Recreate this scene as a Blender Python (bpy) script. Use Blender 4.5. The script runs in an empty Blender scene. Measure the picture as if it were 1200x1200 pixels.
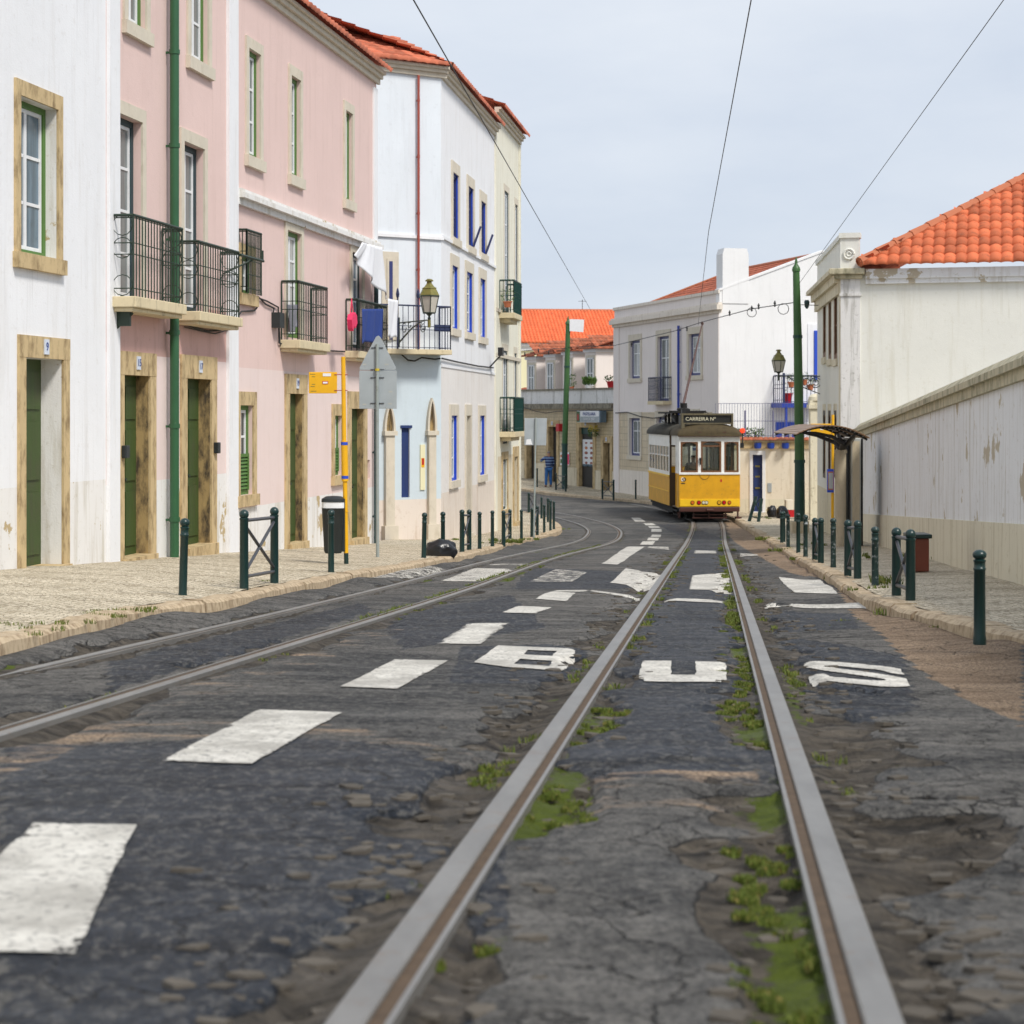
import bpy, bmesh, math, random
import numpy as np
from mathutils import Vector, Matrix
random.seed(11)
C = bpy.context.scene.collection
FPX = 2200.0; HY = 485.0
# ------------------------------------------------------------------ ground shape
def noise2(x, y, seed=0):
    x = np.asarray(x, float); y = np.asarray(y, float)
    xi = np.floor(x).astype(np.int64); yi = np.floor(y).astype(np.int64)
    fx = x-xi; fy = y-yi
    fx = fx*fx*(3-2*fx); fy = fy*fy*(3-2*fy)
    def h(a, b):
        n = (a*374761393 + b*668265263 + seed*974634777) & 0xffffffff
        n = ((n ^ (n >> 13))*1274126177) & 0xffffffff
        n = n ^ (n >> 16)
        return (n & 0xffff)/32767.5-1
    return (h(xi, yi)*(1-fx)+h(xi+1, yi)*fx)*(1-fy)+(h(xi, yi+1)*(1-fx)+h(xi+1, yi+1)*fx)*fy
def S(x, y):
    """smooth street surface height"""
    x = np.asarray(x, float); y = np.asarray(y, float)
    a = np.clip(y-42, 0, 24)
    z = -.93-.0486*np.minimum(y, 42)-.0486*(a-a*a/48.)
    z = z+.048*np.clip(y-82, 0, 25)
    z = z+.012*np.clip(-x, 0, 4)*np.clip((45-y)/20., 0, 1)
    return z
def Sf(x, y): return float(S(x, y))
def ray(px, py, d): return Vector(((px-600)/FPX*d, d, -(py-HY)/FPX*d))
def unproj(px, py, off=0.0):
    d = 2.0
    def f(d): p = ray(px, py, d); return p.z-(Sf(p.x, d)+off)
    while d < 140 and f(d) > 0: d += .2
    a, b = d-.2, d
    for _ in range(25):
        m = (a+b)/2
        if f(m) > 0: a = m
        else: b = m
    return ray(px, py, (a+b)/2)
# ------------------------------------------------------------------ materials
def nn(nt, t, **k):
    n = nt.nodes.new(t)
    for a, v in k.items():
        if a in n.inputs: n.inputs[a].default_value = v
        else: setattr(n, a, v)
    return n
def mix(nt, fac, a, b, mode='MIX'):
    m = nt.nodes.new('ShaderNodeMix'); m.data_type = 'RGBA'; m.blend_type = mode
    for i, v in ((0, fac), (6, a), (7, b)):
        if isinstance(v, bpy.types.NodeSocket): nt.links.new(v, m.inputs[i])
        elif i == 0: m.inputs[0].default_value = v
        else: m.inputs[i].default_value = (*v, 1)
    return m.outputs[2]
def ramp(nt, src, a, b, interp='LINEAR'):
    r = nt.nodes.new('ShaderNodeMapRange'); r.interpolation_type = 'SMOOTHSTEP' if interp != 'LINEAR' else 'LINEAR'
    r.inputs[1].default_value = a; r.inputs[2].default_value = b; r.clamp = True
    nt.links.new(src, r.inputs[0]); return r.outputs[0]
def math_(nt, op, a, b=None):
    m = nt.nodes.new('ShaderNodeMath'); m.operation = op
    for i, v in ((0, a), (1, b)):
        if v is None: continue
        if isinstance(v, bpy.types.NodeSocket): nt.links.new(v, m.inputs[i])
        else: m.inputs[i].default_value = v
    return m.outputs[0]
def new_mat(name):
    m = bpy.data.materials.new(name); m.use_nodes = True
    nt = m.node_tree; b = nt.nodes['Principled BSDF']
    return m, nt, b
def coords(nt, scale=(1, 1, 1), world=True):
    if world:
        g = nt.nodes.new('ShaderNodeNewGeometry'); src = g.outputs['Position']
    else:
        g = nt.nodes.new('ShaderNodeTexCoord'); src = g.outputs['Object']
    mp = nt.nodes.new('ShaderNodeMapping'); mp.inputs['Scale'].default_value = scale
    nt.links.new(src, mp.inputs[0]); return mp.outputs[0]
def noise(nt, co, scale, detail=4, rough=.55):
    n = nn(nt, 'ShaderNodeTexNoise', Scale=scale, Detail=detail, Roughness=rough)
    nt.links.new(co, n.inputs['Vector']); return n.outputs['Fac']
def bump(nt, b, h, strength=.3, dist=.01):
    n = nn(nt, 'ShaderNodeBump', Strength=strength, Distance=dist)
    nt.links.new(h, n.inputs['Height']); nt.links.new(n.outputs[0], b.inputs['Normal'])
def setcol(nt, b, col):
    if isinstance(col, bpy.types.NodeSocket): nt.links.new(col, b.inputs['Base Color'])
    else: b.inputs['Base Color'].default_value = (*col, 1)
def simple(name, col, rough=.6, metal=0., var=.12, scale=8, bmp=0., dirt=None, world=False):
    m, nt, b = new_mat(name)
    co = coords(nt, world=world)
    n = noise(nt, co, scale, 5)
    lo = tuple(c*(1-var) for c in col); hi = tuple(min(1, c*(1+var)) for c in col)
    c = mix(nt, n, lo, hi)
    if dirt:
        dcol, thr, amt = dirt
        n2 = noise(nt, co, scale*1.7, 8, .7)
        c = mix(nt, math_(nt, 'MULTIPLY', ramp(nt, n2, thr, thr+.12), amt), c, dcol)
    setcol(nt, b, c)
    b.inputs['Roughness'].default_value = rough; b.inputs['Metallic'].default_value = metal
    if bmp: bump(nt, b, noise(nt, co, scale*6, 4), bmp, .01)
    return m
def plaster(name, col, streak=.25, stain=(.33, .27, .18), patch=0., patchcol=(.42, .33, .2), thr=.62, rough=.85):
    """painted render: broad tone drift, thin run-down streaks, flaked spots"""
    m, nt, b = new_mat(name)
    co = coords(nt); broad = noise(nt, co, .8, 4, .6)
    c = mix(nt, broad, tuple(x*.90 for x in col), tuple(min(1, x*1.05) for x in col))
    st = noise(nt, coords(nt, (3.2, 3.2, .28)), 1.6, 6, .65)
    c = mix(nt, math_(nt, 'MULTIPLY', ramp(nt, st, .52, .70), min(.85, streak*1.7)), c, stain)
    sr = noise(nt, coords(nt, (9, 9, .35)), 1.3, 5, .7)
    c = mix(nt, math_(nt, 'MULTIPLY', math_(nt, 'MULTIPLY', ramp(nt, sr, .56, .74), ramp(nt, broad, .48, .60)), min(.7, streak*1.6)), c, tuple(x*.6 for x in stain))
    sp = noise(nt, co, 9, 6, .7)
    c = mix(nt, math_(nt, 'MULTIPLY', ramp(nt, sp, .58, .68), min(.8, streak*1.2)), c, stain)
    if patch:
        pn = noise(nt, co, 1.3, 7, .62)
        c = mix(nt, math_(nt, 'MULTIPLY', ramp(nt, pn, thr, thr+.015), patch), c, patchcol)
    setcol(nt, b, c); b.inputs['Roughness'].default_value = rough
    # hairline cracks and dull repainted areas
    ck = nn(nt, 'ShaderNodeTexVoronoi', feature='DISTANCE_TO_EDGE', Scale=.55); wq = nt.nodes.new('ShaderNodeVectorMath'); wq.operation = 'ADD'
    nq = nn(nt, 'ShaderNodeTexNoise', Scale=1.8, Detail=6.); nt.links.new(co, nq.inputs[0]); nt.links.new(co, wq.inputs[0]); nt.links.new(nq.outputs['Color'], wq.inputs[1]); nt.links.new(wq.outputs[0], ck.inputs[0])
    c = mix(nt, math_(nt, 'MULTIPLY', ramp(nt, ck.outputs['Distance'], .006, .001), .35), c, stain)
    big = noise(nt, coords(nt, (1, 1, .7)), .45, 7, .7)
    c = mix(nt, math_(nt, 'MULTIPLY', ramp(nt, big, .50, .56), .10+streak*.35), c, tuple(x*.72 for x in col))
    h = math_(nt, 'ADD', noise(nt, co, 45, 3), math_(nt, 'MULTIPLY', noise(nt, co, 4, 4), 2.0))
    bump(nt, b, h, .22, .012)
    return m
def stone(name, col, dark=(.13, .10, .05), amt=.6, thr=.5, scale=3):
    m, nt, b = new_mat(name); co = coords(nt)
    n1 = noise(nt, co, scale, 8, .68); n2 = noise(nt, coords(nt, (1, 1, .4)), scale*2.3, 8, .7)
    c = mix(nt, n1, tuple(x*.8 for x in col), tuple(min(1, x*1.12) for x in col))
    c = mix(nt, math_(nt, 'MULTIPLY', ramp(nt, n2, thr, thr+.2), amt), c, dark)
    setcol(nt, b, c); b.inputs['Roughness'].default_value = .85
    bump(nt, b, n2, .35, .02); return m
def painted_metal(name, col, rough=.42, chip=(.25, .22, .18), thr=.68, amt=.6):
    m, nt, b = new_mat(name); co = coords(nt, world=False)
    n = noise(nt, co, 14, 8, .7)
    c = mix(nt, noise(nt, co, 3, 4), tuple(x*.75 for x in col), tuple(min(1, x*1.25) for x in col))
    c = mix(nt, math_(nt, 'MULTIPLY', ramp(nt, n, thr, thr+.04), amt), c, chip)
    setcol(nt, b, c); b.inputs['Roughness'].default_value = rough
    nt.links.new(ramp(nt, n, .2, .9), b.inputs['Roughness']) if False else None
    bump(nt, b, n, .15, .004); return m
def wood(name, col, dirt=.4):
    m, nt, b = new_mat(name)
    g = noise(nt, coords(nt, (14, 14, .8)), 2.2, 6, .7)
    c = mix(nt, g, tuple(x*.55 for x in col), tuple(min(1, x*1.25) for x in col))
    d = noise(nt, coords(nt, (1, 1, .5)), 3, 7, .7)
    c = mix(nt, math_(nt, 'MULTIPLY', ramp(nt, d, .5, .75), dirt), c, (.06, .05, .03))
    setcol(nt, b, c); b.inputs['Roughness'].default_value = .6; bump(nt, b, g, .3, .006); return m
def pane(name, col, rough=.06):
    m, nt, b = new_mat(name)
    n = noise(nt, coords(nt, (6, 6, .7)), 1.4, 3)
    setcol(nt, b, mix(nt, ramp(nt, n, .35, .65), tuple(x*.6 for x in col), col))
    b.inputs['Roughness'].default_value = rough; b.inputs['Specular IOR Level'].default_value = .6
    bump(nt, b, noise(nt, coords(nt), 2.5, 2), .05, .02); return m
def glass(name, tint=(.8, .85, .82), refl=.12):
    m, nt, b = new_mat(name)
    tr = nn(nt, 'ShaderNodeBsdfTransparent'); tr.inputs[0].default_value = (*tint, 1)
    gl = nn(nt, 'ShaderNodeBsdfGlossy', Roughness=.03)
    mx = nn(nt, 'ShaderNodeMixShader'); fr = nn(nt, 'ShaderNodeFresnel', IOR=1.5)
    f = math_(nt, 'ADD', fr.outputs[0], refl-.04)
    nt.links.new(f, mx.inputs[0]); nt.links.new(tr.outputs[0], mx.inputs[1]); nt.links.new(gl.outputs[0], mx.inputs[2])
    nt.links.new(mx.outputs[0], nt.nodes['Material Output'].inputs[0]); return m
M = {}
M['pink'] = plaster('pink render', (.76, .57, .525), .13, (.5, .36, .30))
M['pink_shaded'] = plaster('rosy render with balcony shade', (.63, .40, .355), .3, (.42, .25, .2))  # deeper pink band; soft shadow below the balconies is put into its colour
M['pink_pale'] = plaster('pale pink render', (.80, .66, .625), .13, (.6, .45, .38))
M['skirt'] = plaster('whitewashed skirting', (.80, .79, .77), .35, (.45, .40, .30), .95, (.46, .35, .18), .60)
M['white'] = plaster('white render', (.83, .84, .86), .18, (.55, .52, .48))
M['white_blue'] = plaster('blue white render', (.74, .79, .84), .16, (.5, .52, .54))
M['pale_blue'] = plaster('pale blue render', (.60, .69, .745), .10, (.42, .48, .46))
M['whitelow'] = plaster('white lower render', (.80, .77, .74), .22, (.5, .42, .34))
M['skirt_rose'] = plaster('stained cream skirting', (.76, .68, .60), .35, (.50, .38, .28))
M['cream'] = plaster('cream render', (.80, .78, .66), .30, (.5, .44, .28))
M['cream_old'] = plaster('stained cream render', (.70, .62, .46), .45, (.32, .24, .12))
M['yellow'] = plaster('pale yellow render', (.80, .76, .50), .06, (.6, .55, .35))
M['greige'] = plaster('grey cream render', (.82, .755, .715), .12, (.5, .45, .38))
M['greige_low'] = plaster('lower grey cream render', (.78, .71, .62), .3, (.42, .35, .26))
M['brightwhite'] = plaster('bright white render', (.84, .84, .84), .12, (.6, .6, .58))
M['villa'] = plaster('ivory villa render', (.80, .80, .74), .20, (.55, .52, .40))
M['villa_trim'] = plaster('villa trim', (.72, .66, .50), .45, (.28, .22, .11))
M['garden'] = plaster('blue white garden wall', (.82, .83, .84), .35, (.40, .36, .28), .9, (.46, .39, .27), .60)
M['garden_low'] = plaster('cream wall footing', (.74, .69, .54), .40, (.40, .33, .18))
M['coping'] = stone('mossy coping', (.55, .50, .35), (.10, .10, .05), .75, .45, 2.2)
M['parapet'] = plaster('weathered parapet', (.76, .75, .73), .5, (.25, .24, .2))
M['grime'] = stone('grimy cornice', (.32, .29, .22), (.08, .07, .05), .8, .4, 4)
M['gardenwall'] = plaster('cream street wall', (.80, .72, .58), .35, (.45, .36, .22))
M['stone'] = stone('limestone surround', (.58, .44, .24), (.16, .10, .04), .8, .47)
M['stone_dirty'] = stone('stained jamb stone', (.40, .28, .12), (.045, .034, .022), .95, .43, 2.8)
M['stone_pale'] = stone('pale limestone', (.66, .60, .49), (.35, .29, .19), .4, .52)
M['slab'] = stone('balcony slab stone', (.68, .58, .38), (.16, .12, .06), .55, .53, 4)
M['iron'] = painted_metal('green black railing iron', (.016, .035, .022), .5)
M['iron_navy'] = painted_metal('navy railing iron', (.02, .03, .085), .45)
M['bollard'] = painted_metal('dark green bollard paint', (.008, .032, .03), .33, (.12, .13, .12), .70, .7)
M['bollard_worn'] = painted_metal('scuffed bollard paint', (.012, .036, .033), .4, (.33, .36, .38), .56, .8)
M['bar'] = painted_metal('grey crossbar paint', (.05, .055, .065), .4)
M['pipe_green'] = painted_metal('green drainpipe', (.024, .10, .04), .4, (.16, .2, .12), .64, .5)
M['pipe_dark'] = painted_metal('dark drainpipe', (.02, .055, .06), .4)
M['pipe_red'] = painted_metal('rust red pipe', (.36, .07, .045), .5)
M['pipe_blue'] = painted_metal('blue drainpipe', (.02, .05, .33), .4)
M['green_door'] = wood('green door paint', (.045, .08, .014), .7)
M['green_paint'] = wood('green shutter paint', (.09, .20, .04), .3)
M['teal_paint'] = wood('dark teal paint', (.02, .05, .06), .3)
M['navy_door'] = wood('navy boards', (.012, .035, .15), .2)
M['blue'] = simple('bright blue joinery', (.02, .075, .52), .4)
M['blue_dark'] = simple('dark blue joinery', (.035, .045, .16), .4)
M['sash'] = simple('white sash paint', (.78, .79, .80), .45, dirt=((.5, .47, .4), .6, .4))
M['dark_wood'] = wood('dark doorway wood', (.03, .027, .024), .3)
M['brown_wood'] = wood('brown varnished wood', (.17, .075, .03), .4)
M['black'] = simple('black', (.012, .012, .013), .5)
M['curtain'] = pane('curtained pane', (.52, .55, .55), .12)
M['greypane'] = pane('grey pane', (.20, .23, .23))
M['darkpane'] = pane('dark pane', (.03, .035, .04))
M['bluepane'] = pane('blue grey pane', (.13, .20, .26))
M['glass'] = glass('clear glass')
M['tile_number'] = simple('glazed number tile', (.62, .68, .78), .25)
M['ink'] = simple('ink', (.03, .06, .25), .5)
M['darkink'] = simple('dark ink', (.02, .02, .02), .5)
M['yellowpaint'] = painted_metal('bus stop yellow', (.80, .42, .006), .38, (.45, .22, .03), .70, .5)
M['grey_metal'] = painted_metal('galvanised sign back', (.36, .40, .42), .45, (.22, .23, .23), .62, .4)
M['pole_metal'] = painted_metal('galvanised pole', (.30, .34, .33), .45, (.16, .16, .1), .6, .5)
M['whitepaint'] = simple('white enamel', (.80, .81, .82), .4)
M['bin'] = simple('black green plastic', (.018, .024, .026), .42, var=.25)
M['wire'] = simple('black cable', (.02, .02, .02), .6)
M['bag'] = simple('black bin bag', (.014, .015, .018), .28, var=.3, scale=5, bmp=.4)
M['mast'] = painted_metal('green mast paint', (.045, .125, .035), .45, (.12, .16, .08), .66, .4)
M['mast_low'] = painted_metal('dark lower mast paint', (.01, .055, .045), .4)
M['copper'] = simple('verdigris brass', (.22, .19, .05), .45, .3, .35, 6, dirt=((.10, .13, .03), .5, .6))
M['lampglass'] = simple('milky lamp glass', (.55, .52, .45), .2, var=.15)
M['lampframe'] = simple('lamp frame', (.03, .045, .03), .4)
M['terracotta'] = simple('terracotta', (.45, .14, .06), .7)
M['leaf'] = simple('leaf green', (.07, .14, .025), .6, var=.4, scale=20)
M['leaf_yellow'] = simple('yellow flowers', (.55, .42, .03), .6, var=.3, scale=20)
M['canvas'] = simple('white cloth', (.76, .77, .80), .8, var=.06)
M['pinkcloth'] = simple('hot pink cloth', (.75, .03, .12), .7)
M['bluecloth'] = simple('blue cloth', (.015, .045, .22), .8)
M['greycloth'] = simple('grey cloth', (.22, .22, .25), .8, var=.4)
M['red'] = simple('red enamel', (.5, .012, .02), .35)
M['concrete'] = stone('concrete post', (.58, .50, .36), (.22, .19, .13), .4, .5)
M['silver'] = painted_metal('brushed metal', (.42, .43, .40), .35)
M['slat'] = simple('brown canopy slat', (.24, .14, .075), .4)
def facade_tiles(name, col, grout, sx, sz):
    m, nt, b = new_mat(name)
    tc = nt.nodes.new('ShaderNodeUVMap'); mp = nt.nodes.new('ShaderNodeMapping')
    nt.links.new(tc.outputs[0], mp.inputs[0])
    br = nn(nt, 'ShaderNodeTexBrick', Scale=1.0); br.offset = 0.0
    br.inputs['Brick Width'].default_value = sx; br.inputs['Row Height'].default_value = sz
    br.inputs['Mortar Size'].default_value = .012; br.inputs['Mortar Smooth'].default_value = .2
    br.inputs['Color1'].default_value = (*col, 1); br.inputs['Color2'].default_value = (*[c*.86 for c in col], 1)
    br.inputs['Mortar'].default_value = (*grout, 1); nt.links.new(mp.outputs[0], br.inputs[0])
    d = noise(nt, coords(nt, (1, 1, .6)), 1.6, 6, .65)
    c = mix(nt, math_(nt, 'MULTIPLY', ramp(nt, d, .5, .75), .35), br.outputs[0], (.22, .18, .11))
    setcol(nt, b, c); b.inputs['Roughness'].default_value = .35; return m
M['tilewall'] = facade_tiles('tan glazed wall tiles', (.56, .45, .27), (.30, .24, .14), .15, .15)
M['tilewall2'] = facade_tiles('grey tan wall tiles', (.64, .53, .36), (.36, .29, .18), .28, .28)
def rooftile(name, col, dark=(.12, .05, .025), amt=.35):
    m, nt, b = new_mat(name)
    at = nn(nt, 'ShaderNodeAttribute', attribute_name='tint')
    n = noise(nt, coords(nt), 4, 9, .75)
    c = mix(nt, at.outputs['Fac'], tuple(x*(.88 if 'new' in name else .72) for x in col), tuple(min(1, x*(1.1 if 'new' in name else 1.22)) for x in col))
    c = mix(nt, math_(nt, 'MULTIPLY', ramp(nt, n, .52, .62), amt), c, dark); c = mix(nt, math_(nt, 'MULTIPLY', ramp(nt, noise(nt, coords(nt), 17, 6, .8), .58, .66), amt*.8), c, (.30, .26, .17))
    setcol(nt, b, c); b.inputs['Roughness'].default_value = .85; bump(nt, b, n, .3, .01); return m
M['roof_orange'] = rooftile('orange clay tiles', (.60, .15, .06), (.22, .07, .035), .5)
M['roof_bright'] = rooftile('new orange clay tiles', (.74, .17, .065), (.45, .09, .03), .2)
M['roof_old'] = rooftile('weathered clay tiles', (.40, .12, .06), (.07, .05, .035), .8)
M['roof_mid'] = rooftile('red clay tiles', (.52, .15, .08), (.25, .09, .05), .35)
# ------------------------------------------------------------------ mesh builder
W = {}
class MB:
    def __init__(s, fr=None): s.v = []; s.f = []; s.mi = []; s.uv = []; s.m = 0; s.fr = fr
    def P(s, p):
        s.v.append(Vector(s.fr(*p)) if s.fr else Vector(p)); s.uv.append((p[0], p[2])); return len(s.v)-1
    def poly(s, pts):
        s.f.append([s.P(p) for p in pts]); s.mi.append(s.m)
    def face(s, idx): s.f.append(list(idx)); s.mi.append(s.m)
    def box(s, x0, x1, y0, y1, z0, z1):
        i = [s.P((x, y, z)) for z in (z0, z1) for y in (y0, y1) for x in (x0, x1)]
        for q in ((0, 1, 3, 2), (4, 6, 7, 5), (0, 4, 5, 1), (2, 3, 7, 6), (0, 2, 6, 4), (1, 5, 7, 3)):
            s.face([i[k] for k in q])
    def tube(s, pts, r, n=6, cap=True):
        P = [Vector(s.fr(*p)) if s.fr else Vector(p) for p in pts]
        R = r if isinstance(r, (list, tuple)) else [r]*len(P)
        rings = []; prev = None
        for i, p in enumerate(P):
            t = (P[min(i+1, len(P)-1)]-P[max(i-1, 0)])
            if t.length < 1e-9: t = Vector((0, 0, 1))
            t.normalize()
            if prev is None:
                a = Vector((0, 0, 1)) if abs(t.z) < .9 else Vector((1, 0, 0))
                x = t.cross(a).normalized()
            else:
                x = (prev-t*prev.dot(t)).normalized()
            prev = x; y = t.cross(x)
            ring = []
            for k in range(n):
                a = 2*math.pi*k/n; q = p+(x*math.cos(a)+y*math.sin(a))*R[i]
                s.v.append(q); s.uv.append((q.x, q.z)); ring.append(len(s.v)-1)
            rings.append(ring)
        for a, b in zip(rings, rings[1:]):
            for k in range(n): s.face((a[k], a[(k+1) % n], b[(k+1) % n], b[k]))
        if cap: s.face(rings[0][::-1]); s.face(rings[-1])
    def lathe(s, prof, c=(0, 0, 0), n=16, ax=None):
        rings = []
        for r, z in prof:
            rings.append([s.P((c[0]+r*math.cos(2*math.pi*k/n+.39), c[1]+r*math.sin(2*math.pi*k/n+.39), c[2]+z)) for k in range(n)])
        for a, b in zip(rings, rings[1:]):
            for k in range(n): s.face((a[k], a[(k+1) % n], b[(k+1) % n], b[k]))
        s.face(rings[0][::-1]); s.face(rings[-1])
    def extrude(s, pts2, t0, t1, plane='xz'):
        """outline in local x,z given depth range on y"""
        a = [s.P((x, t0, z)) for x, z in pts2]; b = [s.P((x, t1, z)) for x, z in pts2]
        s.face(a); s.face(b[::-1]); n = len(a)
        for k in range(n): s.face((a[k], b[k], b[(k+1) % n], a[(k+1) % n]))
    def build(s, name, mats, parent=None, smooth=False, bevel=0, recalc=True, origin=None):
        if not isinstance(mats, (list, tuple)): mats = [mats]
        me = bpy.data.meshes.new(name)
        V = s.v
        if origin is None:
            if parent is None or True:
                xs = [p.x for p in V]; ys = [p.y for p in V]; zs = [p.z for p in V]
                c = Vector(((min(xs)+max(xs))/2, (min(ys)+max(ys))/2, min(zs)))
        else: c = Vector(origin)
        me.from_pydata([tuple(p-c) for p in V], [], s.f)
        me.polygons.foreach_set('material_index', s.mi)
        uvl = me.uv_layers.new(name='UVMap'); li = np.zeros(len(me.loops), np.int32); me.loops.foreach_get('vertex_index', li)
        uvl.data.foreach_set('uv', np.array(s.uv, float)[li].ravel())
        for m in mats: me.materials.append(M[m] if isinstance(m, str) else m)
        if recalc:
            bm = bmesh.new(); bm.from_mesh(me); bmesh.ops.recalc_face_normals(bm, faces=bm.faces); bm.to_mesh(me); bm.free()
        if smooth:
            me.polygons.foreach_set('use_smooth', [True]*len(me.polygons))
        o = bpy.data.objects.new(name, me); C.objects.link(o)
        if smooth and smooth != 'full':
            try: me.set_sharp_from_angle(angle=math.radians(40))
            except Exception: pass
        if bevel:
            bv = o.modifiers.new('bevel', 'BEVEL'); bv.width = bevel; bv.segments = 2; bv.limit_method = 'ANGLE'
        W[o.name] = c
        if parent is not None: o.parent = parent; o.location = c-W[parent.name]
        else: o.location = c
        return o
def thing(name, label, cat, loc=(0, 0, 0), group=None):
    o = bpy.data.objects.new(name, None); C.objects.link(o); o.empty_display_size = .2
    o.location = loc; o['label'] = label; o['category'] = cat; W[o.name] = Vector(loc)
    if group: o['group'] = group
    return o
def tag(o, label, cat, group=None, kind=None):
    if label: o['label'] = label
    if cat: o['category'] = cat
    if group: o['group'] = group
    if kind: o['kind'] = kind
    return o
def copy_tree(o, parent=None):
    c = o.copy(); C.objects.link(c)
    if parent is not None: c.parent = parent
    for ch in list(o.children): copy_tree(ch, c)
    return c
class Fr:
    """wall plane: s along the wall, t out of the wall, z up"""
    def __init__(s, p0, p1, sgn=1):
        s.p = Vector(p0); d = Vector(p1)-s.p; s.L = d.length; s.u = d.normalized(); s.n = Vector((s.u.y, -s.u.x))*sgn
    def __call__(s, a, t, z):
        q = s.p+s.u*a+s.n*t; return (q.x, q.y, z)
    def S(s, px, t=0.):
        k = (px-600)/FPX; o = s.p+s.n*t
        return (k*o.y-o.x)/(s.u.x-k*s.u.y)
    def d(s, px, t=0.): return (s.p+s.n*t+s.u*s.S(px, t)).y
    def Z(s, px, py, t=0.): return -(py-HY)/FPX*s.d(px, t)
def text_mesh(body, size, mat, parent, loc, rot, name='lettering', ext=.002):
    cu = bpy.data.curves.new(name, 'FONT'); cu.body = body; cu.size = size; cu.extrude = ext
    cu.align_x = 'CENTER'; cu.align_y = 'CENTER'
    t = bpy.data.objects.new(name+'_tmp', cu); C.objects.link(t)
    dg = bpy.context.evaluated_depsgraph_get(); me = bpy.data.meshes.new_from_object(t.evaluated_get(dg))
    bpy.data.objects.remove(t)
    o = bpy.data.objects.new(name, me); C.objects.link(o); me.materials.clear(); me.materials.append(M[mat])
    o.parent = parent; o.location = Vector(loc)-W[parent.name]; o.rotation_euler = rot
    W[o.name] = Vector(loc); return o
# ------------------------------------------------------------------ curves on the ground
def catmull(pts, step=.5):
    pts = [Vector(p[:2]) for p in pts]
    P = [pts[0]*2-pts[1]]+pts+[pts[-1]*2-pts[-2]]
    out = []
    for i in range(1, len(P)-2):
        n = max(2, int((P[i+1]-P[i]).length/step))
        for k in range(n):
            t = k/n; a, b, c, d = P[i-1], P[i], P[i+1], P[i+2]
            out.append(.5*((2*b)+(c-a)*t+(2*a-5*b+4*c-d)*t*t+(3*b-a-3*c+d)*t**3))
    out.append(pts[-1]); return out
def offset(path, d):
    o = []
    for i, p in enumerate(path):
        t = (path[min(i+1, len(path)-1)]-path[max(i-1, 0)]).normalized(); o.append(p+Vector((t.y, -t.x))*d)
    return o
# right track: straight past the camera, then bending left behind the tram
RT = catmull([(-1.35, -11), (-.39, -2), (-.173+.107*3, 3), (-.173+.107*15, 15), (-.173+.107*30, 30), (-.173+.107*45, 45), (6.2, 59.5), (6.38, 64), (5.75, 71), (4.2, 76.5), (1.0, 81), (-6, 87)], .3)
# left track from the photo
up_r = [(125, 828), (300, 772), (460, 724), (513, 701), (567, 684), (620, 663), (673, 645), (700, 637), (723, 628)]
up_l = [(125, 763), (300, 723), (460, 688), (513, 673), (567, 661), (620, 648), (647, 640), (673, 632), (686, 626)]
lr = [unproj(*p) for p in up_r]
ll = [unproj(*p) for p in up_l]
def interp(pl, y):
    for a, b in zip(pl, pl[1:]):
        if a.y <= y <= b.y: return a.x+(b.x-a.x)*(y-a.y)/(b.y-a.y)
    a, b = (pl[0], pl[1]) if y < pl[0].y else (pl[-2], pl[-1])
    return a.x+(b.x-a.x)*(y-a.y)/(b.y-a.y)
cl = []
for y in (9, 12, 16, 21, 27, 34):
    cl.append(((interp(lr, y)+interp(ll, y))/2, y))
s0 = (cl[1][0]-cl[0][0])/3
cl = [(cl[0][0]-s0*20, -11), (cl[0][0]-s0*8, 1)]+cl
cl += [(2.0, 46), (2.55, 52), (2.72, 56.5), (2.45, 61), (1.5, 66), (-.4, 71), (-4, 75), (-9, 79)]
LT = catmull(cl, .3)
rails = []
for path, nm in ((RT, 'r'), (LT, 'l')):
    for sgn in (-1, 1): rails.append(offset(path, sgn*.475))
railpts = np.array([[p.x, p.y] for r in rails for p in catmull(r, .12)])
def raildist(x, y):
    """distance to nearest rail for arrays (uses y-sorted tracks)"""
    d = np.full(x.shape, 9.)
    for r in rails:
        q = np.array([[p.x, p.y] for p in r]); a = q[:-1]; b = q[1:]
        lim = 9.
        # piecewise: treat as x(y) where monotone
        mono = [0]
        for i in range(1, len(q)):
            if q[i, 1] > q[mono[-1], 1]: mono.append(i)
        qm = q[mono]; sl = np.gradient(qm[:, 0], qm[:, 1])
        xx = np.interp(y, qm[:, 1], qm[:, 0]); ss = np.interp(y, qm[:, 1], sl)
        dd = np.abs(x-xx)/np.sqrt(1+ss*ss); dd[y > 64] = 3.0
        d = np.minimum(d, dd)
    return d
def lowbump(x, y):
    b = .020*noise2(np.asarray(x)*.45+3, np.asarray(y)*.30, 1)+.010*noise2(np.asarray(x)*1.1, np.asarray(y)*.9, 2)
    b = b+.022*np.exp(-((np.asarray(y)-19.0-.25*np.asarray(x))/1.3)**2)*np.clip((np.asarray(x)+3)*.5, 0, 1)*.6
    rd = raildist(np.atleast_1d(np.asarray(x, float)), np.atleast_1d(np.asarray(y, float)))
    return (b*np.clip((rd-.05)/.5, 0, 1)).reshape(np.shape(x)) if np.shape(x) else float((b*np.clip((rd-.05)/.5, 0, 1))[0])
def inpoly(x, y, poly):
    r = np.zeros(x.shape, bool); n = len(poly)
    for i in range(n):
        x1, y1 = poly[i][:2]; x2, y2 = poly[(i+1) % n][:2]
        c = ((y1 > y) != (y2 > y))
        r ^= c & (x < (x2-x1)*(y-y1)/((y2-y1) if y2 != y1 else 1e-9)+x1)
    return r
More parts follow.
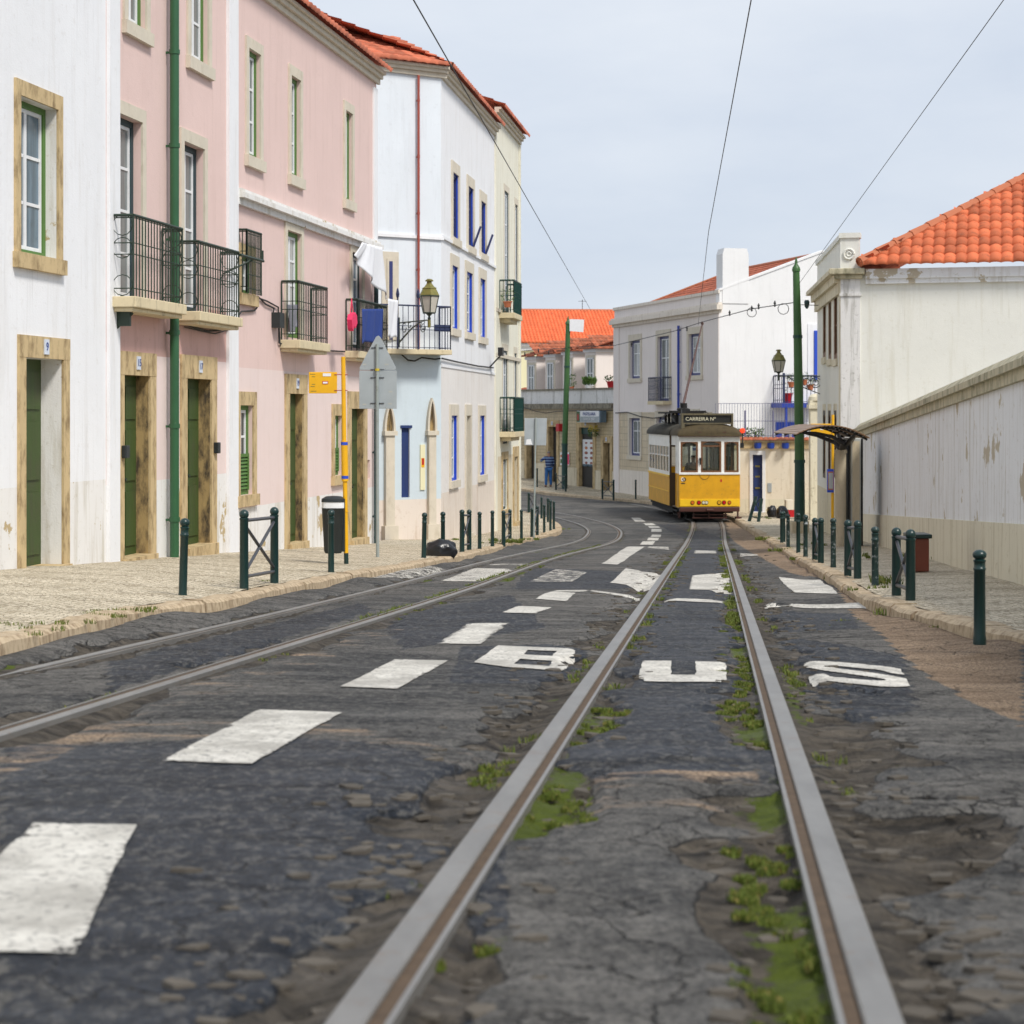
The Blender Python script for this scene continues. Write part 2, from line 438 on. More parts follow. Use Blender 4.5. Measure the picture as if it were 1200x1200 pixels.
def gp(pts): return [tuple(unproj(*p))[:2] for p in pts]
# ------------------------------------------------------------------ road sheet
def grid_mesh(name, X, Y, Z, attrs, mat):
    ny, nx = X.shape; n = nx*ny
    co = np.stack([X, Y, Z], -1).reshape(-1, 3)
    idx = np.arange(n).reshape(ny, nx)
    f = np.stack([idx[:-1, :-1], idx[:-1, 1:], idx[1:, 1:], idx[1:, :-1]], -1).reshape(-1, 4)
    me = bpy.data.meshes.new(name); me.vertices.add(n); me.vertices.foreach_set('co', co.ravel())
    me.loops.add(f.size); me.loops.foreach_set('vertex_index', f.ravel().astype(np.int32))
    me.polygons.add(len(f)); me.polygons.foreach_set('loop_start', np.arange(0, f.size, 4, dtype=np.int32))
    me.polygons.foreach_set('loop_total', np.full(len(f), 4, np.int32))
    me.update(calc_edges=True)
    me.polygons.foreach_set('use_smooth', np.ones(len(f), bool))
    for k, a in attrs.items():
        at = me.attributes.new(k, 'FLOAT', 'POINT'); at.data.foreach_set('value', a.ravel().astype(np.float32))
    me.materials.append(mat); o = bpy.data.objects.new(name, me); C.objects.link(o); W[o.name] = Vector((0, 0, 0)); return o
def road_material():
    m, nt, b = new_mat('patched asphalt')
    A = lambda n: nn(nt, 'ShaderNodeAttribute', attribute_name=n).outputs['Fac']
    co = coords(nt)
    broad = noise(nt, co, .55, 6, .62); mid = noise(nt, coords(nt, (.55, 1.5, 1)), 2.6, 9, .72)
    gran = noise(nt, co, 70, 3, .7)
    vo = nn(nt, 'ShaderNodeTexVoronoi', Scale=95.); nt.links.new(co, vo.inputs[0])
    old = mix(nt, ramp(nt, mid, .36, .62), (.024, .026, .030), (.125, .123, .118))
    old = mix(nt, ramp(nt, broad, .40, .54), old, mix(nt, ramp(nt, mid, .36, .62), (.062, .060, .057), (.20, .19, .175)))
    fresh = mix(nt, ramp(nt, mid, .36, .66), (.010, .013, .020), (.046, .055, .072))
    c = mix(nt, A('fresh'), old, fresh)
    fm = math_(nt, 'ADD', A('fresh'), math_(nt, 'MULTIPLY', math_(nt, 'SUBTRACT', noise(nt, coords(nt, (.7, 1.3, 1)), 4, 9, .75), .5), 1.3))
    c = mix(nt, ramp(nt, fm, .47, .55), old, fresh)
    seam = math_(nt, 'MULTIPLY', ramp(nt, math_(nt, 'ABSOLUTE', math_(nt, 'SUBTRACT', fm, .49)), .05, .0), ramp(nt, broad, .42, .55))
    c = mix(nt, math_(nt, 'MULTIPLY', seam, .8), c, (.012, .012, .012))
    # pale aggregate stones showing in the binder
    sp = ramp(nt, vo.outputs['Distance'], .30, .12)
    spn = math_(nt, 'MULTIPLY', sp, ramp(nt, noise(nt, co, 33, 2), .5, .62))
    c = mix(nt, math_(nt, 'MULTIPLY', spn, .7), c, (.30, .27, .22))
    c = mix(nt, math_(nt, 'MULTIPLY', ramp(nt, gran, .52, .34), .8), c, (.010, .011, .013))
    g2 = noise(nt, coords(nt, (1, .55, 1)), 24, 6, .85)
    c = mix(nt, math_(nt, 'MULTIPLY', ramp(nt, g2, .51, .60), .55), c, (.21, .20, .18))
    c = mix(nt, math_(nt, 'MULTIPLY', ramp(nt, g2, .46, .36), .6), c, (.008, .009, .011))
    g3 = noise(nt, coords(nt, (1, .5, 1)), 9, 7, .8)
    c = mix(nt, math_(nt, 'MULTIPLY', ramp(nt, g3, .46, .36), .5), c, (.010, .011, .013))
    # tan dust and bare base course
    tan = mix(nt, ramp(nt, mid, .35, .65), (.24, .165, .105), (.50, .37, .25))
    tan = mix(nt, ramp(nt, gran, .6, .4), tan, (.13, .09, .06))
    tmask = math_(nt, 'ADD', A('tan'), math_(nt, 'MULTIPLY', math_(nt, 'SUBTRACT', mid, .5), 1.7))
    c = mix(nt, ramp(nt, tmask, .42, .60), c, tan)
    stoney = mix(nt, ramp(nt, noise(nt, coords(nt, (.6, 1.4, 1)), 7, 8, .75), .34, .68), (.014, .013, .012), (.17, .145, .115))
    stoney = mix(nt, ramp(nt, math_(nt, 'ADD', A('moss'), math_(nt, 'MULTIPLY', math_(nt, 'SUBTRACT', noise(nt, co, 13, 9, .8), .5), 2.6)), .42, .60), stoney, mix(nt, noise(nt, co, 24, 5, .7), (.03, .05, .006), (.15, .19, .02)))
    emask = math_(nt, 'ADD', A('erode'), math_(nt, 'MULTIPLY', math_(nt, 'SUBTRACT', noise(nt, co, 5, 8, .7), .5), .8))
    er = ramp(nt, emask, .48, .54)
    c = mix(nt, er, c, stoney)
    c = mix(nt, math_(nt, 'MULTIPLY', ramp(nt, math_(nt, 'ABSOLUTE', math_(nt, 'SUBTRACT', emask, .46)), .06, .0), .85), c, (.010, .009, .008))
    b.inputs['Specular IOR Level'].default_value = .18
    # cracks
    cr = nn(nt, 'ShaderNodeTexVoronoi', feature='DISTANCE_TO_EDGE', Scale=2.3)
    wv = nt.nodes.new('ShaderNodeVectorMath'); wv.operation = 'ADD'
    nz = nn(nt, 'ShaderNodeTexNoise', Scale=3.5, Detail=6.); nt.links.new(co, nz.inputs[0])
    sc = nt.nodes.new('ShaderNodeVectorMath'); sc.operation = 'SCALE'; sc.inputs[3].default_value = .45
    nt.links.new(nz.outputs['Color'], sc.inputs[0]); nt.links.new(co, wv.inputs[0]); nt.links.new(sc.outputs[0], wv.inputs[1])
    nt.links.new(wv.outputs[0], cr.inputs[0])
    cmask = math_(nt, 'MULTIPLY', ramp(nt, cr.outputs['Distance'], .016, .003), ramp(nt, math_(nt, 'ADD', A('crack'), math_(nt, 'MULTIPLY', broad, .6)), .74, .90))
    c = mix(nt, math_(nt, 'MULTIPLY', cmask, .9), c, (.012, .011, .010))
    setcol(nt, b, c)
    rg = ramp(nt, mid, .3, .7)
    r = math_(nt, 'SUBTRACT', .78, math_(nt, 'MULTIPLY', A('fresh'), .22)); nt.links.new(math_(nt, 'ADD', r, math_(nt, 'MULTIPLY', rg, -.08)), b.inputs['Roughness'])
    h = math_(nt, 'ADD', math_(nt, 'MULTIPLY', gran, .6), math_(nt, 'ADD', math_(nt, 'MULTIPLY', sp, .3), math_(nt, 'MULTIPLY', g2, 1.4)))
    h = math_(nt, 'SUBTRACT', h, math_(nt, 'MULTIPLY', cmask, 2.5))
    h = math_(nt, 'ADD', h, math_(nt, 'MULTIPLY', math_(nt, 'MULTIPLY', noise(nt, co, 16, 6, .75), er), 3.5))
    h = math_(nt, 'ADD', h, math_(nt, 'MULTIPLY', mid, .9))
    bump(nt, b, h, .9, .016)
    return m
M['road'] = road_material()
moss_y = None
ys = [1.2]
while ys[-1] < 112: ys.append(ys[-1]+max(.03, .0052*ys[-1]))
xs = np.arange(-9.5, 12.5, .055)
X, Y = np.meshgrid(xs, np.array(ys))
rd = raildist(X, Y)
Zs = S(X, Y)+lowbump(X, Y)
# broken asphalt beside the rails: terraces and lumps
n1 = noise2(X*2.1, Y*1.6, 5)*.6+noise2(X*6, Y*5, 6)*.4
tx = np.interp(Y, [p.y for p in RT[:200]], [p.x for p in RT[:200]])
side = X-tx
wid = np.where(side < -.475, .24, np.where(side > .475, .34, np.where(side > 0, .20, .15)))
wid = np.where(X < np.interp(Y, [0, 12, 30, 60], [-1.2, -.9, 1.0, 4.5]), .16, wid)
wid = wid*np.clip(1.25-Y/60, .35, 1.2)
er = np.clip(1-(rd-wid*(.62+1.15*n1))/.09, 0, 1)
er = er*np.where(Y < 66, 1, 0)
lump = np.abs(noise2(X*2.6, Y*7, 8))*.045+np.abs(noise2(X*8, Y*15, 9))*.022
Zs = Zs-er*np.clip(rd/.08-.6, 0, 1)*(.016+lump*1.1)
Zs = Zs-.012*(rd < .06)
_kl = [unproj(px, py, .12) for px, py in ((150, 717), (266, 700), (322, 688), (400, 674), (480, 661), (540, 650), (580, 640.5), (600, 635), (630, 628.5), (650, 623.5))]
_kr = [unproj(px, py, .12) for px, py in ((1075, 718), (1047, 708), (1012, 697), (991, 686), (965, 669), (937, 655), (911, 639), (890, 625.5))]
_dl = X-np.interp(Y, [0]+[q.y for q in _kl], [-2.95]+[q.x for q in _kl]); _dr = np.interp(Y, [0]+[q.y for q in _kr], [3.1]+[q.x for q in _kr])-X
for _d in (_dl, _dr): Zs = Zs+.055*np.clip(1-_d/.5, 0, 1)**1.3*(_d > -.3)*(Y < 50)*(.7+.5*noise2(X*1.2, Y*1.1, 61))
fresh = np.zeros(X.shape)
fp = gp([(0, 872), (125, 874), (300, 868), (400, 872), (480, 885), (562, 908), (600, 960), (560, 1199), (0, 1199)])
fresh = np.maximum(fresh, inpoly(X, Y, fp))
fresh = np.maximum(fresh, ((np.abs(side) < .47) & (Y > 6.3) & (Y < 60)).astype(float)*(.6+.4*(noise2(X*0, Y*.5, 3) > -.2)))
for pl in ([(540, 757), (690, 752), (690, 800), (520, 800)], [(620, 665), (760, 672), (740, 690), (600, 690)],
           [(910, 745), (1060, 770), (1075, 830), (1000, 850), (935, 800)], [(895, 712), (1000, 720), (1010, 740), (905, 742)],
           [(440, 720), (600, 700), (640, 735), (470, 760)], [(125, 775), (420, 708), (440, 716), (125, 812)]):
    fresh = np.maximum(fresh, .75*inpoly(X, Y, gp(pl)))
fresh = np.clip(fresh+.10*n1, 0, 1)
tan = np.zeros(X.shape)
moss = np.clip((.42-np.abs(side))*-1+.45, 0, 1)*0+np.clip(1-np.abs(rd-.13)/.14, 0, 1)*np.clip(noise2(X*1.2, Y*.8, 77)*1.6+.45, 0, 1)*((side > -.475) & (side < .475) | (noise2(X, Y*.6, 78) > .45))
tp = gp([(846, 612), (862, 636), (900, 658), (925, 672), (968, 681), (985, 700), (1000, 722), (1030, 745), (1060, 772), (1100, 800), (1199, 850), (1199, 700), (1075, 715), (990, 680), (935, 650), (905, 634), (862, 607)])
tan = np.maximum(tan, 1.0*inpoly(X, Y, tp))
band = gp([(0, 846), (125, 850), (300, 846), (420, 856), (580, 890), (600, 925), (562, 910), (480, 887), (400, 874), (300, 869), (125, 875), (0, 874)])
tan = np.maximum(tan, .40*inpoly(X, Y, band))
b2 = gp([(655, 912), (900, 905), (935, 950), (640, 950)])
tan = np.maximum(tan, .42*inpoly(X, Y, b2))
tan = np.maximum(tan, .36*((np.abs(X-(interp(lr, 10)+(Y-10)*s0)-.22) < .2) & (Y < 14)))
crack = np.clip(1-np.abs(rd-.5)/1.1, 0, 1)*.6
crack = np.maximum(crack, .5*(X > 1.5)*(Y < 30))
road = grid_mesh('road', X, Y, Zs, dict(fresh=fresh, tan=tan, erode=er, crack=crack, moss=moss), M['road'])
tag(road, None, None, kind='structure')
def roadZ(x, y):
    yy = np.array(ys); i = np.clip(np.searchsorted(yy, y)-1, 0, len(yy)-2); j = np.clip(((x-xs[0])/.055).astype(int), 0, len(xs)-2)
    fy = np.clip((y-yy[i])/(yy[i+1]-yy[i]), 0, 1); fx = np.clip((x-xs[j])/.055, 0, 1)
    a = Zs[i, j]*(1-fx)+Zs[i, j+1]*fx; b = Zs[i+1, j]*(1-fx)+Zs[i+1, j+1]*fx
    return a*(1-fy)+b*fy
# wide ground sheet below everything
gx = np.concatenate([np.linspace(-400, -30, 20), np.linspace(-28, 28, 57), np.linspace(30, 400, 20)])
gy = np.concatenate([np.linspace(-200, -20, 15), np.linspace(-18, 130, 149), np.linspace(135, 600, 30)])
GX, GY = np.meshgrid(gx, gy)
z0 = np.zeros(GX.shape)
ground = grid_mesh('ground', GX, GY, S(GX, GY)-.07, dict(fresh=z0, tan=z0, erode=z0, crack=z0, moss=z0), M['road']); tag(ground, None, None, kind='structure')
# ------------------------------------------------------------------ sidewalks
def cobbles():
    m, nt, b = new_mat('limestone cobbles'); co = coords(nt)
    nz = nn(nt, 'ShaderNodeTexNoise', Scale=2.0); nt.links.new(co, nz.inputs[0])
    vo = nn(nt, 'ShaderNodeTexVoronoi', Scale=17.); vo.inputs['Randomness'].default_value = .55; nt.links.new(co, vo.inputs[0])
    ve = nn(nt, 'ShaderNodeTexVoronoi', feature='DISTANCE_TO_EDGE', Scale=17.); ve.inputs['Randomness'].default_value = .55; nt.links.new(co, ve.inputs[0])
    sep = nt.nodes.new('ShaderNodeSeparateColor'); nt.links.new(vo.outputs['Color'], sep.inputs[0])
    c = mix(nt, sep.outputs[0], (.44, .37, .26), (.72, .64, .49))
    c = mix(nt, math_(nt, 'MULTIPLY', ramp(nt, noise(nt, co, .9, 6, .65), .48, .7), .45), c, (.24, .19, .11))
    g = ramp(nt, ve.outputs['Distance'], .02, .09)
    c = mix(nt, g, (.20, .16, .10), c); setcol(nt, b, c); b.inputs['Roughness'].default_value = .8
    bump(nt, b, math_(nt, 'ADD', g, math_(nt, 'MULTIPLY', sep.outputs[1], .5)), .7, .015); return m
M['cobble'] = cobbles()
M['kerb'] = stone('yellow kerb stone', (.53, .42, .28), (.20, .13, .07), .85, .44, 7)
KL = [unproj(px, py, .12) for px, py in ((150, 717), (266, 700), (322, 688), (400, 674), (480, 661), (540, 650), (580, 640.5), (600, 635), (630, 628.5), (650, 623.5))]
KL = [Vector((-2.95, -12, 0)), Vector((-2.95, 0, 0)), Vector((-2.93, 8, 0))]+KL+[Vector(p+(0,)) for p in ((1.42, 54), (1.42, 58), (1.15, 62), (.45, 66), (-1.2, 70), (-5, 74.5), (-9, 78))]
KLc = catmull(KL, .5)
KR = [unproj(px, py, .12) for px, py in ((1075, 718), (1047, 708), (1012, 697), (991, 686), (965, 669), (937, 655), (911, 639), (890, 625.5))]
KR = [Vector((2.9, -12, 0)), Vector((3.1, 0, 0)), Vector((3.25, 9, 0))]+KR+[Vector((7.25, 60.5, 0)), Vector((7.3, 64, 0)), Vector((6.9, 69, 0)), Vector((5.75, 72.6, 0)), Vector((4.6, 75.6, 0)), Vector((3.2, 78.3, 0)), Vector((1.8, 81.3, 0)), Vector((.2, 84.3, 0)), Vector((-4, 89, 0)), Vector((-9, 93, 0))]
KRc = catmull(KR, .5)
def sidewalk(name, kerb, far, cross):
    """strip between kerb line and far line, same number of points"""
    n = 12; rows = []
    mb = MB(); grid = []
    for k, f in zip(kerb, far):
        r = []
        for j in range(n+1):
            t = j/n; x = k.x+(f.x-k.x)*t; y = k.y+(f.y-k.y)*t
            dist = math.hypot(x-k.x, y-k.y)
            z = Sf(x, y)+.12+cross*min(dist, 3.)+.008*float(noise2(x*.9, y*.9, 4))
            r.append(mb.P((x, y, z)))
        grid.append(r)
    for a, b in zip(grid, grid[1:]):
        for j in range(n): mb.face((a[j], b[j], b[j+1], a[j+1]))
    o = mb.build(name, 'cobble', smooth='full'); tag(o, None, None, kind='structure'); return o
farL = []
for p in KLc: farL.append(Vector((min(p.x-2.0, -8.74+.1636*p.y-.6) if p.y < 60 else p.x-6, p.y)))
for i, p in enumerate(KLc):
    if p.y > 52: farL[i] = Vector((-3.5-(p.y-52)*.3, min(p.y, 57)))
sidewalk('pavement_left', [p+Vector((-.16, 0)) for p in KLc], farL, .022)
farR = []
for i, p in enumerate(KRc):
    if p.y < 60: farR.append(Vector((p.x+6.5, p.y)))
    else: farR.append(Vector((p.x+7, max(p.y, 60)+(p.y-60)*.9)))
sidewalk('pavement_right', [p+Vector((.14, 0)) for p in KRc], farR, .012)
def kerb(name, path, side):
    mb = MB(); rnd = random.Random(3); i = 0
    pts = catmull(path, .25)
    # blocks about a metre long
    acc = [0]
    for a, b in zip(pts, pts[1:]): acc.append(acc[-1]+(b-a).length)
    def at(s):
        s = max(0, min(acc[-1]-.001, s)); j = max(0, np.searchsorted(acc, s)-1)
        t = (s-acc[j])/(acc[j+1]-acc[j]); return pts[j].lerp(pts[j+1], t), (pts[j+1]-pts[j]).normalized()
    s = 0
    while s < acc[-1]-1.2:
        L = rnd.uniform(.75, 1.25); dz = rnd.uniform(-.012, .012); dx = rnd.uniform(-.012, .012)
        prev = None
        K = 4
        for k in range(K+1):
            p, t = at(s+.012+(L-.024)*k/K); nrm = Vector((t.y, -t.x))*side   # toward the road
            inn = p-nrm*.19; out = p+nrm*(.0+dx); bl = p+nrm*(.035+dx)
            zt = Sf(p.x, p.y)+.118+dz; w = .006*math.sin(k*2.1+s)
            ring = [mb.P((inn.x, inn.y, zt-.1)), mb.P((inn.x, inn.y, zt+.006+w)), mb.P((out.x-nrm.x*.02, out.y-nrm.y*.02, zt+.004+w)), mb.P((out.x+nrm.x*.012, out.y+nrm.y*.012, zt-.022+w)), mb.P((bl.x, bl.y, zt-.24))]
            if prev:
                for j in range(4): mb.face((prev[j], ring[j], ring[j+1], prev[j+1]))
            else: mb.face(ring)
            prev = ring
        mb.face(prev[::-1]); s += L
    o = mb.build(name, 'kerb'); tag(o, None, None, kind='structure'); return o
kerb('kerb_left', KLc, 1); kerb('kerb_right', KRc, -1)
# ------------------------------------------------------------------ rails
def railmat(name, col, rough, metal):
    m, nt, b = new_mat(name); co = coords(nt)
    n = noise(nt, coords(nt, (3, 1, 1)), 2.0, 7, .7)
    c = mix(nt, ramp(nt, n, .35, .7), col, tuple(x*.72 for x in col))
    c = mix(nt, math_(nt, 'MULTIPLY', ramp(nt, noise(nt, co, 9, 6, .7), .58, .7), .5), c, (.20, .13, .08)); setcol(nt, b, c)
    b.inputs['Roughness'].default_value = rough; b.inputs['Metallic'].default_value = metal; return m
M['rail'] = railmat('worn rail steel', (.25, .243, .23), .45, .3)
M['groove'] = simple('rusty groove dirt', (.085, .055, .032), .9, var=.5, scale=20)
def sweep(mb, path, prof, zo=0.):
    prev = None
    for i, p in enumerate(path):
        t = (path[min(i+1, len(path)-1)]-path[max(i-1, 0)]).normalized(); nrm = Vector((t.y, -t.x))
        z = Sf(p.x, p.y)+zo
        ring = [mb.P((p.x+nrm.x*a, p.y+nrm.y*a, z+h)) for a, h in prof]
        if prev:
            for j in range(len(prof)-1): mb.face((prev[j], ring[j], ring[j+1], prev[j+1]))
        prev = ring
rail_labels = {0: ('left steel rail of the tram track the tram stands on', -1), 1: ('right steel rail of the tram track the tram stands on', 1),
               2: ('rail of the empty left track nearer the left kerb', -1), 3: ('rail of the empty left track with grass growing along it', 1)}
for i, r in enumerate(rails):
    lab, sg = rail_labels[i]
    mb = MB()
    hw = .036 if i < 2 else .027; gw = .058 if i == 3 else .0315
    sweep(mb, r, [(sg*-hw, -.05), (sg*-hw, .010), (sg*(-hw+.004), .014), (sg*(hw-.004), .014), (sg*hw, .010), (sg*hw, -.09)])
    sweep(mb, r, [(sg*-(hw+gw+.0005), -.05), (sg*-(hw+gw+.0005), .008), (sg*-(hw+gw+.014), .008), (sg*-(hw+gw+.014), -.07)])
    o = mb.build('tram_rail', 'rail'); tag(o, lab, 'rail', 'tram rails set in the road')
    g = MB(); sweep(g, r, [(sg*-(hw+.0005), .003), (sg*-(hw+gw), .003)]); g.build('groove', 'groove', o)
# ------------------------------------------------------------------ painted markings
def paintmat():
    m, nt, b = new_mat('worn road paint'); co = coords(nt)
    n = noise(nt, co, 5.5, 9, .72); n2 = noise(nt, co, 38, 4, .7)
    c = mix(nt, ramp(nt, n, .35, .65), (.42, .40, .355), (.70, .675, .61)); c = mix(nt, ramp(nt, n2, .54, .64), c, (.17, .165, .155)); c = mix(nt, math_(nt, 'MULTIPLY', ramp(nt, noise(nt, co, 1.7, 8, .75), .48, .60), .6), c, (.27, .255, .225))
    setcol(nt, b, c); b.inputs['Roughness'].default_value = .7
    a = math_(nt, 'SUBTRACT', 1., nn(nt, 'ShaderNodeAttribute', attribute_name='wear').outputs['Fac'])
    hole = ramp(nt, math_(nt, 'ADD', math_(nt, 'MULTIPLY', n, .7), math_(nt, 'MULTIPLY', n2, .3)), .50, .44)
    al = ramp(nt, math_(nt, 'ADD', a, math_(nt, 'MULTIPLY', math_(nt, 'SUBTRACT', math_(nt, 'ADD', math_(nt, 'MULTIPLY', n, .6), math_(nt, 'MULTIPLY', n2, .4)), .5), -2.0)), .50, .60)
    nt.links.new(al, b.inputs['Alpha']); bump(nt, b, n2, .3, .004); return m
M['paint'] = paintmat()
class Paint:
    def __init__(s): s.v = []; s.f = []; s.w = []
    def quad(s, c, wear=.1, inside=None, nu=None, nv=None, world=False):
        """c: four pixel corners BL BR TR TL (or world xy)"""
        P = [Vector(q) for q in c] if world else [unproj(*q).xy for q in c]
        L = max((P[1]-P[0]).length, (P[2]-P[3]).length); D = max((P[3]-P[0]).length, (P[2]-P[1]).length)
        nu = nu or max(3, int(L/.06)); nv = nv or max(3, int(D/.06))
        u, v = np.meshgrid(np.linspace(0, 1, nu+1), np.linspace(0, 1, nv+1))
        a = lambda k: (P[0][k]*(1-u)*(1-v)+P[1][k]*u*(1-v)+P[2][k]*u*v+P[3][k]*(1-u)*v)
        x = a(0); y = a(1)
        # wobbly edges
        x = x+.006*noise2(x*7, y*7, 21); y = y+.012*noise2(x*6, y*6, 22)
        z = roadZ(x, y)+.006
        base = len(s.v); s.v += list(zip(x.ravel(), y.ravel(), z.ravel()))
        ed = np.minimum(np.minimum(u, 1-u)*nu, np.minimum(v, 1-v)*nv)
        s.w += list((wear+.30*(ed < .5)).ravel())
        for j in range(nv):
            for i in range(nu):
                if inside and not inside((i+.5)/nu, (j+.5)/nv): continue
                k = base+j*(nu+1)+i; s.f.append((k, k+1, k+nu+2, k+nu+1))
    def build(s, name):
        me = bpy.data.meshes.new(name); me.from_pydata(s.v, [], s.f); me.materials.append(M['paint'])
        at = me.attributes.new('wear', 'FLOAT', 'POINT'); at.data.foreach_set('value', np.array(s.w, np.float32))
        bm = bmesh.new(); bm.from_mesh(me); bmesh.ops.delete(bm, geom=[v for v in bm.verts if not v.link_faces], context='VERTS'); bm.to_mesh(me); bm.free()
        o = bpy.data.objects.new(name, me); C.objects.link(o); tag(o, None, None, kind='structure'); return o
p = Paint()
for c, w in (([(190, 897), (295, 901), (401, 840), (304, 836)], .08), ([(399, 806), (466, 808), (525, 773), (463, 772)], .08),
          ([(513, 754), (563, 755), (597, 731), (548, 731)], .22), ([(588, 721), (628, 722), (647, 714), (607, 713)], .12),
          ([(628, 704), (664, 706), (675, 697), (645, 695)], .1), ([(705, 661), (724, 662), (757, 641), (737, 640.5)], .12),
          ([(750, 638), (765, 638.5), (768, 634.8), (753, 634.5)], .1), ([(758, 633.6), (771, 634), (772.5, 630.8), (760, 630.5)], .1),
          ([(762, 629.8), (774, 630), (775, 627), (764, 626.8)], .1), ([(763, 623.4), (775.5, 623.5), (775, 620.5), (763.5, 620.3)], .1),
          ([(761, 619.2), (774, 619.2), (772, 616.5), (759.5, 616.5)], .1), ([(757, 615.3), (769, 615.2), (764, 612.8), (753, 612.8)], .1),
          ([(744, 611), (757, 611), (750, 606.5), (739, 606.5)], .15)):
    p.quad(c, w)
p.quad([(-110, 1117), (90, 1117), (159, 971), (38, 971)], .1)
p.build('painted_lane_dashes')
p = Paint()
for c, w in (([(515, 681), (562, 682), (606, 667), (555, 666)], .36), ([(425, 682), (488, 677), (530, 668), (470, 666)], .45),
          ([(618, 681), (672, 681), (690, 671), (650, 668)], .46), ([(714, 682), (766, 691), (776, 673), (733, 667)], .28),
          ([(807, 691), (859, 693), (854, 672), (811, 674)], .20), ([(930, 697), (982, 700), (962, 682), (912, 675)], .22)): p.quad(c, w)
p.quad([(690, 695.5), (752, 702), (750, 699.5), (692, 693.5)], .3); p.quad([(645, 695), (690, 696), (692, 693), (650, 693)], .3)
p.quad([(778, 704), (848, 706.5), (848, 703.3), (780, 701.3)], .2); p.quad([(893, 709), (1054, 718), (1048, 713), (893, 705)], .3)
p.quad([(812, 649), (841, 649), (841, 645.6), (813, 645.6)], .32); p.quad([(866, 651), (890, 652.5), (888, 649.5), (867, 648)], .4)
p.quad([(568, 663), (620, 663), (624, 661), (572, 661)], .45); p.quad([(758, 643), (785, 645), (784, 641.5), (760, 640.5)], .4)
p.build('painted_crossing')
p = Paint()
def rr(u, v, x0, x1, y0, y1): return x0 <= u <= x1 and y0 <= v <= y1
def inB(u, v):
    if u > .80 and ((u-.80)/.20)**2+(abs((v-.26)/.26) if v < .52 else abs((v-.76)/.26))**2.5 > 1: return False
    if .42 < u < .80 and .17 < v < .40: return u > .80
    if .42 < u < .76 and .60 < v < .84: return False
    return not (u > .9 and .46 < v < .56)
def inU(u, v):
    if .36 < u < .64 and v > .32: return False
    return not ((u < .06 or u > .94) and v < .10)
Sp = [(.97, .74), (.86, .86), (.55, .89), (.27, .87), (.11, .76), (.15, .62), (.42, .54), (.68, .47), (.88, .38), (.92, .24), (.74, .12), (.45, .10), (.17, .14), (.06, .26)]
Sc = catmull([Vector(q) for q in Sp], .04)
def inS(u, v):
    return min((q.x-u)**2/.0190+(q.y-v)**2/.0110 for q in Sc) < 1
p.quad([(555, 775), (663, 788), (677, 760.5), (584, 756.5)], .17, inB, 100, 60)
p.quad([(748, 799), (852, 800), (850, 777), (753, 775.5)], .12, inU, 90, 50)
p.quad([(950, 798), (1069, 808), (1054, 783), (941, 773)], .13, inS, 110, 60)
p.build('painted_bus_lettering')
# ------------------------------------------------------------------ grass
def grass(name, spots, h=.05, seed=1):
    rnd = random.Random(seed); mb = MB()
    for x, y, z, n, r, hh in spots:
        for _ in range(n):
            a = rnd.uniform(0, 6.283); q = r*math.sqrt(rnd.random()); bx = x+q*math.cos(a); by = y+q*math.sin(a)
            h_ = hh*rnd.uniform(.35, 1.0); w = .0010+.0010*rnd.random()+.00028*y; aa = rnd.uniform(0, 6.283); l = rnd.uniform(.1, .7)*h_
            dx, dy = math.cos(aa), math.sin(aa)
            i = [mb.P((bx-dy*w, by+dx*w, z-.01)), mb.P((bx+dy*w, by-dx*w, z-.01)), mb.P((bx+dx*l*.4+dy*w*.6, by+dy*l*.4-dx*w*.6, z+h_*.6)), mb.P((bx+dx*l, by+dy*l, z+h_))]
            mb.face((i[0], i[1], i[2])); mb.face((i[0], i[2], i[3]))
    o = mb.build(name, 'grass', recalc=False); tag(o, None, 'grass', kind='stuff'); return o
def grassmat():
    m, nt, b = new_mat('grass blades'); c = mix(nt, noise(nt, coords(nt), 7, 5, .7), (.045, .08, .010), (.16, .20, .02)); setcol(nt, b, c)
    c2 = mix(nt, ramp(nt, noise(nt, coords(nt), 60, 2), .55, .7), c, (.28, .22, .06)); setcol(nt, b, c2)
    b.inputs['Roughness'].default_value = .7; return m
M['grass'] = grassmat()
rnd = random.Random(5); sp = []
def along(path, off, y0, y1, dens, width, hh, thr, seed, n=14):
    pp = catmull(offset(path, off), .05)
    for q in pp:
        if not (y0 <= q.y <= y1): continue
        v = float(noise2(q.x*1.5+q.y*.8, q.y*.9, seed))+.4*float(noise2(q.y*3., 1., seed+1))
        if v > thr and rnd.random() < dens:
            x = q.x+rnd.uniform(-width, width); y = q.y; sp.append((x, y, Sf(x, y)-.02, n, .03, hh*rnd.uniform(.6, 1.1)))
along(LT, .37, 7, 20, .8, .022, .032, .05, 31)
along(LT, .35, 15, 44, .95, .05, .05, -.25, 41, 12)
along(LT, .56, 7, 30, .3, .03, .03, .5, 36)
along(RT, -.30, 2.6, 9.5, 1, .11, .016, -.15, 32, 130)
along(RT, -.36, 9, 42, .6, .05, .04, .05, 32, 22)
along(RT, -.57, 6, 36, .5, .05, .025, .35, 33)
along(RT, .32, 2.6, 15, 1, .11, .017, -.15, 34, 130)
along(RT, -.60, 4.5, 7, 1, .05, .026, .1, 52, 50)
along(RT, .36, 15, 48, .9, .06, .04, -.15, 35, 22)
along(RT, .60, 6, 42, .5, .05, .025, .35, 38)
grass('grass_along_rails', sp, seed=2)
sp = []
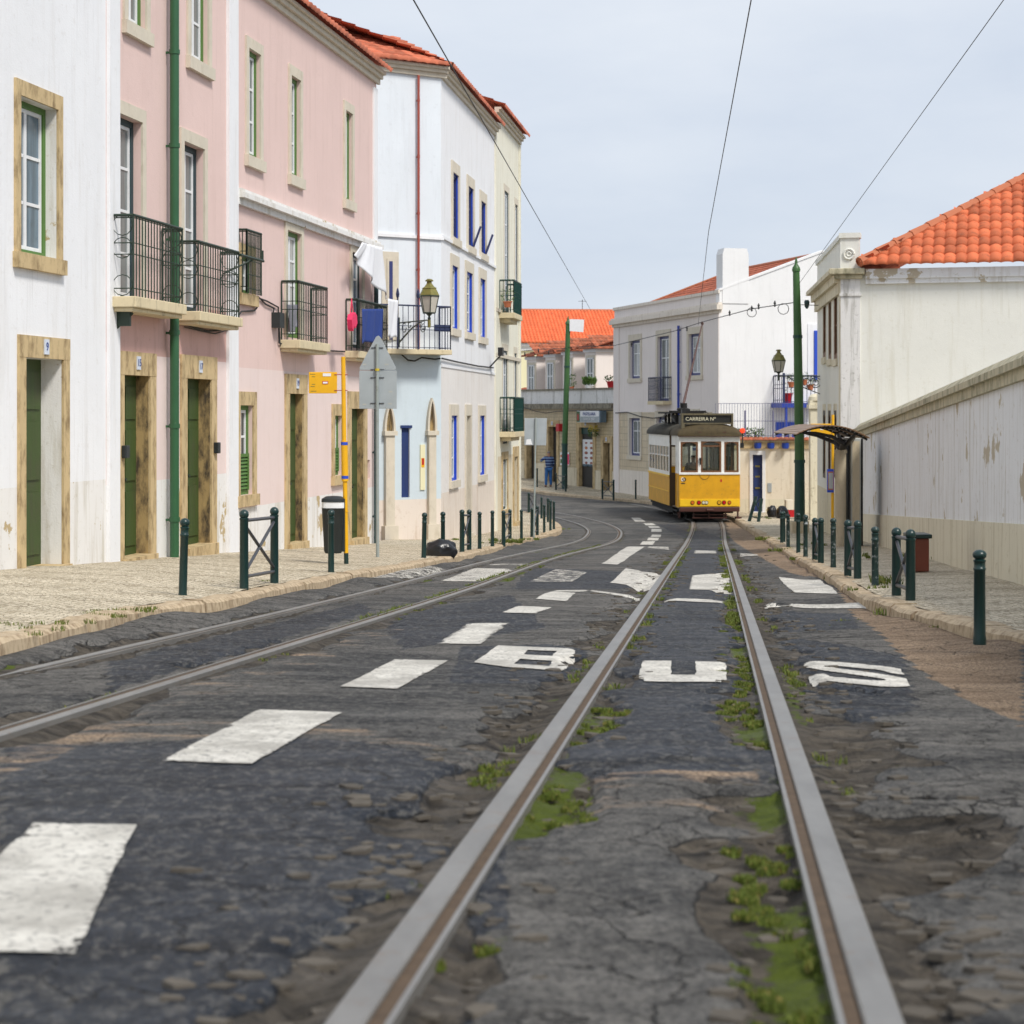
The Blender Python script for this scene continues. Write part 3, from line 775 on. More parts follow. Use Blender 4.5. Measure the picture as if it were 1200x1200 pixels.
for px, py, w, n, hh, off in ((145, 717, .35, 500, .05, .12), (30, 735, .4, 400, .05, .12), (375, 640, .3, 0, .04, .12), (525, 632, .35, 200, .07, .2), (596, 635, .55, 900, .16, .12), (572, 637, .3, 160, .1, .12), (620, 632, .4, 260, .08, .12), (657, 621, .35, 260, .12, .0),
        (300, 682, .3, 160, .04, .12), (900, 632, .5, 500, .14, .1), (925, 646, .5, 420, .13, .08), (945, 656, .3, 160, .09, .08), (982, 677, .35, 300, .09, .05), (1037, 685, .22, 260, .22, .12), (1020, 690, .3, 160, .08, .12), (1062, 722, .25, 260, .14, .02), (1040, 652, .9, 200, .12, .16), (1010, 733, .45, 260, .04, 0.), (890, 607, .6, 360, .12, .12), (952, 638, .5, 120, .1, .14), (1110, 735, .3, 200, .1, .03), (740, 589, .6, 120, .08, .0), (700, 583, .7, 120, .08, .0)):
    q = unproj(px, py, off)
    k = max(1, n//20)
    hh = hh*.55; k = max(1, k//2)
    for _ in range(k):
        x = q.x+rnd.uniform(-w, w)*.7; y = q.y+rnd.uniform(-w, w)*1.6
        sp.append((x, y, Sf(x, y)+off, 20, .06, hh))
grass('kerb_weeds', sp, seed=3)
# loose stones where the asphalt has broken
rnd = random.Random(9); mb = MB()
for _ in range(1300):
    y = 3.2+rnd.random()**1.6*32; s = rnd.choice((-1, -1, 1, 1, 1)); x = float(np.interp(y, [p.y for p in RT[:200]], [p.x for p in RT[:200]]))+s*(.56+abs(rnd.gauss(0, .20)))
    if rnd.random() < .25: x = float(np.interp(y, [p.y for p in RT[:200]], [p.x for p in RT[:200]]))+.475*s-s*rnd.uniform(.1, .3)
    r = rnd.uniform(.008, .034); z = float(roadZ(np.array([x]), np.array([y]))[0])-.004; n = rnd.choice((4, 5, 5)); a0 = rnd.random()*6
    top = []; bot = []
    for k in range(n):
        a = a0+6.283*k/n; q = r*rnd.uniform(.7, 1.2); bot.append(mb.P((x+q*math.cos(a)*1.4, y+q*math.sin(a), z))); top.append(mb.P((x+q*.9*math.cos(a)*1.5, y+q*.9*math.sin(a), z+r*.45+.10*r*math.sin(a*1.0+a0))))
    mb.face(top); [mb.face((bot[k], bot[(k+1) % n], top[(k+1) % n], top[k])) for k in range(n)]
M['rubble'] = simple('broken base stones', (.085, .073, .058), .9, var=.8, scale=9, world=True)
o = mb.build('loose_stones', 'rubble', recalc=False); tag(o, None, 'stones', kind='stuff')
# ------------------------------------------------------------------ building tools
def wall(mb, F, s0, s1, z0, z1, ops=(), bands=((-99, 0),), rev=.25, D=6., back=True, top=True, revm=0):
    ops = [o if len(o) > 4 else (*o, revm) for o in ops]
    ss = sorted({s0, s1, *[o[0] for o in ops], *[o[1] for o in ops]}); ss = [s for s in ss if s0-1e-6 <= s <= s1+1e-6]
    zs = sorted({z0, z1, *[o[2] for o in ops], *[o[3] for o in ops], *[b[0] for b in bands]}); zs = [z for z in zs if z0-1e-6 <= z <= z1+1e-6]
    for a, b in zip(ss, ss[1:]):
        if b-a < 1e-5: continue
        for c, d in zip(zs, zs[1:]):
            if d-c < 1e-5: continue
            m, n = (a+b)/2, (c+d)/2
            if any(o[0] < m < o[1] and o[2] < n < o[3] for o in ops): continue
            mb.m = 0
            for bz, bm_ in bands:
                if n > bz: mb.m = bm_
            mb.poly([(a, 0, c), (b, 0, c), (b, 0, d), (a, 0, d)])
    for o in ops:
        a, b, c, d, m = o; mb.m = m
        mb.poly([(a, 0, c), (a, -rev, c), (a, -rev, d), (a, 0, d)]); mb.poly([(b, 0, c), (b, -rev, c), (b, -rev, d), (b, 0, d)])
        mb.poly([(a, 0, d), (b, 0, d), (b, -rev, d), (a, -rev, d)]); mb.poly([(a, 0, c), (b, 0, c), (b, -rev, c), (a, -rev, c)])
        mb.m = 0
    mb.m = 0
    if back:
        mb.poly([(s0, 0, z0), (s0, -D, z0), (s0, -D, z1), (s0, 0, z1)]); mb.poly([(s1, 0, z0), (s1, -D, z0), (s1, -D, z1), (s1, 0, z1)])
        mb.poly([(s0, -D, z0), (s1, -D, z0), (s1, -D, z1), (s0, -D, z1)])
    if top: mb.poly([(s0, 0, z1), (s1, 0, z1), (s1, -D, z1), (s0, -D, z1)])
def rect(F, x0, x1, y0, y1, pm=None, t=0.):
    """pixel box -> s0,s1,z0,z1 with heights read at pm (default the middle)"""
    pm = (x0+x1)/2 if pm is None else pm
    return (F.S(x0, t), F.S(x1, t), F.Z(pm, y1, t), F.Z(pm, y0, t))
def window(par, F, r, frame='blue', sash='sash', glassm='bluepane', sur='stone_pale', sw=.13, rec=.13, fw=.07, bars=(2, 3), transom=None, sill=True, surt=.03, louvre=None, label=None, reveal_rec=None):
    s0, s1, z0, z1 = r
    f = MB(F); t1 = -rec; t0 = -rec-.05
    for a, b, c, d in ((s0, s0+fw, z0, z1), (s1-fw, s1, z0, z1), (s0+fw, s1-fw, z1-fw, z1), (s0+fw, s1-fw, z0, z0+fw)): f.box(a, b, t0, t1, c, d)
    w = f.build('window', frame, par)
    a0, a1, c0, c1 = s0+fw, s1-fw, z0+fw, z1-fw
    g = MB(F); t1 -= .02; q = .045
    for a, b, c, d in ((a0, a0+q, c0, c1), (a1-q, a1, c0, c1), (a0+q, a1-q, c1-q, c1), (a0+q, a1-q, c0, c0+q)): g.box(a, b, t0, t1, c, d)
    for k in range(1, bars[0]):
        m = a0+(a1-a0)*k/bars[0]; g.box(m-q*.7, m+q*.7, t0, t1, c0+q, c1-q)
    zz = [c0+(c1-c0)*k/bars[1] for k in range(1, bars[1])]
    if transom: zz = [c0+(c1-c0)*transom]
    for m in zz:
        for k in range(bars[0]):
            u0 = a0+(a1-a0)*k/bars[0]+q; u1 = a0+(a1-a0)*(k+1)/bars[0]-q; g.box(u0, u1, t0+.005, t1-.004, m-.018, m+.018)
    g.build('sash', sash, w)
    p = MB(F); p.box(a0, a1, t0-.03, t0+.012, c0, c1); p.build('pane', glassm, w)
    if louvre:
        l = MB(F); zt = z0+(z1-z0)*louvre[1]; n = int((zt-z0-.1)/.055)
        l.box(a0, a0+.05, -rec, -rec+.035, z0+fw, zt); l.box(a1-.05, a1, -rec, -rec+.035, z0+fw, zt); l.box(a0+.05, a1-.05, -rec, -rec+.035, zt-.05, zt)
        for k in range(n):
            z = z0+fw+.02+k*.055
            l.poly([(a0+.05, -rec+.03, z), (a1-.05, -rec+.03, z), (a1-.05, -rec+.002, z+.045), (a0+.05, -rec+.002, z+.045)])
        l.box(a0+.05, a1-.05, -rec-.0, -rec+.001, z0+fw, zt)
        l.build('louvred_shutter', louvre[0], w)
    if sur:
        s = MB(F)
        s.box(s0-sw, s0, .001, surt, z0, z1); s.box(s1, s1+sw, .001, surt, z0, z1); s.box(s0-sw, s1+sw, .001, surt, z1, z1+sw*1.3)
        if sill: s.box(s0-sw-.03, s1+sw+.03, .001, surt+.04, z0-.17, z0)
        s.build('surround', sur, w)
    if label: w['label'] = label
    return w
def door(par, F, r, leaf='green_door', sur='stone', sw=.18, rec=.25, panels=2, number=None, surt=.03, handle='iron', label=None, lw=None):
    s0, s1, z0, z1 = r
    d = MB(F); d.box(s0, s1, -rec-.06, -rec, z0, z1)
    for k in range(panels):
        a = s0+(s1-s0)*(k+.12)/panels; b = s0+(s1-s0)*(k+.88)/panels
        for c, e in ((.06, .36), (.42, .70), (.76, .94)):
            d.box(a, b, -rec, -rec+.018, z0+(z1-z0)*c, z0+(z1-z0)*e)
    o = d.build('door', leaf, par)
    if handle:
        h = MB(F); zz = z0+1.0; m = s0+(s1-s0)*.5
        h.tube([(m-.06, -rec+.02, zz), (m-.06, -rec+.07, zz)], .022, 8); h.box(m-.09, m-.03, -rec+.0, -rec+.025, zz-.09, zz+.09)
        h.build('handle', handle, o)
    if sur:
        s = MB(F); s.box(s0-sw, s0, .001, surt, z0-.3, z1); s.box(s1, s1+sw, .001, surt, z0-.3, z1); s.box(s0-sw, s1+sw, .001, surt+.004, z1, z1+sw*1.35)
        s.box(s0-sw*.5, s1+sw*.5, -.25, .10, z0-.3, z0+.02)
        s.build('surround', sur, o)
    if number:
        n = MB(F); m = (s0+s1)/2; zc = z1+sw*.72; n.box(m-.06, m+.06, surt+.004, surt+.02, zc-.085, zc+.085); q = n.build('number_tile', 'tile_number', o)
        u = F.u; ang = math.atan2(u.y, u.x)
        # lettering faces out of the wall
        nv = F.n
        rz = math.atan2(nv.x, -nv.y)
        text_mesh(number, .13, 'ink', q, F(m, surt+.024, zc), (math.radians(90), 0, rz), 'numeral')
    if label: o['label'] = label
    return o
def rail_side(mb, P, Q, z0, h, sp=.105, r=.008, mids=(.10, .52, .66, .97), rings=False, top=.02):
    P = Vector(P); Q = Vector(Q); L = (Q-P).length; n = max(2, int(round(L/sp)))
    for m in mids: mb.tube([(*P, z0+h*m), (*Q, z0+h*m)], r*.9, 4)
    mb.tube([(*P, z0+h), (*Q, z0+h)], top, 6)
    if rings:
        k = max(1, int(L/.17))
        for i in range(k+1):
            c = P.lerp(Q, i/k); mb.tube([(*c, z0), (*c, z0+h)], r, 4)
        for i in range(k):
            c = P.lerp(Q, (i+.5)/k); e = (Q-P)/L; rr_ = L/k*.46
            for zc in (.14, .60, .88):
                mb.tube([(c.x+e.x*rr_*math.cos(a*.5236), c.y+e.y*rr_*math.cos(a*.5236), z0+h*zc+rr_*math.sin(a*.5236)) for a in range(13)], r*.75, 4, False)
    else:
        for i in range(n+1):
            c = P.lerp(Q, i/n); R = r*1.6 if i in (0, n) else r
            mb.tube([(*c, z0), (*c, z0+h)], R, 5 if i in (0, n) else 4)
def balcony(par, F, pw, po, pf, yt, th=.13, h=.93, mat='iron', slab='slab', rings=False, sp=.105, solid=None, tmax=None):
    s0 = F.S(pw)
    # projection such that the near outer corner lands on po
    lo, hi = .02, 1.2
    for _ in range(30):
        t = (lo+hi)/2; q = F(s0, t, 0); px = 600+FPX*q[0]/q[1]
        if px < po: lo = t
        else: hi = t
    t = (lo+hi)/2
    if tmax: t = min(t, tmax)
    s1 = F.S(pf, t); q = F(s0, t, 0); zt = -(yt-HY)/FPX*q[1]
    b = MB(F); b.box(s0-.02, s1+.02, .001, t+.03, zt-th, zt); b.box(s0+.02, s1-.02, .001, t-.02, zt-th-.05, zt-th)
    o = b.build('balcony', slab, par, bevel=.012)
    r = MB(F)
    rail_side(r, (s0+.03, .02), (s0+.03, t-.02), zt, h, rings=rings, sp=sp); rail_side(r, (s1-.03, .02), (s1-.03, t-.02), zt, h, rings=rings, sp=sp)
    rail_side(r, (s0+.03, t-.02), (s1-.03, t-.02), zt, h, sp=sp)
    ro = r.build('railing', mat, o)
    if solid:
        m = MB(F); m.box(s0+.03, s1-.03, t-.045, t-.035, zt+.05, zt+h-.03); m.build('panel', solid, ro)
    return o, s0, s1, t, zt
def tile_roof(name, O, U, V, mat, parent, w=.22, l=.36, inside=None, amp=.035, seg=6, seed=0, both=True):
    O, U, V = Vector(O), Vector(U), Vector(V); LU, LV = U.length, V.length; u, v = U.normalized(), V.normalized(); N = u.cross(v)
    if N.z < 0: N = -N
    nu = max(1, int(round(LU/w))); nv = max(1, int(round(LV/l))); w = LU/nu; l = LV/nv
    rs = np.random.RandomState(seed); vs = []; fs = []; tint = []
    for j in range(nv):
        jit = rs.rand(nu)
        lines = []
        for e in (0, 1, 2):
            row = []
            for i in range(nu*seg+1):
                a = i/seg; ph = (a % 1.0); c = min(nu-1, int(a)); pr = amp*(abs(math.cos(math.pi*ph))**.7)
                if e == 0: z = pr*.4-.02; vv = j*l-.03
                elif e == 1: z = pr*1.15+.035; vv = j*l-.03+.008*(jit[c]-.5)
                else: z = pr; vv = (j+1)*l
                p = O+u*(a*w)+v*vv+N*z; vs.append(tuple(p)); tint.append(float(jit[(c + (1 if ph > .5 else 0)) % nu])); row.append(len(vs)-1)
            lines.append(row)
        for A, B in zip(lines, lines[1:]):
            for i in range(nu*seg):
                cu = (i+.5)/seg*w; cv = (j+.5)*l
                if inside and not inside(cu, cv): continue
                fs.append((A[i], A[i+1], B[i+1], B[i]))
    mb = MB(); mb.v = [Vector(p) for p in vs]; mb.f = fs; mb.mi = [0]*len(fs); mb.uv = [(0, 0)]*len(vs)
    used = sorted({k for f in fs for k in f}); mp = {k: i for i, k in enumerate(used)}
    mb.v = [mb.v[k] for k in used]; mb.uv = [(0, 0)]*len(used); mb.f = [tuple(mp[k] for k in f) for f in fs]; tt = [tint[k] for k in used]
    o = mb.build(name, mat, parent, recalc=False, smooth='full')
    at = o.data.attributes.new('tint', 'FLOAT', 'POINT'); at.data.foreach_set('value', np.array(tt, np.float32))
    return o
def cornice(par, F, s0, s1, z, steps=((.06, .10), (.12, .08), (.18, .06)), mat='white', name='cornice', ends=.0):
    mb = MB(F); zz = z-sum(h for _, h in steps)
    for t, h in steps: mb.box(s0-ends, s1+ends, .001, t, zz, zz+h); zz += h
    return mb.build(name, mat, par)
def gutter_pipe(F, s, z0, z1, r, mat, label, t=None, offs=0.09, rings=True, name='drainpipe', lean=0):
    mb = MB(F); t = offs if t is None else t
    mb.tube([(s+lean, t, z0), (s, t, z1)], r, 12)
    if rings:
        z = z0+.5
        while z < z1: mb.tube([(s, t, z), (s, t, z+.06)], r*1.18, 12); mb.box(s-.01, s+.01, 0, t, z+.01, z+.04); z += 1.25
    return tag(mb.build(name, mat, smooth=True), label, 'drainpipe')
# ------------------------------------------------------------------ pink houses, left
ax = lambda y: -8.74+.1636*y
FA = Fr((ax(8), 8), (ax(37.05), 37.05), 1)
def sA(px): return FA.S(px)
Send = FA.L
# far-left white house outside the photograph's edge
hK = thing('town_house', 'white town house with plain front nearest the camera at the far left', 'house', FA(sA(60), 0, -2))
mb = MB(FA); r1 = rect(FA, 28, 72, 420, 668); r1 = (r1[0], r1[1], Sf(-6.4, 21)+.15, r1[3]); r2 = rect(FA, 22, 66, 120, 300)
r3 = (1.2, 2.2, -1.3, 1.3); r4 = (5.0, 6.0, -1.6, 1.3); r5 = (1.2, 2.2, 2.2, 4.1); r6 = (5.0, 6.0, 2.2, 4.1)
wall(mb, FA, 0, sA(124), -4.0, 6.0, [r1, r2, r3, r4, r5, r6], ((-99, 0), (-.80, 1)), rev=.25)
mb.build('wall', ['skirt', 'white'], hK)
door(hK, FA, r1, 'green_door', 'stone', number='9')
for r_ in (r2, r3, r4, r5, r6): window(hK, FA, r_, 'green_paint', bars=(2, 3), glassm='bluepane', sur='stone')
cornice(hK, FA, 0, sA(124), 6.2, mat='stone_pale')
# house A
hA = thing('town_house', 'rosy pink town house with two green doorways and two joined iron balconies', 'house', FA(sA(200), 0, -2))
A0, A1 = sA(124), sA(276)
zg = lambda px, t=0.: Sf(*FA(FA.S(px), t, 0)[:2])+.12+.022*2.6
rd1 = list(rect(FA, 143.5, 174, 440, 655, pm=160)); rd1[2] = zg(158)+.03
rd2 = list(rect(FA, 217.5, 246, 444, 645, pm=231)); rd2[2] = zg(231)+.12
w1 = list(rect(FA, 141, 167, 175, 350, pm=150)); w1 = [sA(136), sA(165), 1.42, 3.75]
zb2 = FA.Z(233, 366, .35)
w2 = [sA(214), sA(238), 1.42, 3.75]
w3 = list(rect(FA, 281.5, 295, 300, 345, pm=289))
wA = [w1, w2]
up = [(sA(148), sA(170), 4.95, 6.6), (sA(222), sA(243), 4.95, 6.6)]
mb = MB(FA)
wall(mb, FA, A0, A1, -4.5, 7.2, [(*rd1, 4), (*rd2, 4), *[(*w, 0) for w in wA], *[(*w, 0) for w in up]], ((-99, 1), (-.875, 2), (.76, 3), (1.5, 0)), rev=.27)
mb.build('wall', ['pink', 'skirt', 'pink_pale', 'pink_shaded', 'stone_dirty'], hA)
door(hA, FA, rd1, 'green_door', 'stone', sw=.22, number='15', rec=.17)
door(hA, FA, rd2, 'green_door', 'stone', sw=.24, number='17', rec=.17)
for w in wA: window(hA, FA, w, 'teal_paint', glassm='greypane', sur='stone_pale', bars=(2, 4), sill=False, rec=.1, fw=.08)
for w in up: window(hA, FA, w, 'green_paint', glassm='greypane', sur='stone_pale', bars=(2, 3), rec=.06)
for (px0, px1, nm) in ((124.5, 136.5, 'pilaster'), (265, 276, 'pilaster')):
    m = MB(FA); m.box(sA(px0), sA(px1), .001, .05, -3.5, 7.0); m.build(nm, 'white', hA)
cornice(hA, FA, A0, A1, 7.3, mat='stone_pale')
oA1, a0, a1, tA, zA = balcony(hA, FA, 128, 157, 216, 347, th=.135, h=1.0, rings=True)
m = MB(FA)
for px in (138,): m.extrude([(0, 0), (1, 0)], 0, 0) if False else None
m.box(a0+.12, a0+.17, .0, .22, zA-.36, zA-.18); m.tube([(a0+.145, .0, zA-.42), (a0+.145, .25, zA-.2)], .018, 5)
m.build('bracket', 'iron', oA1)
balcony(hA, FA, 207, 233, 282, 364.5, th=.13, h=.95, rings=True)
# house B
hB = thing('town_house', 'pale pink town house with louvred ground window and two iron balconies hung with washing', 'house', FA(sA(350), 0, -2.4))
B0, B1 = sA(276), Send
rd3 = list(rect(FA, 338, 354, 461.5, 643, pm=346)); rd3[2] = zg(346)+.08
rd4 = list(rect(FA, 410.5, 425.5, 479, 641, pm=418)); rd4[2] = zg(418)+.08
g1 = list(rect(FA, 279.8, 295.5, 475, 580)); g2 = list(rect(FA, 391, 400, 487, 557)); g3 = list(rect(FA, 429.5, 433.5, 539, 561))
b3 = list(rect(FA, 335.5, 352, 272, 396)); b4 = list(rect(FA, 411.5, 424, 297, 408))
upB = [(sA(290), sA(304), 3.95, 5.6), (sA(340), sA(351), 3.95, 5.6), (sA(404), sA(412), 3.95, 5.6)]
mb = MB(FA)
wall(mb, FA, B0, B1, -4.5, 6.55, [(*rd3, 4), (*rd4, 4), g1, g2, g3, b3, b4, w3, *upB], ((-99, 1), (-1.43, 2), (.70, 0)), rev=.27)
mb.build('wall', ['pink', 'skirt', 'pink_pale', 'pink_shaded', 'stone_dirty'], hB)
door(hB, FA, rd3, 'green_door', 'stone', sw=.24, number='19', rec=.12); door(hB, FA, rd4, 'green_door', 'stone', sw=.24, rec=.12)
window(hB, FA, g1, 'green_paint', glassm='darkpane', sur='stone', sw=.16, rec=.06, louvre=('green_paint', .46), bars=(2, 3))
window(hB, FA, g2, 'green_paint', glassm='darkpane', sur='stone', sw=.16, rec=.06, louvre=('green_paint', .46), bars=(2, 3))
window(hB, FA, g3, 'green_paint', glassm='darkpane', sur=None, bars=(1, 1), rec=.06, fw=.03)
window(hB, FA, w3, 'green_paint', glassm='greypane', sur='stone', bars=(2, 2), rec=.05)
window(hB, FA, b3, 'green_paint', glassm='curtain', sur='stone_pale', bars=(2, 4), rec=.05, sill=False)
window(hB, FA, b4, 'teal_paint', glassm='bluepane', sur='stone_pale', bars=(2, 4), rec=.05, sill=False)
for r_ in upB: window(hB, FA, r_, 'green_paint', glassm='greypane', sur='stone_pale', bars=(2, 3), rec=.05)
m = MB(FA); rail_side(m, (w3[0]-.08, .12), (w3[1]+.1, .12), FA.Z(289, 345), .95, sp=.07, mids=(.08, .3, .52, .75, .95)); rail_side(m, (w3[0]-.08, 0), (w3[0]-.08, .12), FA.Z(289, 345), .95, sp=.07)
m.build('window_guard', 'iron', hB)
m = MB(FA); zc = FA.Z(410, 277); m.box(B0, Send+.02, .001, .06, zc-.16, zc-.06); m.box(B0, Send+.05, .001, .14, zc-.06, zc+.02); m.box(B0, Send+.03, .001, .09, zc+.02, zc+.08)
m.build('string_course', 'skirt', hB)
m = MB(FA); m.box(sA(436.5), Send-.01, .001, .035, zc+.1, 6.4); m.build('pilaster', 'white', hB)
oB3 = balcony(hB, FA, 328, 350, 385, 398, th=.14, h=.95)
oB4 = balcony(hB, FA, 404, 419, 455, 411, th=.13, h=.95, tmax=.42)
cornice(hB, FA, B0, Send+.1, 6.75, mat='stone_pale')
e0 = Vector(FA(B0-.2, .25, 6.78)); e1 = Vector(FA(Send+.15, .25, 6.78)); inn = Vector((*(-FA.n*3.2), 1.35))
tile_roof('roof', e0, e1-e0, inn, 'roof_mid', hB, w=.24)
e0 = Vector(FA(A0, .25, 7.33)); e1 = Vector(FA(A1, .25, 7.33)); tile_roof('roof', e0, e1-e0, inn, 'roof_mid', hA, w=.24)
# ------------------------------------------------------------------ white and blue house
hC = thing('town_house', 'white town house with bright blue window frames and a pale blue angled end', 'house', (-1.6, 43, -2.9))
F1 = Fr((-3.55, 40.7), (-1.585, 42), 1); F2 = Fr((-1.585, 42), (-.474, 50.75), 1)
q = lambda *a, **k: list(rect(F2, *a, **k))
o2 = [q(529, 535.7, 312, 385.5), q(546, 553, 319.5, 390), q(562, 568, 327, 395.5),
      q(530, 536.5, 204, 280), q(548, 554, 220, 289.5), q(563, 568.5, 237, 298),
      q(528, 535, 487, 563), q(561.5, 567.3, 487, 556.5)]
dC = q(546, 550.5, 487, 559); dC[2] = F2.Z(548, 626)
mb = MB(F2); zs_ = F2.Z(550, 571, 0)
up2 = [(F2.S(529), F2.S(535.7), 5.95, 6.9)] if False else []
wall(mb, F2, 0, F2.L, -4.8, 7.6, [*[(*o, 4) for o in o2], (*dC, 2)], ((-99, 1), (F2.Z(530, 575), 3), (F2.Z(540, 431), 0)), rev=.2, D=7)
mb.m = 0
mb.build('wall', ['white', 'skirt_rose', 'stone_pale', 'whitelow', 'blue'], hC)
for i, o in enumerate(o2): window(hC, F2, o, 'blue' if i not in (3, 4, 5) else 'blue_dark', glassm='bluepane' if i not in (3, 4, 5) else 'darkpane', sash='sash' if i not in (3, 4, 5) else 'blue_dark', sur='stone_pale', sw=.20, rec=.035, bars=(2, 3), fw=.055)
d_ = door(hC, F2, dC, 'dark_wood', 'stone_pale', sw=.2, rec=.25, panels=1)
m = MB(F2)
for py, th in ((313, .10),):
    z = F2.Z(579, 313); m.box(0, F2.L, .001, .05, z-.03, z+.04)
z = F2.Z(579, 438); m.box(0, F2.L, .001, .02, z-.03, z+.03)
m.build('string_course', 'white', hC)
# open dark blue shutters on the upper windows
for a in (o2[4], o2[5]):
    m = MB(F2); m.poly([(a[1]-.1, .02, a[2]+.05), (a[1]+.0, .02, a[2]+.05), (a[1]+.0, .2, a[2]+.55), (a[1]-.1, .2, a[2]+.55)]); m.tube([(a[1], .02, a[2]+.05), (a[1], .2, a[2]+.55)], .03, 5); m.build('propped_shutter', 'blue_dark', hC)
cornice(hC, F2, 0, F2.L, 7.75, mat='stone_pale')
cornice(hC, F1, .3, F1.L+.12, 7.75, mat='stone_pale')
mb = MB(F1); s_n = lambda px: F1.S(px)
dN = [F1.S(470.5), F1.S(480), F1.Z(475, 583), F1.Z(475, 500)]
wall(mb, F1, 0, F1.L, -4.6, 7.6, [dN], ((-99, 1), (F1.Z(490, 585), 2), (F1.Z(490, 412), 0)), rev=.3, D=4, back=False, top=False)
mb.build('angled_wall', ['white_blue', 'skirt_rose', 'pale_blue'], hC)
m = MB(F1); a, b, c, d = dN
m.box(a, b, -.12, -.05, c, d+.0)
for k in range(7):
    x = a+(b-a)*(k+.5)/7; m.extrude([(x-.018, d+.02), (x+.018, d+.02), (x+.018, d+.22), (x, d+.27), (x-.018, d+.22)], -.06, -.03)
m.box(a-.03, b+.05, -.02, .03, d-.03, d+.03); m.build('navy_plank_door', 'navy_door', hC, )
for px0, px1 in ((448.5, 461.5), (499, 510)):
    u0, u1 = F1.S(px0), F1.S(px1); zt = F1.Z(456, 473 if px0 < 480 else 466); zm = F1.Z(456, 505); zb = -4.0; cm = (u0+u1)/2; hw = (u1-u0)/2
    m = MB(F1); m.box(u0+.03, u1-.03, .001, .10, zb, zm-.10); m.box(u0-.02, u1+.02, .001, .14, zm-.10, zm)
    m.box(u0-.03, u1+.03, .001, .16, zb, F1.Z(456, 616))
    # pointed niche
    n = 8; outer = []; inner = []
    for k in range(n+1):
        t = k/n; outer.append((cm-hw*(1-t**2.0)**.8 if t < 1 else cm, zm+(zt-zm)*t)); inner.append((cm-(hw-.05)*(1-t**2.0)**.8 if t < 1 else cm, zm+(zt-.07-zm)*t))
    for sg in (0, 1):
        f = (lambda p: p) if sg == 0 else (lambda p: (2*cm-p[0], p[1]))
        for k in range(n):
            a_, b_, c_, d_ = f(outer[k]), f(outer[k+1]), f(inner[k+1]), f(inner[k])
            m.extrude([a_, b_, c_, d_], .001, .09)
    ob = m.build('niche_pillar', 'stone_pale', hC)
    m = MB(F1); pts = [(p[0], p[1]) for p in inner]+[(2*cm-p[0], p[1]) for p in inner[::-1][1:]]
    m.extrude(pts, .002, .012); m.build('niche_recess', 'stone_dirty', ob)
m = MB(F1); z0_, z1_ = F1.Z(494, 574), F1.Z(494, 521); u0, u1 = F1.S(492), F1.S(497.5); m.box(u0, u1, .001, .03, z0_, z1_); sg = m.build('tall_notice_board', 'yellow', hC)
m = MB(F1); m.box(u0+.02, u1-.02, .03, .034, z0_+.5, z1_-.3); m.m = 1; m.box(u0+.035, u1-.035, .034, .037, z0_+.7, z1_-.45); m.build('notice', ['yellowpaint', 'red'], sg)
m = MB(F1); z = F1.Z(480, 277.5); m.box(.2, F1.L+.05, .001, .05, z-.03, z+.04); m.build('string_course', 'white', hC)
# long blue balcony on the angled end
m = MB(F1); zb_ = F1.Z(480, 411)+.02; t_ = .5; u0, u1 = F1.S(452), F1.S(507)
u0 = .55; m.box(u0, F1.L-.02, .001, t_, zb_-.11, zb_); ob = m.build('balcony', 'slab', hC, bevel=.01)
m = MB(F1); h_ = .95
rail_side(m, (u0, t_-.02), (F1.L-.05, t_-.02), zb_, h_, mids=(.04, .45, .53), sp=.14); rail_side(m, (F1.L-.05, .0), (F1.L-.05, t_-.02), zb_, h_, mids=(.04, .45, .53), sp=.11); rail_side(m, (u0, .0), (u0, t_-.02), zb_, h_, mids=(.04, .45, .53), sp=.14)
m.box(F1.S(496), F1.L-.05, t_-.035, t_-.028, zb_+.40, zb_+.55)
for u_ in (F1.S(466, t_), F1.S(490, t_)):
    m.tube([(u_, t_, zb_), (u_, t_, zb_+h_+.15)], .02, 6); m.lathe([(.0, 0), (.03, .03), (.04, .10), (.02, .2), (0, .24)], (u_, t_, zb_+h_+.14), 8)
m.build('railing', 'iron_navy', ob)
dB = (F1.S(452.5), F1.S(461), F1.Z(455, 398), F1.Z(455, 303))
m = MB(F1); m.box(dB[0]-.12, dB[1]+.12, .001, .03, dB[2], dB[3]+.15); m.box(dB[0], dB[1], .03, .05, dB[2], dB[3]); m.build('balcony_door', ['stone_pale'], hC)
m = MB(F1); m.box(dB[0]+.05, dB[1]-.05, .05, .06, dB[2], dB[3]-.06); m.build('balcony_door_leaf', 'blue_dark', hC)
e0 = Vector(F2(-.1, .25, 7.78)); e1 = Vector(F2(F2.L, .25, 7.78)); tile_roof('roof', e0, e1-e0, Vector((*(-F2.n*3.2), 1.3)), 'roof_mid', hC, w=.24)
e0 = Vector(F1(.0, .25, 7.78)); e1 = Vector(F1(F1.L+.1, .25, 7.78)); tile_roof('roof', e0, e1-e0, Vector((*(-F1.n*2.6), 1.05)), 'roof_mid', hC, w=.24)
tag(gutter_pipe(F1, F1.S(490.5, .08), zb_+.0, 7.5, .028, 'pipe_red', None, t=.08), 'thin rust red pipe down the white angled wall behind the street lantern', 'drainpipe')
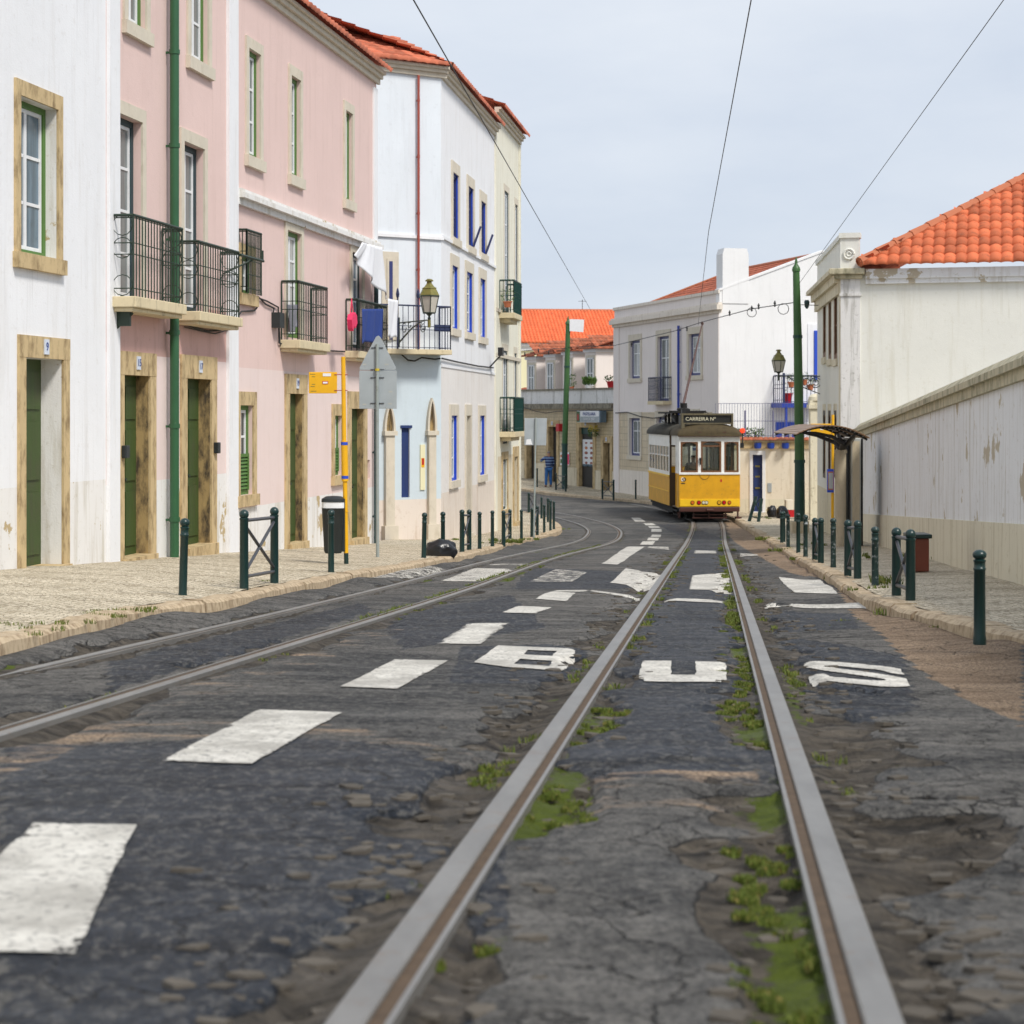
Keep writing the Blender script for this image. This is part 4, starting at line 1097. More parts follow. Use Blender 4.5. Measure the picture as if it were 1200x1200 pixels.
# ------------------------------------------------------------------ narrow cream house
hD = thing('town_house', 'narrow cream corner house with dark green panelled balconies', 'house', (-.3, 53, -3.2))
u2 = F2.u; p0 = Vector((-.474, 50.75)); F3 = Fr(p0, p0+u2*5.6, 1)
q = lambda *a, **k: list(rect(F3, *a, **k))
o3 = [q(591, 596, 225, 372), q(603.5, 606.5, 240, 368), q(589.2, 594.6, 411, 520), q(602.6, 605.4, 414, 470)]
dD = q(588.5, 594, 538, 597); dE = q(602, 606, 535, 612)
mb = MB(F3); wall(mb, F3, .0, F3.L, -4.8, 8.2, [*o3, dD, (*dE, 1)], ((-99, 1), (F3.Z(585, 535), 0)), rev=.2, D=5.5)
mb.build('wall', ['cream', 'cream_old'], hD)
for o in o3: window(hD, F3, o, 'teal_paint', glassm='bluepane', sur='stone_pale', sw=.14, rec=.015, bars=(2, 4), sill=False, fw=.05, surt=.01)
window(hD, F3, dD, 'teal_paint', glassm='darkpane', sur='stone', sw=.16, rec=.04, bars=(1, 2))
door(hD, F3, dE, 'dark_wood', 'stone', sw=.22, rec=.15, panels=1)
m = MB(F3)
for py in (363, 416): z = F3.Z(582, py); m.box(0, F3.L, .001, .05, z-.05, z+.05)
m.build('string_course', 'stone_pale', hD)
m = MB(F3); m.box(-.01, .35, .001, .04, -3.6, 8.1); m.build('pilaster', 'cream', hD); m = MB(F3); m.box(F3.L-.25, F3.L+.01, .001, .04, -3.6, 8.1); m.build('pilaster', 'cream', hD)
for (pw, po, pf, yt, hh) in ((585, 597.5, 611, 361, .9), (585.5, 597, 613.5, 507, .95)):
    t = .40; s0_ = F3.S(pw); s1_ = F3.S(pf, t); s1_ = min(s1_, F3.L-.1)
    zt = F3.Z(pw, yt, .3)
    b = MB(F3); b.box(s0_, s1_, .001, t+.03, zt-.15, zt); b.box(s0_+.15, s1_-.15, .001, t-.1, zt-.26, zt-.15); ob = b.build('balcony', 'slab', hD, bevel=.01)
    r = MB(F3); rail_side(r, (s0_+.03, .01), (s0_+.03, t), zt, hh, sp=.09); rail_side(r, (s0_+.03, t), (s1_-.03, t), zt, hh, sp=.1); rail_side(r, (s1_-.03, .0), (s1_-.03, t), zt, hh, sp=.09)
    r.box(s0_+.04, s1_-.04, t-.02, t-.01, zt+.04, zt+hh-.02); r.build('railing', 'mast_low', ob)
F4 = Fr(F3(F3.L, 0, 0)[:2], Vector(F3(F3.L, 0, 0)[:2])+Vector((-6, 1.4)), 1)
for zt in (F3.Z(598, 362), F3.Z(598, 508)-.02):
    b = MB(F4); b.box(.15, 1.6, .001, .50, zt-.22, zt-.06); ob = b.build('balcony', 'slab', hD)
    r = MB(F4); rail_side(r, (.18, .01), (.18, .48), zt-.06, .9, sp=.09); rail_side(r, (.18, .48), (1.57, .48), zt-.06, .9, sp=.1); r.box(.19, .20, .03, .47, zt, zt+.80); r.build('railing', 'mast_low', ob)
    r = MB(F4); r.tube([(.2, .4, zt+.86), (.2, 1.15, zt+.86)], .018, 6); r.tube([(.2, .45, zt+.55), (.2, .8, zt+.86)], .014, 6); r.build('clothes_bracket', 'iron_navy', ob)
cornice(hD, F3, 0, F3.L, 8.3, mat='stone_pale'); cornice(hD, F4, 0, 6, 8.3, mat='stone_pale')
mb = MB(F4); wall(mb, F4, 0.0, 6.0, -4.8, 8.2, [], D=1, back=False, top=False); mb.build('side_wall', 'cream', hD)
e0 = Vector(F3(0, .25, 8.33)); e1 = Vector(F3(F3.L+.2, .25, 8.33)); tile_roof('roof', e0, e1-e0, Vector((*(-F3.n*3.0), 1.2)), 'roof_mid', hD, w=.24)
# ------------------------------------------------------------------ cafe building
hE = thing('cafe_building', 'low tan tiled cafe building with dormer windows above its white parapet', 'building', (2.4, 86, -3.3))
FE = Fr((-5.0, 99.55), (4.45, 82.0), 1)
def qe(x0, x1, y0, y1): return list(rect(FE, x0, x1, y0, y1))
zp0, zp1, zp2 = FE.Z(660, 473.5), FE.Z(660, 478.5), FE.Z(660, 457)
# base height follows the pavement
ops = [qe(617.5, 626.5, 505, 563), qe(643, 652.5, 500, 566), qe(679, 695, 501, 569.5), qe(707.5, 715, 519, 574)]
for o, px in zip(ops, (622, 648, 687, 711)): o[2] = Sf(*FE(FE.S(px), 1, 0)[:2])+.14
mb = MB(FE); wall(mb, FE, 0, FE.L, -5.5, zp1, [(*o, 1) for o in ops], ((-99, 0),), rev=.3, D=7)
mb.m = 2; mb.box(0, FE.L, -.3, .02, zp1, zp2)
mb.build('wall', ['tilewall', 'stone', 'parapet'], hE)
m = MB(FE); m.box(0, FE.L, .021, .16, zp0-.22, zp0+.02); m.box(0, FE.L, .02, .08, zp2-.02, zp2+.06); m.build('cornice', 'grime', hE)
prev = 0
for o in [*ops, None]:
    m = MB(FE); m.box(prev, (o[0]-.20) if o else FE.L, .001, .03, -5, (o or ops[-1])[2]+.9); m.build('skirting', 'cream_old', hE); prev = o[1]+.20 if o else 0
door(hE, FE, ops[0], 'dark_wood', 'stone', sw=.2, panels=1, handle=None); door(hE, FE, ops[1], 'dark_wood', 'stone', sw=.22, panels=2, number='4'); 
dd = door(hE, FE, ops[2], 'dark_wood', 'stone', sw=.25, panels=1, rec=.15, number='6'); door(hE, FE, ops[3], 'dark_wood', 'stone', sw=.22, panels=1, rec=.25, number='8')
# menu poster on the cafe door
o = ops[2]; s0_, s1_ = o[0]+.10, o[1]-.04; z0_, z1_ = FE.Z(688, 546.5, -.1), FE.Z(688, 515, -.1)
m = MB(FE); m.box(s0_, s1_, -.13, -.11, z0_, z1_); mp_ = m.build('menu_poster', 'whitepaint', dd)
rn = random.Random(4); M['dish1'] = simple('orange dish print', (.50, .16, .05), .5, var=.5, scale=20); M['dish2'] = simple('brown dish print', (.28, .08, .05), .5, var=.5, scale=20)
m = MB(FE)
for j in range(5):
    for i in range(2):
        cx = s0_+(s1_-s0_)*(.3+.42*i); cz = z1_-(z1_-z0_)*(.13+.185*j); a = rn.uniform(.10, .16); b = rn.uniform(.04, .07); m.m = rn.choice((0, 1))
        m.extrude([(cx+a*math.cos(k*.52), cz+b*math.sin(k*.52)) for k in range(12)], -.11, -.106)
m.m = 2; m.box(s0_, s1_, -.11, -.107, z0_, z0_+.10); m.build('dish_pictures', ['dish1', 'dish2', 'bluepane'], mp_)
m = MB(FE); m.box(o[0], o[1], -.15, -.10, z1_+.25, o[3]); m.build('fanlight', 'mast_low', dd)
# awning sign
s0_, s1_ = FE.S(674, .5), FE.S(700, .5); z0_, z1_ = FE.Z(687, 495, .5), FE.Z(687, 481.5, .5)
m = MB(FE); m.m = 0; m.extrude([(s0_, z0_), (s1_, z0_), (s1_, z1_), (s0_, z1_)], .1, .42)
aw = m.build('shop_sign', ['whitepaint'], hE)
m = MB(FE); m.box(s1_, s1_+.10, .1, .42, z0_, z1_); m.build('end_panel', 'bluepane', aw)
m = MB(FE); m.box(s0_, s0_+.28, .42, .43, z0_+.02, z1_-.02); m.build('picture', 'mast', aw)
m = MB(FE); m.extrude([(s0_+.08, z0_+.10), (s0_+.20, z0_+.08), (s0_+.20, z0_+.3), (s0_+.13, z1_-.1), (s0_+.07, z0_+.3)], .43, .435); m.build('picture', 'red', aw)
m = MB(FE); m.box(s0_+.32, s1_-.02, .42, .428, z0_+.02, z0_+.26); m.build('grey_band', 'grey_metal', aw)
rz = math.atan2(FE.n.x, -FE.n.y); mid = (s0_+.30+s1_)/2
text_mesh('PASTELARIA', .20, 'ink', aw, FE(mid, .44, z1_-.14), (math.radians(90), 0, rz)); text_mesh('SNACK BAR', .18, 'whitepaint', aw, FE(mid, .44, z0_+.14), (math.radians(90), 0, rz))
# dormers
zr = FE.Z(680, 420)
dorm = [(622.5, 634), (646, 655.5), (668, 679.5), (698, 708)]
mr = []
for i, (x0, x1) in enumerate(((621.5, 636), (643.5, 657), (664, 681), (690, 712))):
    s0_, s1_ = FE.S(x0, -1.1), FE.S(x1, -1.1); s1_ = s0_+(1.9); zt = FE.Z(x0, 418-3*i, -1.1)
    m = MB(FE); m.box(s0_, s0_+.98, -3.6, -.9, zp1-.2, zt); ob = m.build('dormer', 'greige', hE)
    r_ = (s0_+.26, s0_+.84, zp2+.05, zt-.42)
    m = MB(FE); a, b, c, d = r_; m.box(a-.12, b+.12, -.9, -.87, c, d+.12); m.build('surround', 'stone_pale', ob)
    wn = MB(FE); wn.box(a, b, -.87, -.86, c, d); wn.build('pane', 'greypane', ob)
    wn = MB(FE); [wn.box(x-.03, x+.03, -.86, -.835, c, d) for x in (a+.03, (a+b)/2, b-.03)]; wn.box(a, b, -.86, -.835, d-.06, d); wn.box(a, b, -.86, -.84, (c+d)/2-.02, (c+d)/2+.02); wn.build('sash', 'sash', ob)
    m = MB(FE); m.box(s0_-.06, s0_+1.04, -3.6, -.82, zt-.16, zt-.02); m.build('moulding', 'white', ob)
    e0 = Vector(FE(s0_-.2, -.7, zt)); e1 = Vector(FE(s0_+1.2, -.7, zt)); tile_roof('dormer_roof', e0, e1-e0, Vector((*(-FE.n*2.2), .62)), 'roof_old', ob, w=.2, l=.3, seed=i)
    e0 = Vector(FE(s0_+1.2, -.75, zt)); e1 = Vector(FE(s0_+1.2, -3.2, zt)); tile_roof('dormer_roof', e0, e1-e0, Vector((*(-FE.u*.9), .62)), 'roof_old', ob, w=.2, l=.3, seed=i+9)
e0 = Vector(FE(0, -1.6, zp2-.5)); e1 = Vector(FE(FE.L, -1.6, zp2-.5)); 
m = MB(FE)
s_ = FE.S(618, -2); e0 = Vector(FE(s_-4, -1.0, zp2-.35)); e1 = Vector(FE(FE.S(623, -1.1), -1.0, zp2-.35)); tile_roof('roof', e0, e1-e0, Vector((*(-FE.n*3.5), 1.4)), 'roof_old', hE, w=.22, inside=lambda a, b, L=(e1-e0).length: b < a*.55-.3)
# ------------------------------------------------------------------ yellow house behind
hF = thing('house', 'pale yellow house with long bright orange tiled roof behind the cafe', 'house', (4, 110, -3))
FF = Fr((-9, 108), (12, 110.2), 1)
ze, zr = FF.Z(660, 402), FF.Z(660, 364.5, -4.2)
mb = MB(FF); wall(mb, FF, 0, FF.L, -5, ze-.05, [], D=8.4); mb.build('wall', 'yellow', hF)
m = MB(FF); m.box(0, FF.L, .001, .12, ze-.45, ze-.2); m.box(0, FF.L, .001, .25, ze-.2, ze-.03); m.build('cornice', 'brightwhite', hF)
e0 = Vector(FF(0, .35, ze)); e1 = Vector(FF(FF.L, .35, ze)); V_ = Vector(FF(0, -4.2, zr))-e0
tile_roof('roof', e0, e1-e0, V_, 'roof_bright', hF, w=.205, l=.36, amp=.085)
e0 = Vector(FF(FF.L, -8.7, ze)); e1 = Vector(FF(0, -8.7, ze)); tile_roof('roof', e0, e1-e0, Vector(FF(FF.L, -4.2, zr))-e0, 'roof_orange', hF, w=.4, l=.6)
m = MB(FF); m.tube([(0, -4.2, zr+.04), (FF.L, -4.2, zr+.04)], .09, 8); m.build('ridge', 'terracotta', hF)
m = MB(FF); s_ = FF.S(683, -4); m.tube([(s_, -4.2, zr), (s_, -4.2, zr+.7)], .02, 5); m.tube([(s_-.25, -4.2, zr+.6), (s_+.25, -4.2, zr+.6)], .012, 4); tag(m.build('roof_aerial', 'wire'), 'thin aerial on the ridge of the long orange roof', 'aerial')
# ------------------------------------------------------------------ corner house right of the cafe
hG = thing('corner_house', 'large corner house with grey cream front and bright white gable behind the tram', 'house', (7.6, 70, -3.4))
P0, P1 = Vector((4.45, 81.6)), Vector((7.69, 69.6)); FG = Fr(P0, P1, 1)
q = lambda *a, **k: list(rect(FG, *a, **k))
og = [q(738.5, 750.5, 399, 443.5), q(771, 784.5, 394, 470), q(807.5, 821.5, 391, 440), q(738, 750.5, 490, 534), q(770, 781, 489, 530), q(806, 818, 487, 528)]
zc1 = FG.Z(720, 376); zc0 = FG.Z(720, 381); zt_ = FG.Z(720, 361.5)
mb = MB(FG); wall(mb, FG, 0, FG.L, -4.8, zt_, og, ((-99, 1), (FG.Z(760, 553), 2), (FG.Z(740, 483), 0)), rev=.2, D=4, back=False, top=False)
mb.build('wall', ['greige', 'greige_low', 'tilewall2'], hG)
for i, o in enumerate(og): window(hG, FG, o, 'blue_dark', glassm='greypane' if i % 2 else 'curtain', sur='stone_pale', sw=.2, rec=.1, bars=(2, 1) if False else (2, 2), transom=.68, fw=.10, sill=(i != 1))
m = MB(FG); m.box(-.05, FG.L+.25, .001, .10, zc0-.12, zc0); m.box(-.05, FG.L+.35, .001, .24, zc0, zc1); m.box(-.05, FG.L+.28, .001, .16, zc1, zc1+.08); m.box(-.02, FG.L+.05, .001, .07, zt_-.10, zt_+.02)
m.build('cornice', 'greige_low', hG)
m = MB(FG); m.box(-.02, FG.S(726), .001, .04, -3.7, zc0-.13); m.build('pilaster', 'greige', hG); m = MB(FG); m.box(FG.S(836), FG.L, .001, .04, -3.7, zc0-.13); m.build('pilaster', 'greige', hG)
o = og[1]; sB0, sB1 = o[0]-.25, o[1]+.25; zb_ = o[2]
b = MB(FG); b.box(sB0, sB1, .001, .36, zb_-.14, zb_); ob = b.build('balcony', 'slab', hG)
r = MB(FG); rail_side(r, (sB0+.03, .33), (sB1-.03, .33), zb_, .95, sp=.08, mids=(.06, .3, .6, .85)); rail_side(r, (sB1-.03, 0), (sB1-.03, .33), zb_, .95, sp=.08); rail_side(r, (sB0+.03, 0), (sB0+.03, .33), zb_, .95, sp=.08); r.build('railing', 'iron_navy', ob)
g = Vector((12, 3.24)).normalized()          # gable direction, away to the right
FGa = Fr(P1, P1+Vector((.965, .262))*9.0, 1)
zc = 4.5; apex_s, apex_z = 4.2, 6.12
mb = MB(FGa); mb.extrude([(0, -4.8), (9.0, -4.8), (9.0, 4.3), (apex_s, apex_z), (0, zt_)], -.35, 0); mb.build('gable_wall', 'brightwhite', hG)
m = MB(FGa); m.extrude([(-.02, zt_-.02), (apex_s, apex_z-.02), (apex_s, apex_z+.06), (-.02, zt_+.06)], -.4, .04); m.build('gable_coping', 'brightwhite', hG)
f = Vector((-.2607, .9654)); L_ = 12.4
e0 = Vector((*P1, zt_-.25)); 
ap = Vector(FGa(apex_s, -.36, apex_z-.12)); base_far = e0+Vector((*f, 0))*L_
Vv = ap-Vector((*(P1+Vector((f.x, f.y))*.36), e0.z))
O_ = Vector((*(P1+f*.36-FG.n*.40), e0.z-.02)); Vv = ap-O_; Uv = Vector((*f, 0))*(L_-.5)
LV_ = Vv.length; LU_ = Uv.length
tile_roof('roof', O_, Uv, Vv, 'roof_mid', hG, w=.22, inside=lambda a, b: a < LU_-(b/LV_)*3.2)
# hip end
O2 = O_+Uv; hipU = Vector((*(FGa.u*(Vv.xy.length*2)), 0)); 
tile_roof('roof', O2, hipU, Vector((*(-f*3.2), Vv.z)), 'roof_mid', hG, w=.22, inside=lambda a, b, Lh=hipU.length, Lq=math.hypot(3.2, Vv.z): b/Lq*Lh*.5 < a < Lh-b/Lq*Lh*.5)
m = MB(); m.tube([tuple(O_+Vv+Vector((0, 0, .04))), tuple(O_+Vv+Uv*((LU_-3.2)/LU_)+Vector((0, 0, .04))), tuple(O_+Uv+Vector((0, 0, .05)))], .09, 8); m.build('ridge_tiles', 'terracotta', hG)
mb = MB(FG); mb.poly([(0, 0, -4.8), (0, -8, -4.8), (0, -8, zt_), (0, 0, zt_)]); mb.poly([(0, -.3, zt_-.3), (FG.L, -.3, zt_-.3), (FG.L, -8, zt_-.3), (0, -8, zt_-.3)]); mb.poly([(0, -.25, zt_-.3), (FG.L, -.25, zt_-.3), (FG.L, -.25, zt_), (0, -.25, zt_)]); mb.poly([(0, 0, zt_), (FG.L, 0, zt_), (FG.L, -.25, zt_), (0, -.25, zt_)]); mb.build('parapet_back', 'greige', hG)
# chimney on the gable
s0_, s1_ = FGa.S(846.5), FGa.S(877)
m = MB(FGa); zt2 = FGa.Z(862, 291); m.box(s0_, s1_, -.6, .03, 4.1, zt2-.22); m.extrude([(s0_, zt2-.22), (s1_, zt2-.22), (s1_-.07, zt2), (s0_+.07, zt2)], -.6, .03); m.build('chimney', 'brightwhite', hG)
# blue balcony door and window of the gable
dq = (FGa.S(953.5), FGa.S(962), FGa.Z(957, 445), FGa.Z(957, 387.5))
m = MB(FGa); a, b, c, d = dq; m.box(a-.25, b+.2, .001, .03, c, d+.25); m.build('door_surround', 'white', hG)
m = MB(FGa); m.box(a, b, .03, .08, c, d); bd = m.build('balcony_door', 'blue', hG)
m = MB(FGa); m.box(a+.12, a+.16, .08, .09, c+.4, d-.3); m.box(a+.2, a+.24, .08, .09, c+.4, d-.3); m.build('glazing', 'whitepaint', bd)
s0_, s1_ = FGa.S(918, .9), FGa.S(964, .9); zt3 = FGa.Z(930, 472, .9)
b_ = MB(FGa); b_.box(s0_-.1, s1_, .001, .95, zt3-.18, zt3); ob = b_.build('balcony', 'pipe_blue', hG)
r = MB(FGa); rail_side(r, (s0_, .9), (s1_, .9), zt3, 1.02, sp=.16, mids=(.04, .55, .9), r=.012); rail_side(r, (s0_, .02), (s0_, .9), zt3, 1.02, sp=.16, r=.012)
for k in range(4):
    cx = s0_+.35+k*.40; r.tube([(cx+.15*math.cos(a*.5), .91, zt3+.76+.13*math.sin(a*.5)) for a in range(11)], .014, 4)
r.box(s0_-.02, s0_+.05, .86, .94, zt3, zt3+1.1)
r.build('railing', 'iron_navy', ob)
m = MB(FGa); u_ = FGa.S(921.5, .9); m.box(u_-.04, u_+.04, .85, .93, -3.4, zt3-.18); m.build('balcony_post', 'pipe_blue', ob)
wq = (FGa.S(913, .01), FGa.S(933, .01), FGa.Z(920, 530), FGa.Z(920, 499))
m = MB(FGa); a, b, c, d = wq; m.box(a-.14, b+.14, .001, .04, c, d+.14); wb = m.build('window', 'blue', hG)
m = MB(FGa); m.box(a+.1, b-.2, .04, .06, c, d-.1); m.build('sash', 'whitepaint', wb)
m = MB(FGa); m.box(a+.18, b-.3, .06, .065, c, d-.2); m.build('pane', 'blue_dark', wb)
# ------------------------------------------------------------------ street wall with navy door (behind the tram)
P = Vector((6.9, 65.6)); FH = Fr(P, Vector((11.2, 64.6)), 1)
hH = thing('street_wall', 'cream street wall with navy door and tiled coping behind the tram', 'wall', FH(2, 0, -3.4))
z1_ = FH.Z(900, 513.5); dH = list(rect(FH, 882, 893.5, 533, 586)); dH[2] = -3.42
mb = MB(FH); wall(mb, FH, 0, FH.L, -4.6, z1_-.05, [dH], ((-99, 1), (FH.Z(910, 585), 0)), rev=.2, D=.35)
mb.build('wall', ['gardenwall', 'garden_low'], hH)
dh = door(hH, FH, dH, 'navy_door', 'white', sw=.10, rec=.12, panels=1, handle=None)
m = MB(FH); a, b, c, d = dH
for k in (.42, .62, .80): m.box(a+.08, b-.10, -.12, -.095, c+(d-c)*k-.03, c+(d-c)*k+.03)
m.build('letter_slots', 'copper', dh)
m = MB(FH); m.box(0, FH.L, -.42, .10, z1_-.14, z1_-.05); m.box(0, FH.L, -.36, .05, z1_-.36, z1_-.14); m.build('coping', 'stone', hH)
e0 = Vector(FH(0, .12, z1_-.05)); tile_roof('coping_tiles', e0, Vector(FH(FH.L, .12, z1_-.05))-e0, Vector((*(-FH.n*.5), .06)), 'roof_old', hH, w=.18, l=.25, amp=.03)
m = MB(FH); z = FH.Z(901, 577); s_ = FH.S(899.5); m.box(s_, s_+.14, .001, .02, z, z+.32); m.build('meter_cover', 'grey_metal', hH)
M['bluepot'] = painted_metal('cobalt pot glaze', (.015, .05, .30), .3)
for px in (888, 903.5, 920.5):
    s_ = FH.S(px, .12); m = MB(FH); m.lathe([(.05, 0), (.11, .02), (.13, .10), (.12, .19), (.13, .21)], (s_, .16, z1_-.37), 14)
    tag(m.build('wall_pot', 'bluepot', smooth=True), {888: 'cobalt wall pot nearest the tram on the cream street wall', 903.5: 'middle cobalt wall pot on the cream street wall', 920.5: 'cobalt wall pot nearest the tall green mast on the cream street wall'}[px], 'pot', 'cobalt pots on the street wall')
# railings above the wall
m = MB(FH); zf = FH.Z(900, 472.5, -.2); n = int(FH.L/.095)
m2 = MB(FH)
for k in range(n+1):
    s_ = FH.L*k/n
    if s_ < FH.S(838, -.2): continue
    m.tube([(s_, -.2, z1_-.05), (s_, -.2, zf)], .0065, 4)
a = max(0, FH.S(842, -.2))
for z in (zf-.01, zf-.62, z1_+.08): m.tube([(a, -.2, z), (FH.L, -.2, z)], .009, 4)
for px in (873, 906): s_ = FH.S(px, -.2); m.tube([(s_, -.2, z1_-.1), (s_, -.2, FH.Z(900, 481, -.2))], .028, 5)
M['fenceblue'] = painted_metal('slate blue fence bars', (.13, .13, .24), .5)
tag(m.build('iron_fence', 'fenceblue'), 'tall thin barred iron fence standing on the cream street wall', 'fence')
# gate pillar
m = MB(); q_ = ray(955, 500, 60.0); cx, cy = q_.x, q_.y; zt4 = -(466-HY)/FPX*60
m.box(cx-.17, cx+.20, cy-.18, cy+.18, -4, zt4-.35); m.box(cx-.23, cx+.26, cy-.24, cy+.24, zt4-.35, zt4-.22); m.box(cx-.2, cx+.23, cy-.2, cy+.2, zt4-.22, zt4-.1)
m.lathe([(.24, zt4-.1), (.22, zt4+.02), (.14, zt4+.10), (.02, zt4+.13)], (cx+.015, cy, 0), 14)
tag(m.build('gate_pillar', 'villa_trim'), 'stained stone gate pillar with domed cap beside the ivory villa', 'pillar')
# ------------------------------------------------------------------ ivory villa, right
hI = thing('villa', 'ivory villa with clay tile roof and stained corner pilaster on the right', 'villa', (8, 46, -3))
Pc = Vector((7.9, 45)); FI = Fr((8.62, 53), Pc, 1); FJ = Fr(Pc, (14.9, 43.2), 1)
zc_ = FJ.Z(995, 327); zct = FJ.Z(995, 315)
mb = MB(FI); oi = []
for a, b, y0, y1 in ((964.6, 967.8, 352, 419), (971.0, 974.2, 347, 421), (977.4, 981.2, 341, 421)):
    oi.append(list(rect(FI, a, b, y0, y1)))
for a, b, y0, y1 in ((964.5, 967.3, 481, 560), (970.5, 973.6, 481, 575), (977.5, 980.3, 481, 560)): oi.append(list(rect(FI, a, b, y0, y1)))
wall(mb, FI, 0, FI.L, -4.6, 3.3, oi, ((-99, 1), (-2.0, 0)), rev=.22, D=8, back=False, top=False)
mb.build('front_wall', ['villa', 'villa_trim'], hI)
for i, o in enumerate(oi): window(hI, FI, o, 'brown_wood' if i < 3 else 'dark_wood', glassm='greypane' if i == 1 else 'darkpane', sur='villa_trim', sw=.13, rec=.004, bars=(1, 2), sill=i < 3, fw=.12, surt=.006, sash='brown_wood')
mb = MB(FJ); mb.box(0, FJ.L, -8, 0, -4.6, 3.45); mb.build('side_wall', 'villa', hI)
m = MB(FJ); m.box(-.02, FJ.S(1008), .001, .05, -3.4, FJ.Z(995, 345)); m.box(-.04, FJ.S(1009.5), .001, .08, FJ.Z(995, 347), FJ.Z(995, 344)); m.box(-.02, FJ.S(1008), .001, .05, FJ.Z(995, 344), zc_); m.build('pilaster', 'parapet', hI)
m = MB(FI); m.box(FI.L-.35, FI.L+.02, .001, .04, -3.4, zc_); m.build('pilaster', 'villa_trim', hI)
m = MB(FJ); u1 = FJ.S(1014)
m.box(-.28, u1, -.3, .25, zc_+.10, zct); m.box(-.16, u1-.06, -.3, .15, zc_, zc_+.10); cap = m.build('pilaster_cap', 'coping', hI, bevel=.02)
m = MB(FI); m.box(-.3, FI.L-.1, .001, .30, zc_+.12, zct-.02); m.box(-.2, FI.L-.1, .001, .17, zc_-.08, zc_+.12); m.box(-.1, FI.L-.1, .001, .08, zc_-.35, zc_-.08); m.build('cornice', 'villa_trim', hI)
m = MB(FI); m.lathe([(.02, 0), (.06, .06), (.08, .2), (.05, .25)], (-.2, .28, zc_-.25), 10); m.build('downpipe_head', 'pipe_dark', hI)
zpa = FJ.Z(995, 274)
m = MB(FI); m.extrude([(-.1, zct-.05), (FI.L, zct-.05), (FI.L, zpa-.12), (FI.L-.35, zpa-.12), (0, zpa-.12-.0)], -.25, 0.0); m.box(-.1, FI.L, -.28, .05, zpa-.12, zpa); m.build('parapet', 'villa', hI)
m = MB(FJ); m.box(-.03, FJ.S(1007), -.28, .02, zct, zpa-.10); m.box(-.06, FJ.S(1008.5), -.3, .06, zpa-.10, zpa+.02)
m.tube([((FJ.S(995)+.12*math.cos(a*.6)), .035, zct+.35+.12*math.sin(a*.6)) for a in range(11)], .03, 6); m.tube([((FJ.S(995)+.05*math.cos(a*.6)), .035, zct+.35+.05*math.sin(a*.6)) for a in range(11)], .02, 6)
m.build('parapet_block', 'villa', hI)
m = MB(FJ); m.box(FJ.S(1015), FJ.L, .001, .10, 3.10, 3.22); m.box(FJ.S(1015), FJ.L, .001, .16, 3.22, 3.45); m.build('cornice', 'garden', hI)
zev = FJ.Z(1040, 310)
e0 = Vector(FJ(FJ.S(1008), .32, zev)); e1 = Vector(FJ(FJ.L, .32, zev)); Vr = Vector((*(-FJ.n*4.2), 2.6))
tile_roof('roof', e0, e1-e0, Vr, 'roof_orange', hI, w=.262, l=.42, amp=.062, seg=10, inside=lambda a, b: a > b*.86-.15)
tile_roof('roof', Vector(FJ(FJ.S(1008)-.1, -8.2, zev)), Vector(FJ(FJ.S(1008), .32, zev))-Vector(FJ(FJ.S(1008)-.1, -8.2, zev)), Vector((*(FJ.u*4.2), 2.6)), 'roof_mid', hI, w=.27, l=.42, amp=.06, inside=lambda a, b: b < a*.9 and b < (8.5-a)*.9+.4)
m = MB(); hp = [e0+Vector((0, 0, .05))+((e1-e0).normalized()*.86*t+Vr.normalized()*t) for t in (0, 1, 2, 3, 4, 4.9)]; 
for a_, b_ in zip([hp[0].lerp(hp[-1], k/11) for k in range(11)], [hp[0].lerp(hp[-1], (k+1.12)/11) for k in range(11)]): m.tube([a_, b_], [.125, .10], 8)
m.build('hip_tiles', 'terracotta', hI)
for s_, z in ((FJ.S(1038), -.9),): pass
# ------------------------------------------------------------------ garden wall, right
kx = lambda y: 6.62-.1167*(31.8-y)
FW = Fr((kx(44.6), 44.6), (kx(1), 1), 1)
hW = thing('garden_wall', 'weathered blue white garden wall with sloping mossy coping along the right pavement', 'wall', FW(12, 0, -2.6))
def ztop(s):
    y = FW(s, 0, 0)[1]; return -.15+.036*(42-y)
mb = MB(FW); N = 44
for k in range(N):
    a, b = FW.L*k/N, FW.L*(k+1)/N
    za, zb_ = ztop(a), ztop(b); ga, gb = [Sf(*FW(s, 0, 0)[:2])+.12+.62 for s in (a, b)]
    mb.m = 0; mb.poly([(a, 0, ga), (b, 0, gb), (b, 0, zb_-.35), (a, 0, za-.35)])
    mb.m = 1; mb.poly([(a, .03, ga-1.4), (b, .03, gb-1.4), (b, .03, gb), (a, .03, ga)]); mb.poly([(a, .03, ga), (b, .03, gb), (b, 0, gb), (a, 0, ga)])
    mb.m = 0; mb.poly([(a, -.4, ga-1.4), (b, -.4, gb-1.4), (b, -.4, zb_-.35), (a, -.4, za-.35)])
mb.poly([(0, 0, -5), (0, -.4, -5), (0, -.4, ztop(0)-.3), (0, 0, ztop(0)-.3)])
mb.build('wall', ['garden', 'garden_low'], hW)
mb = MB(FW)
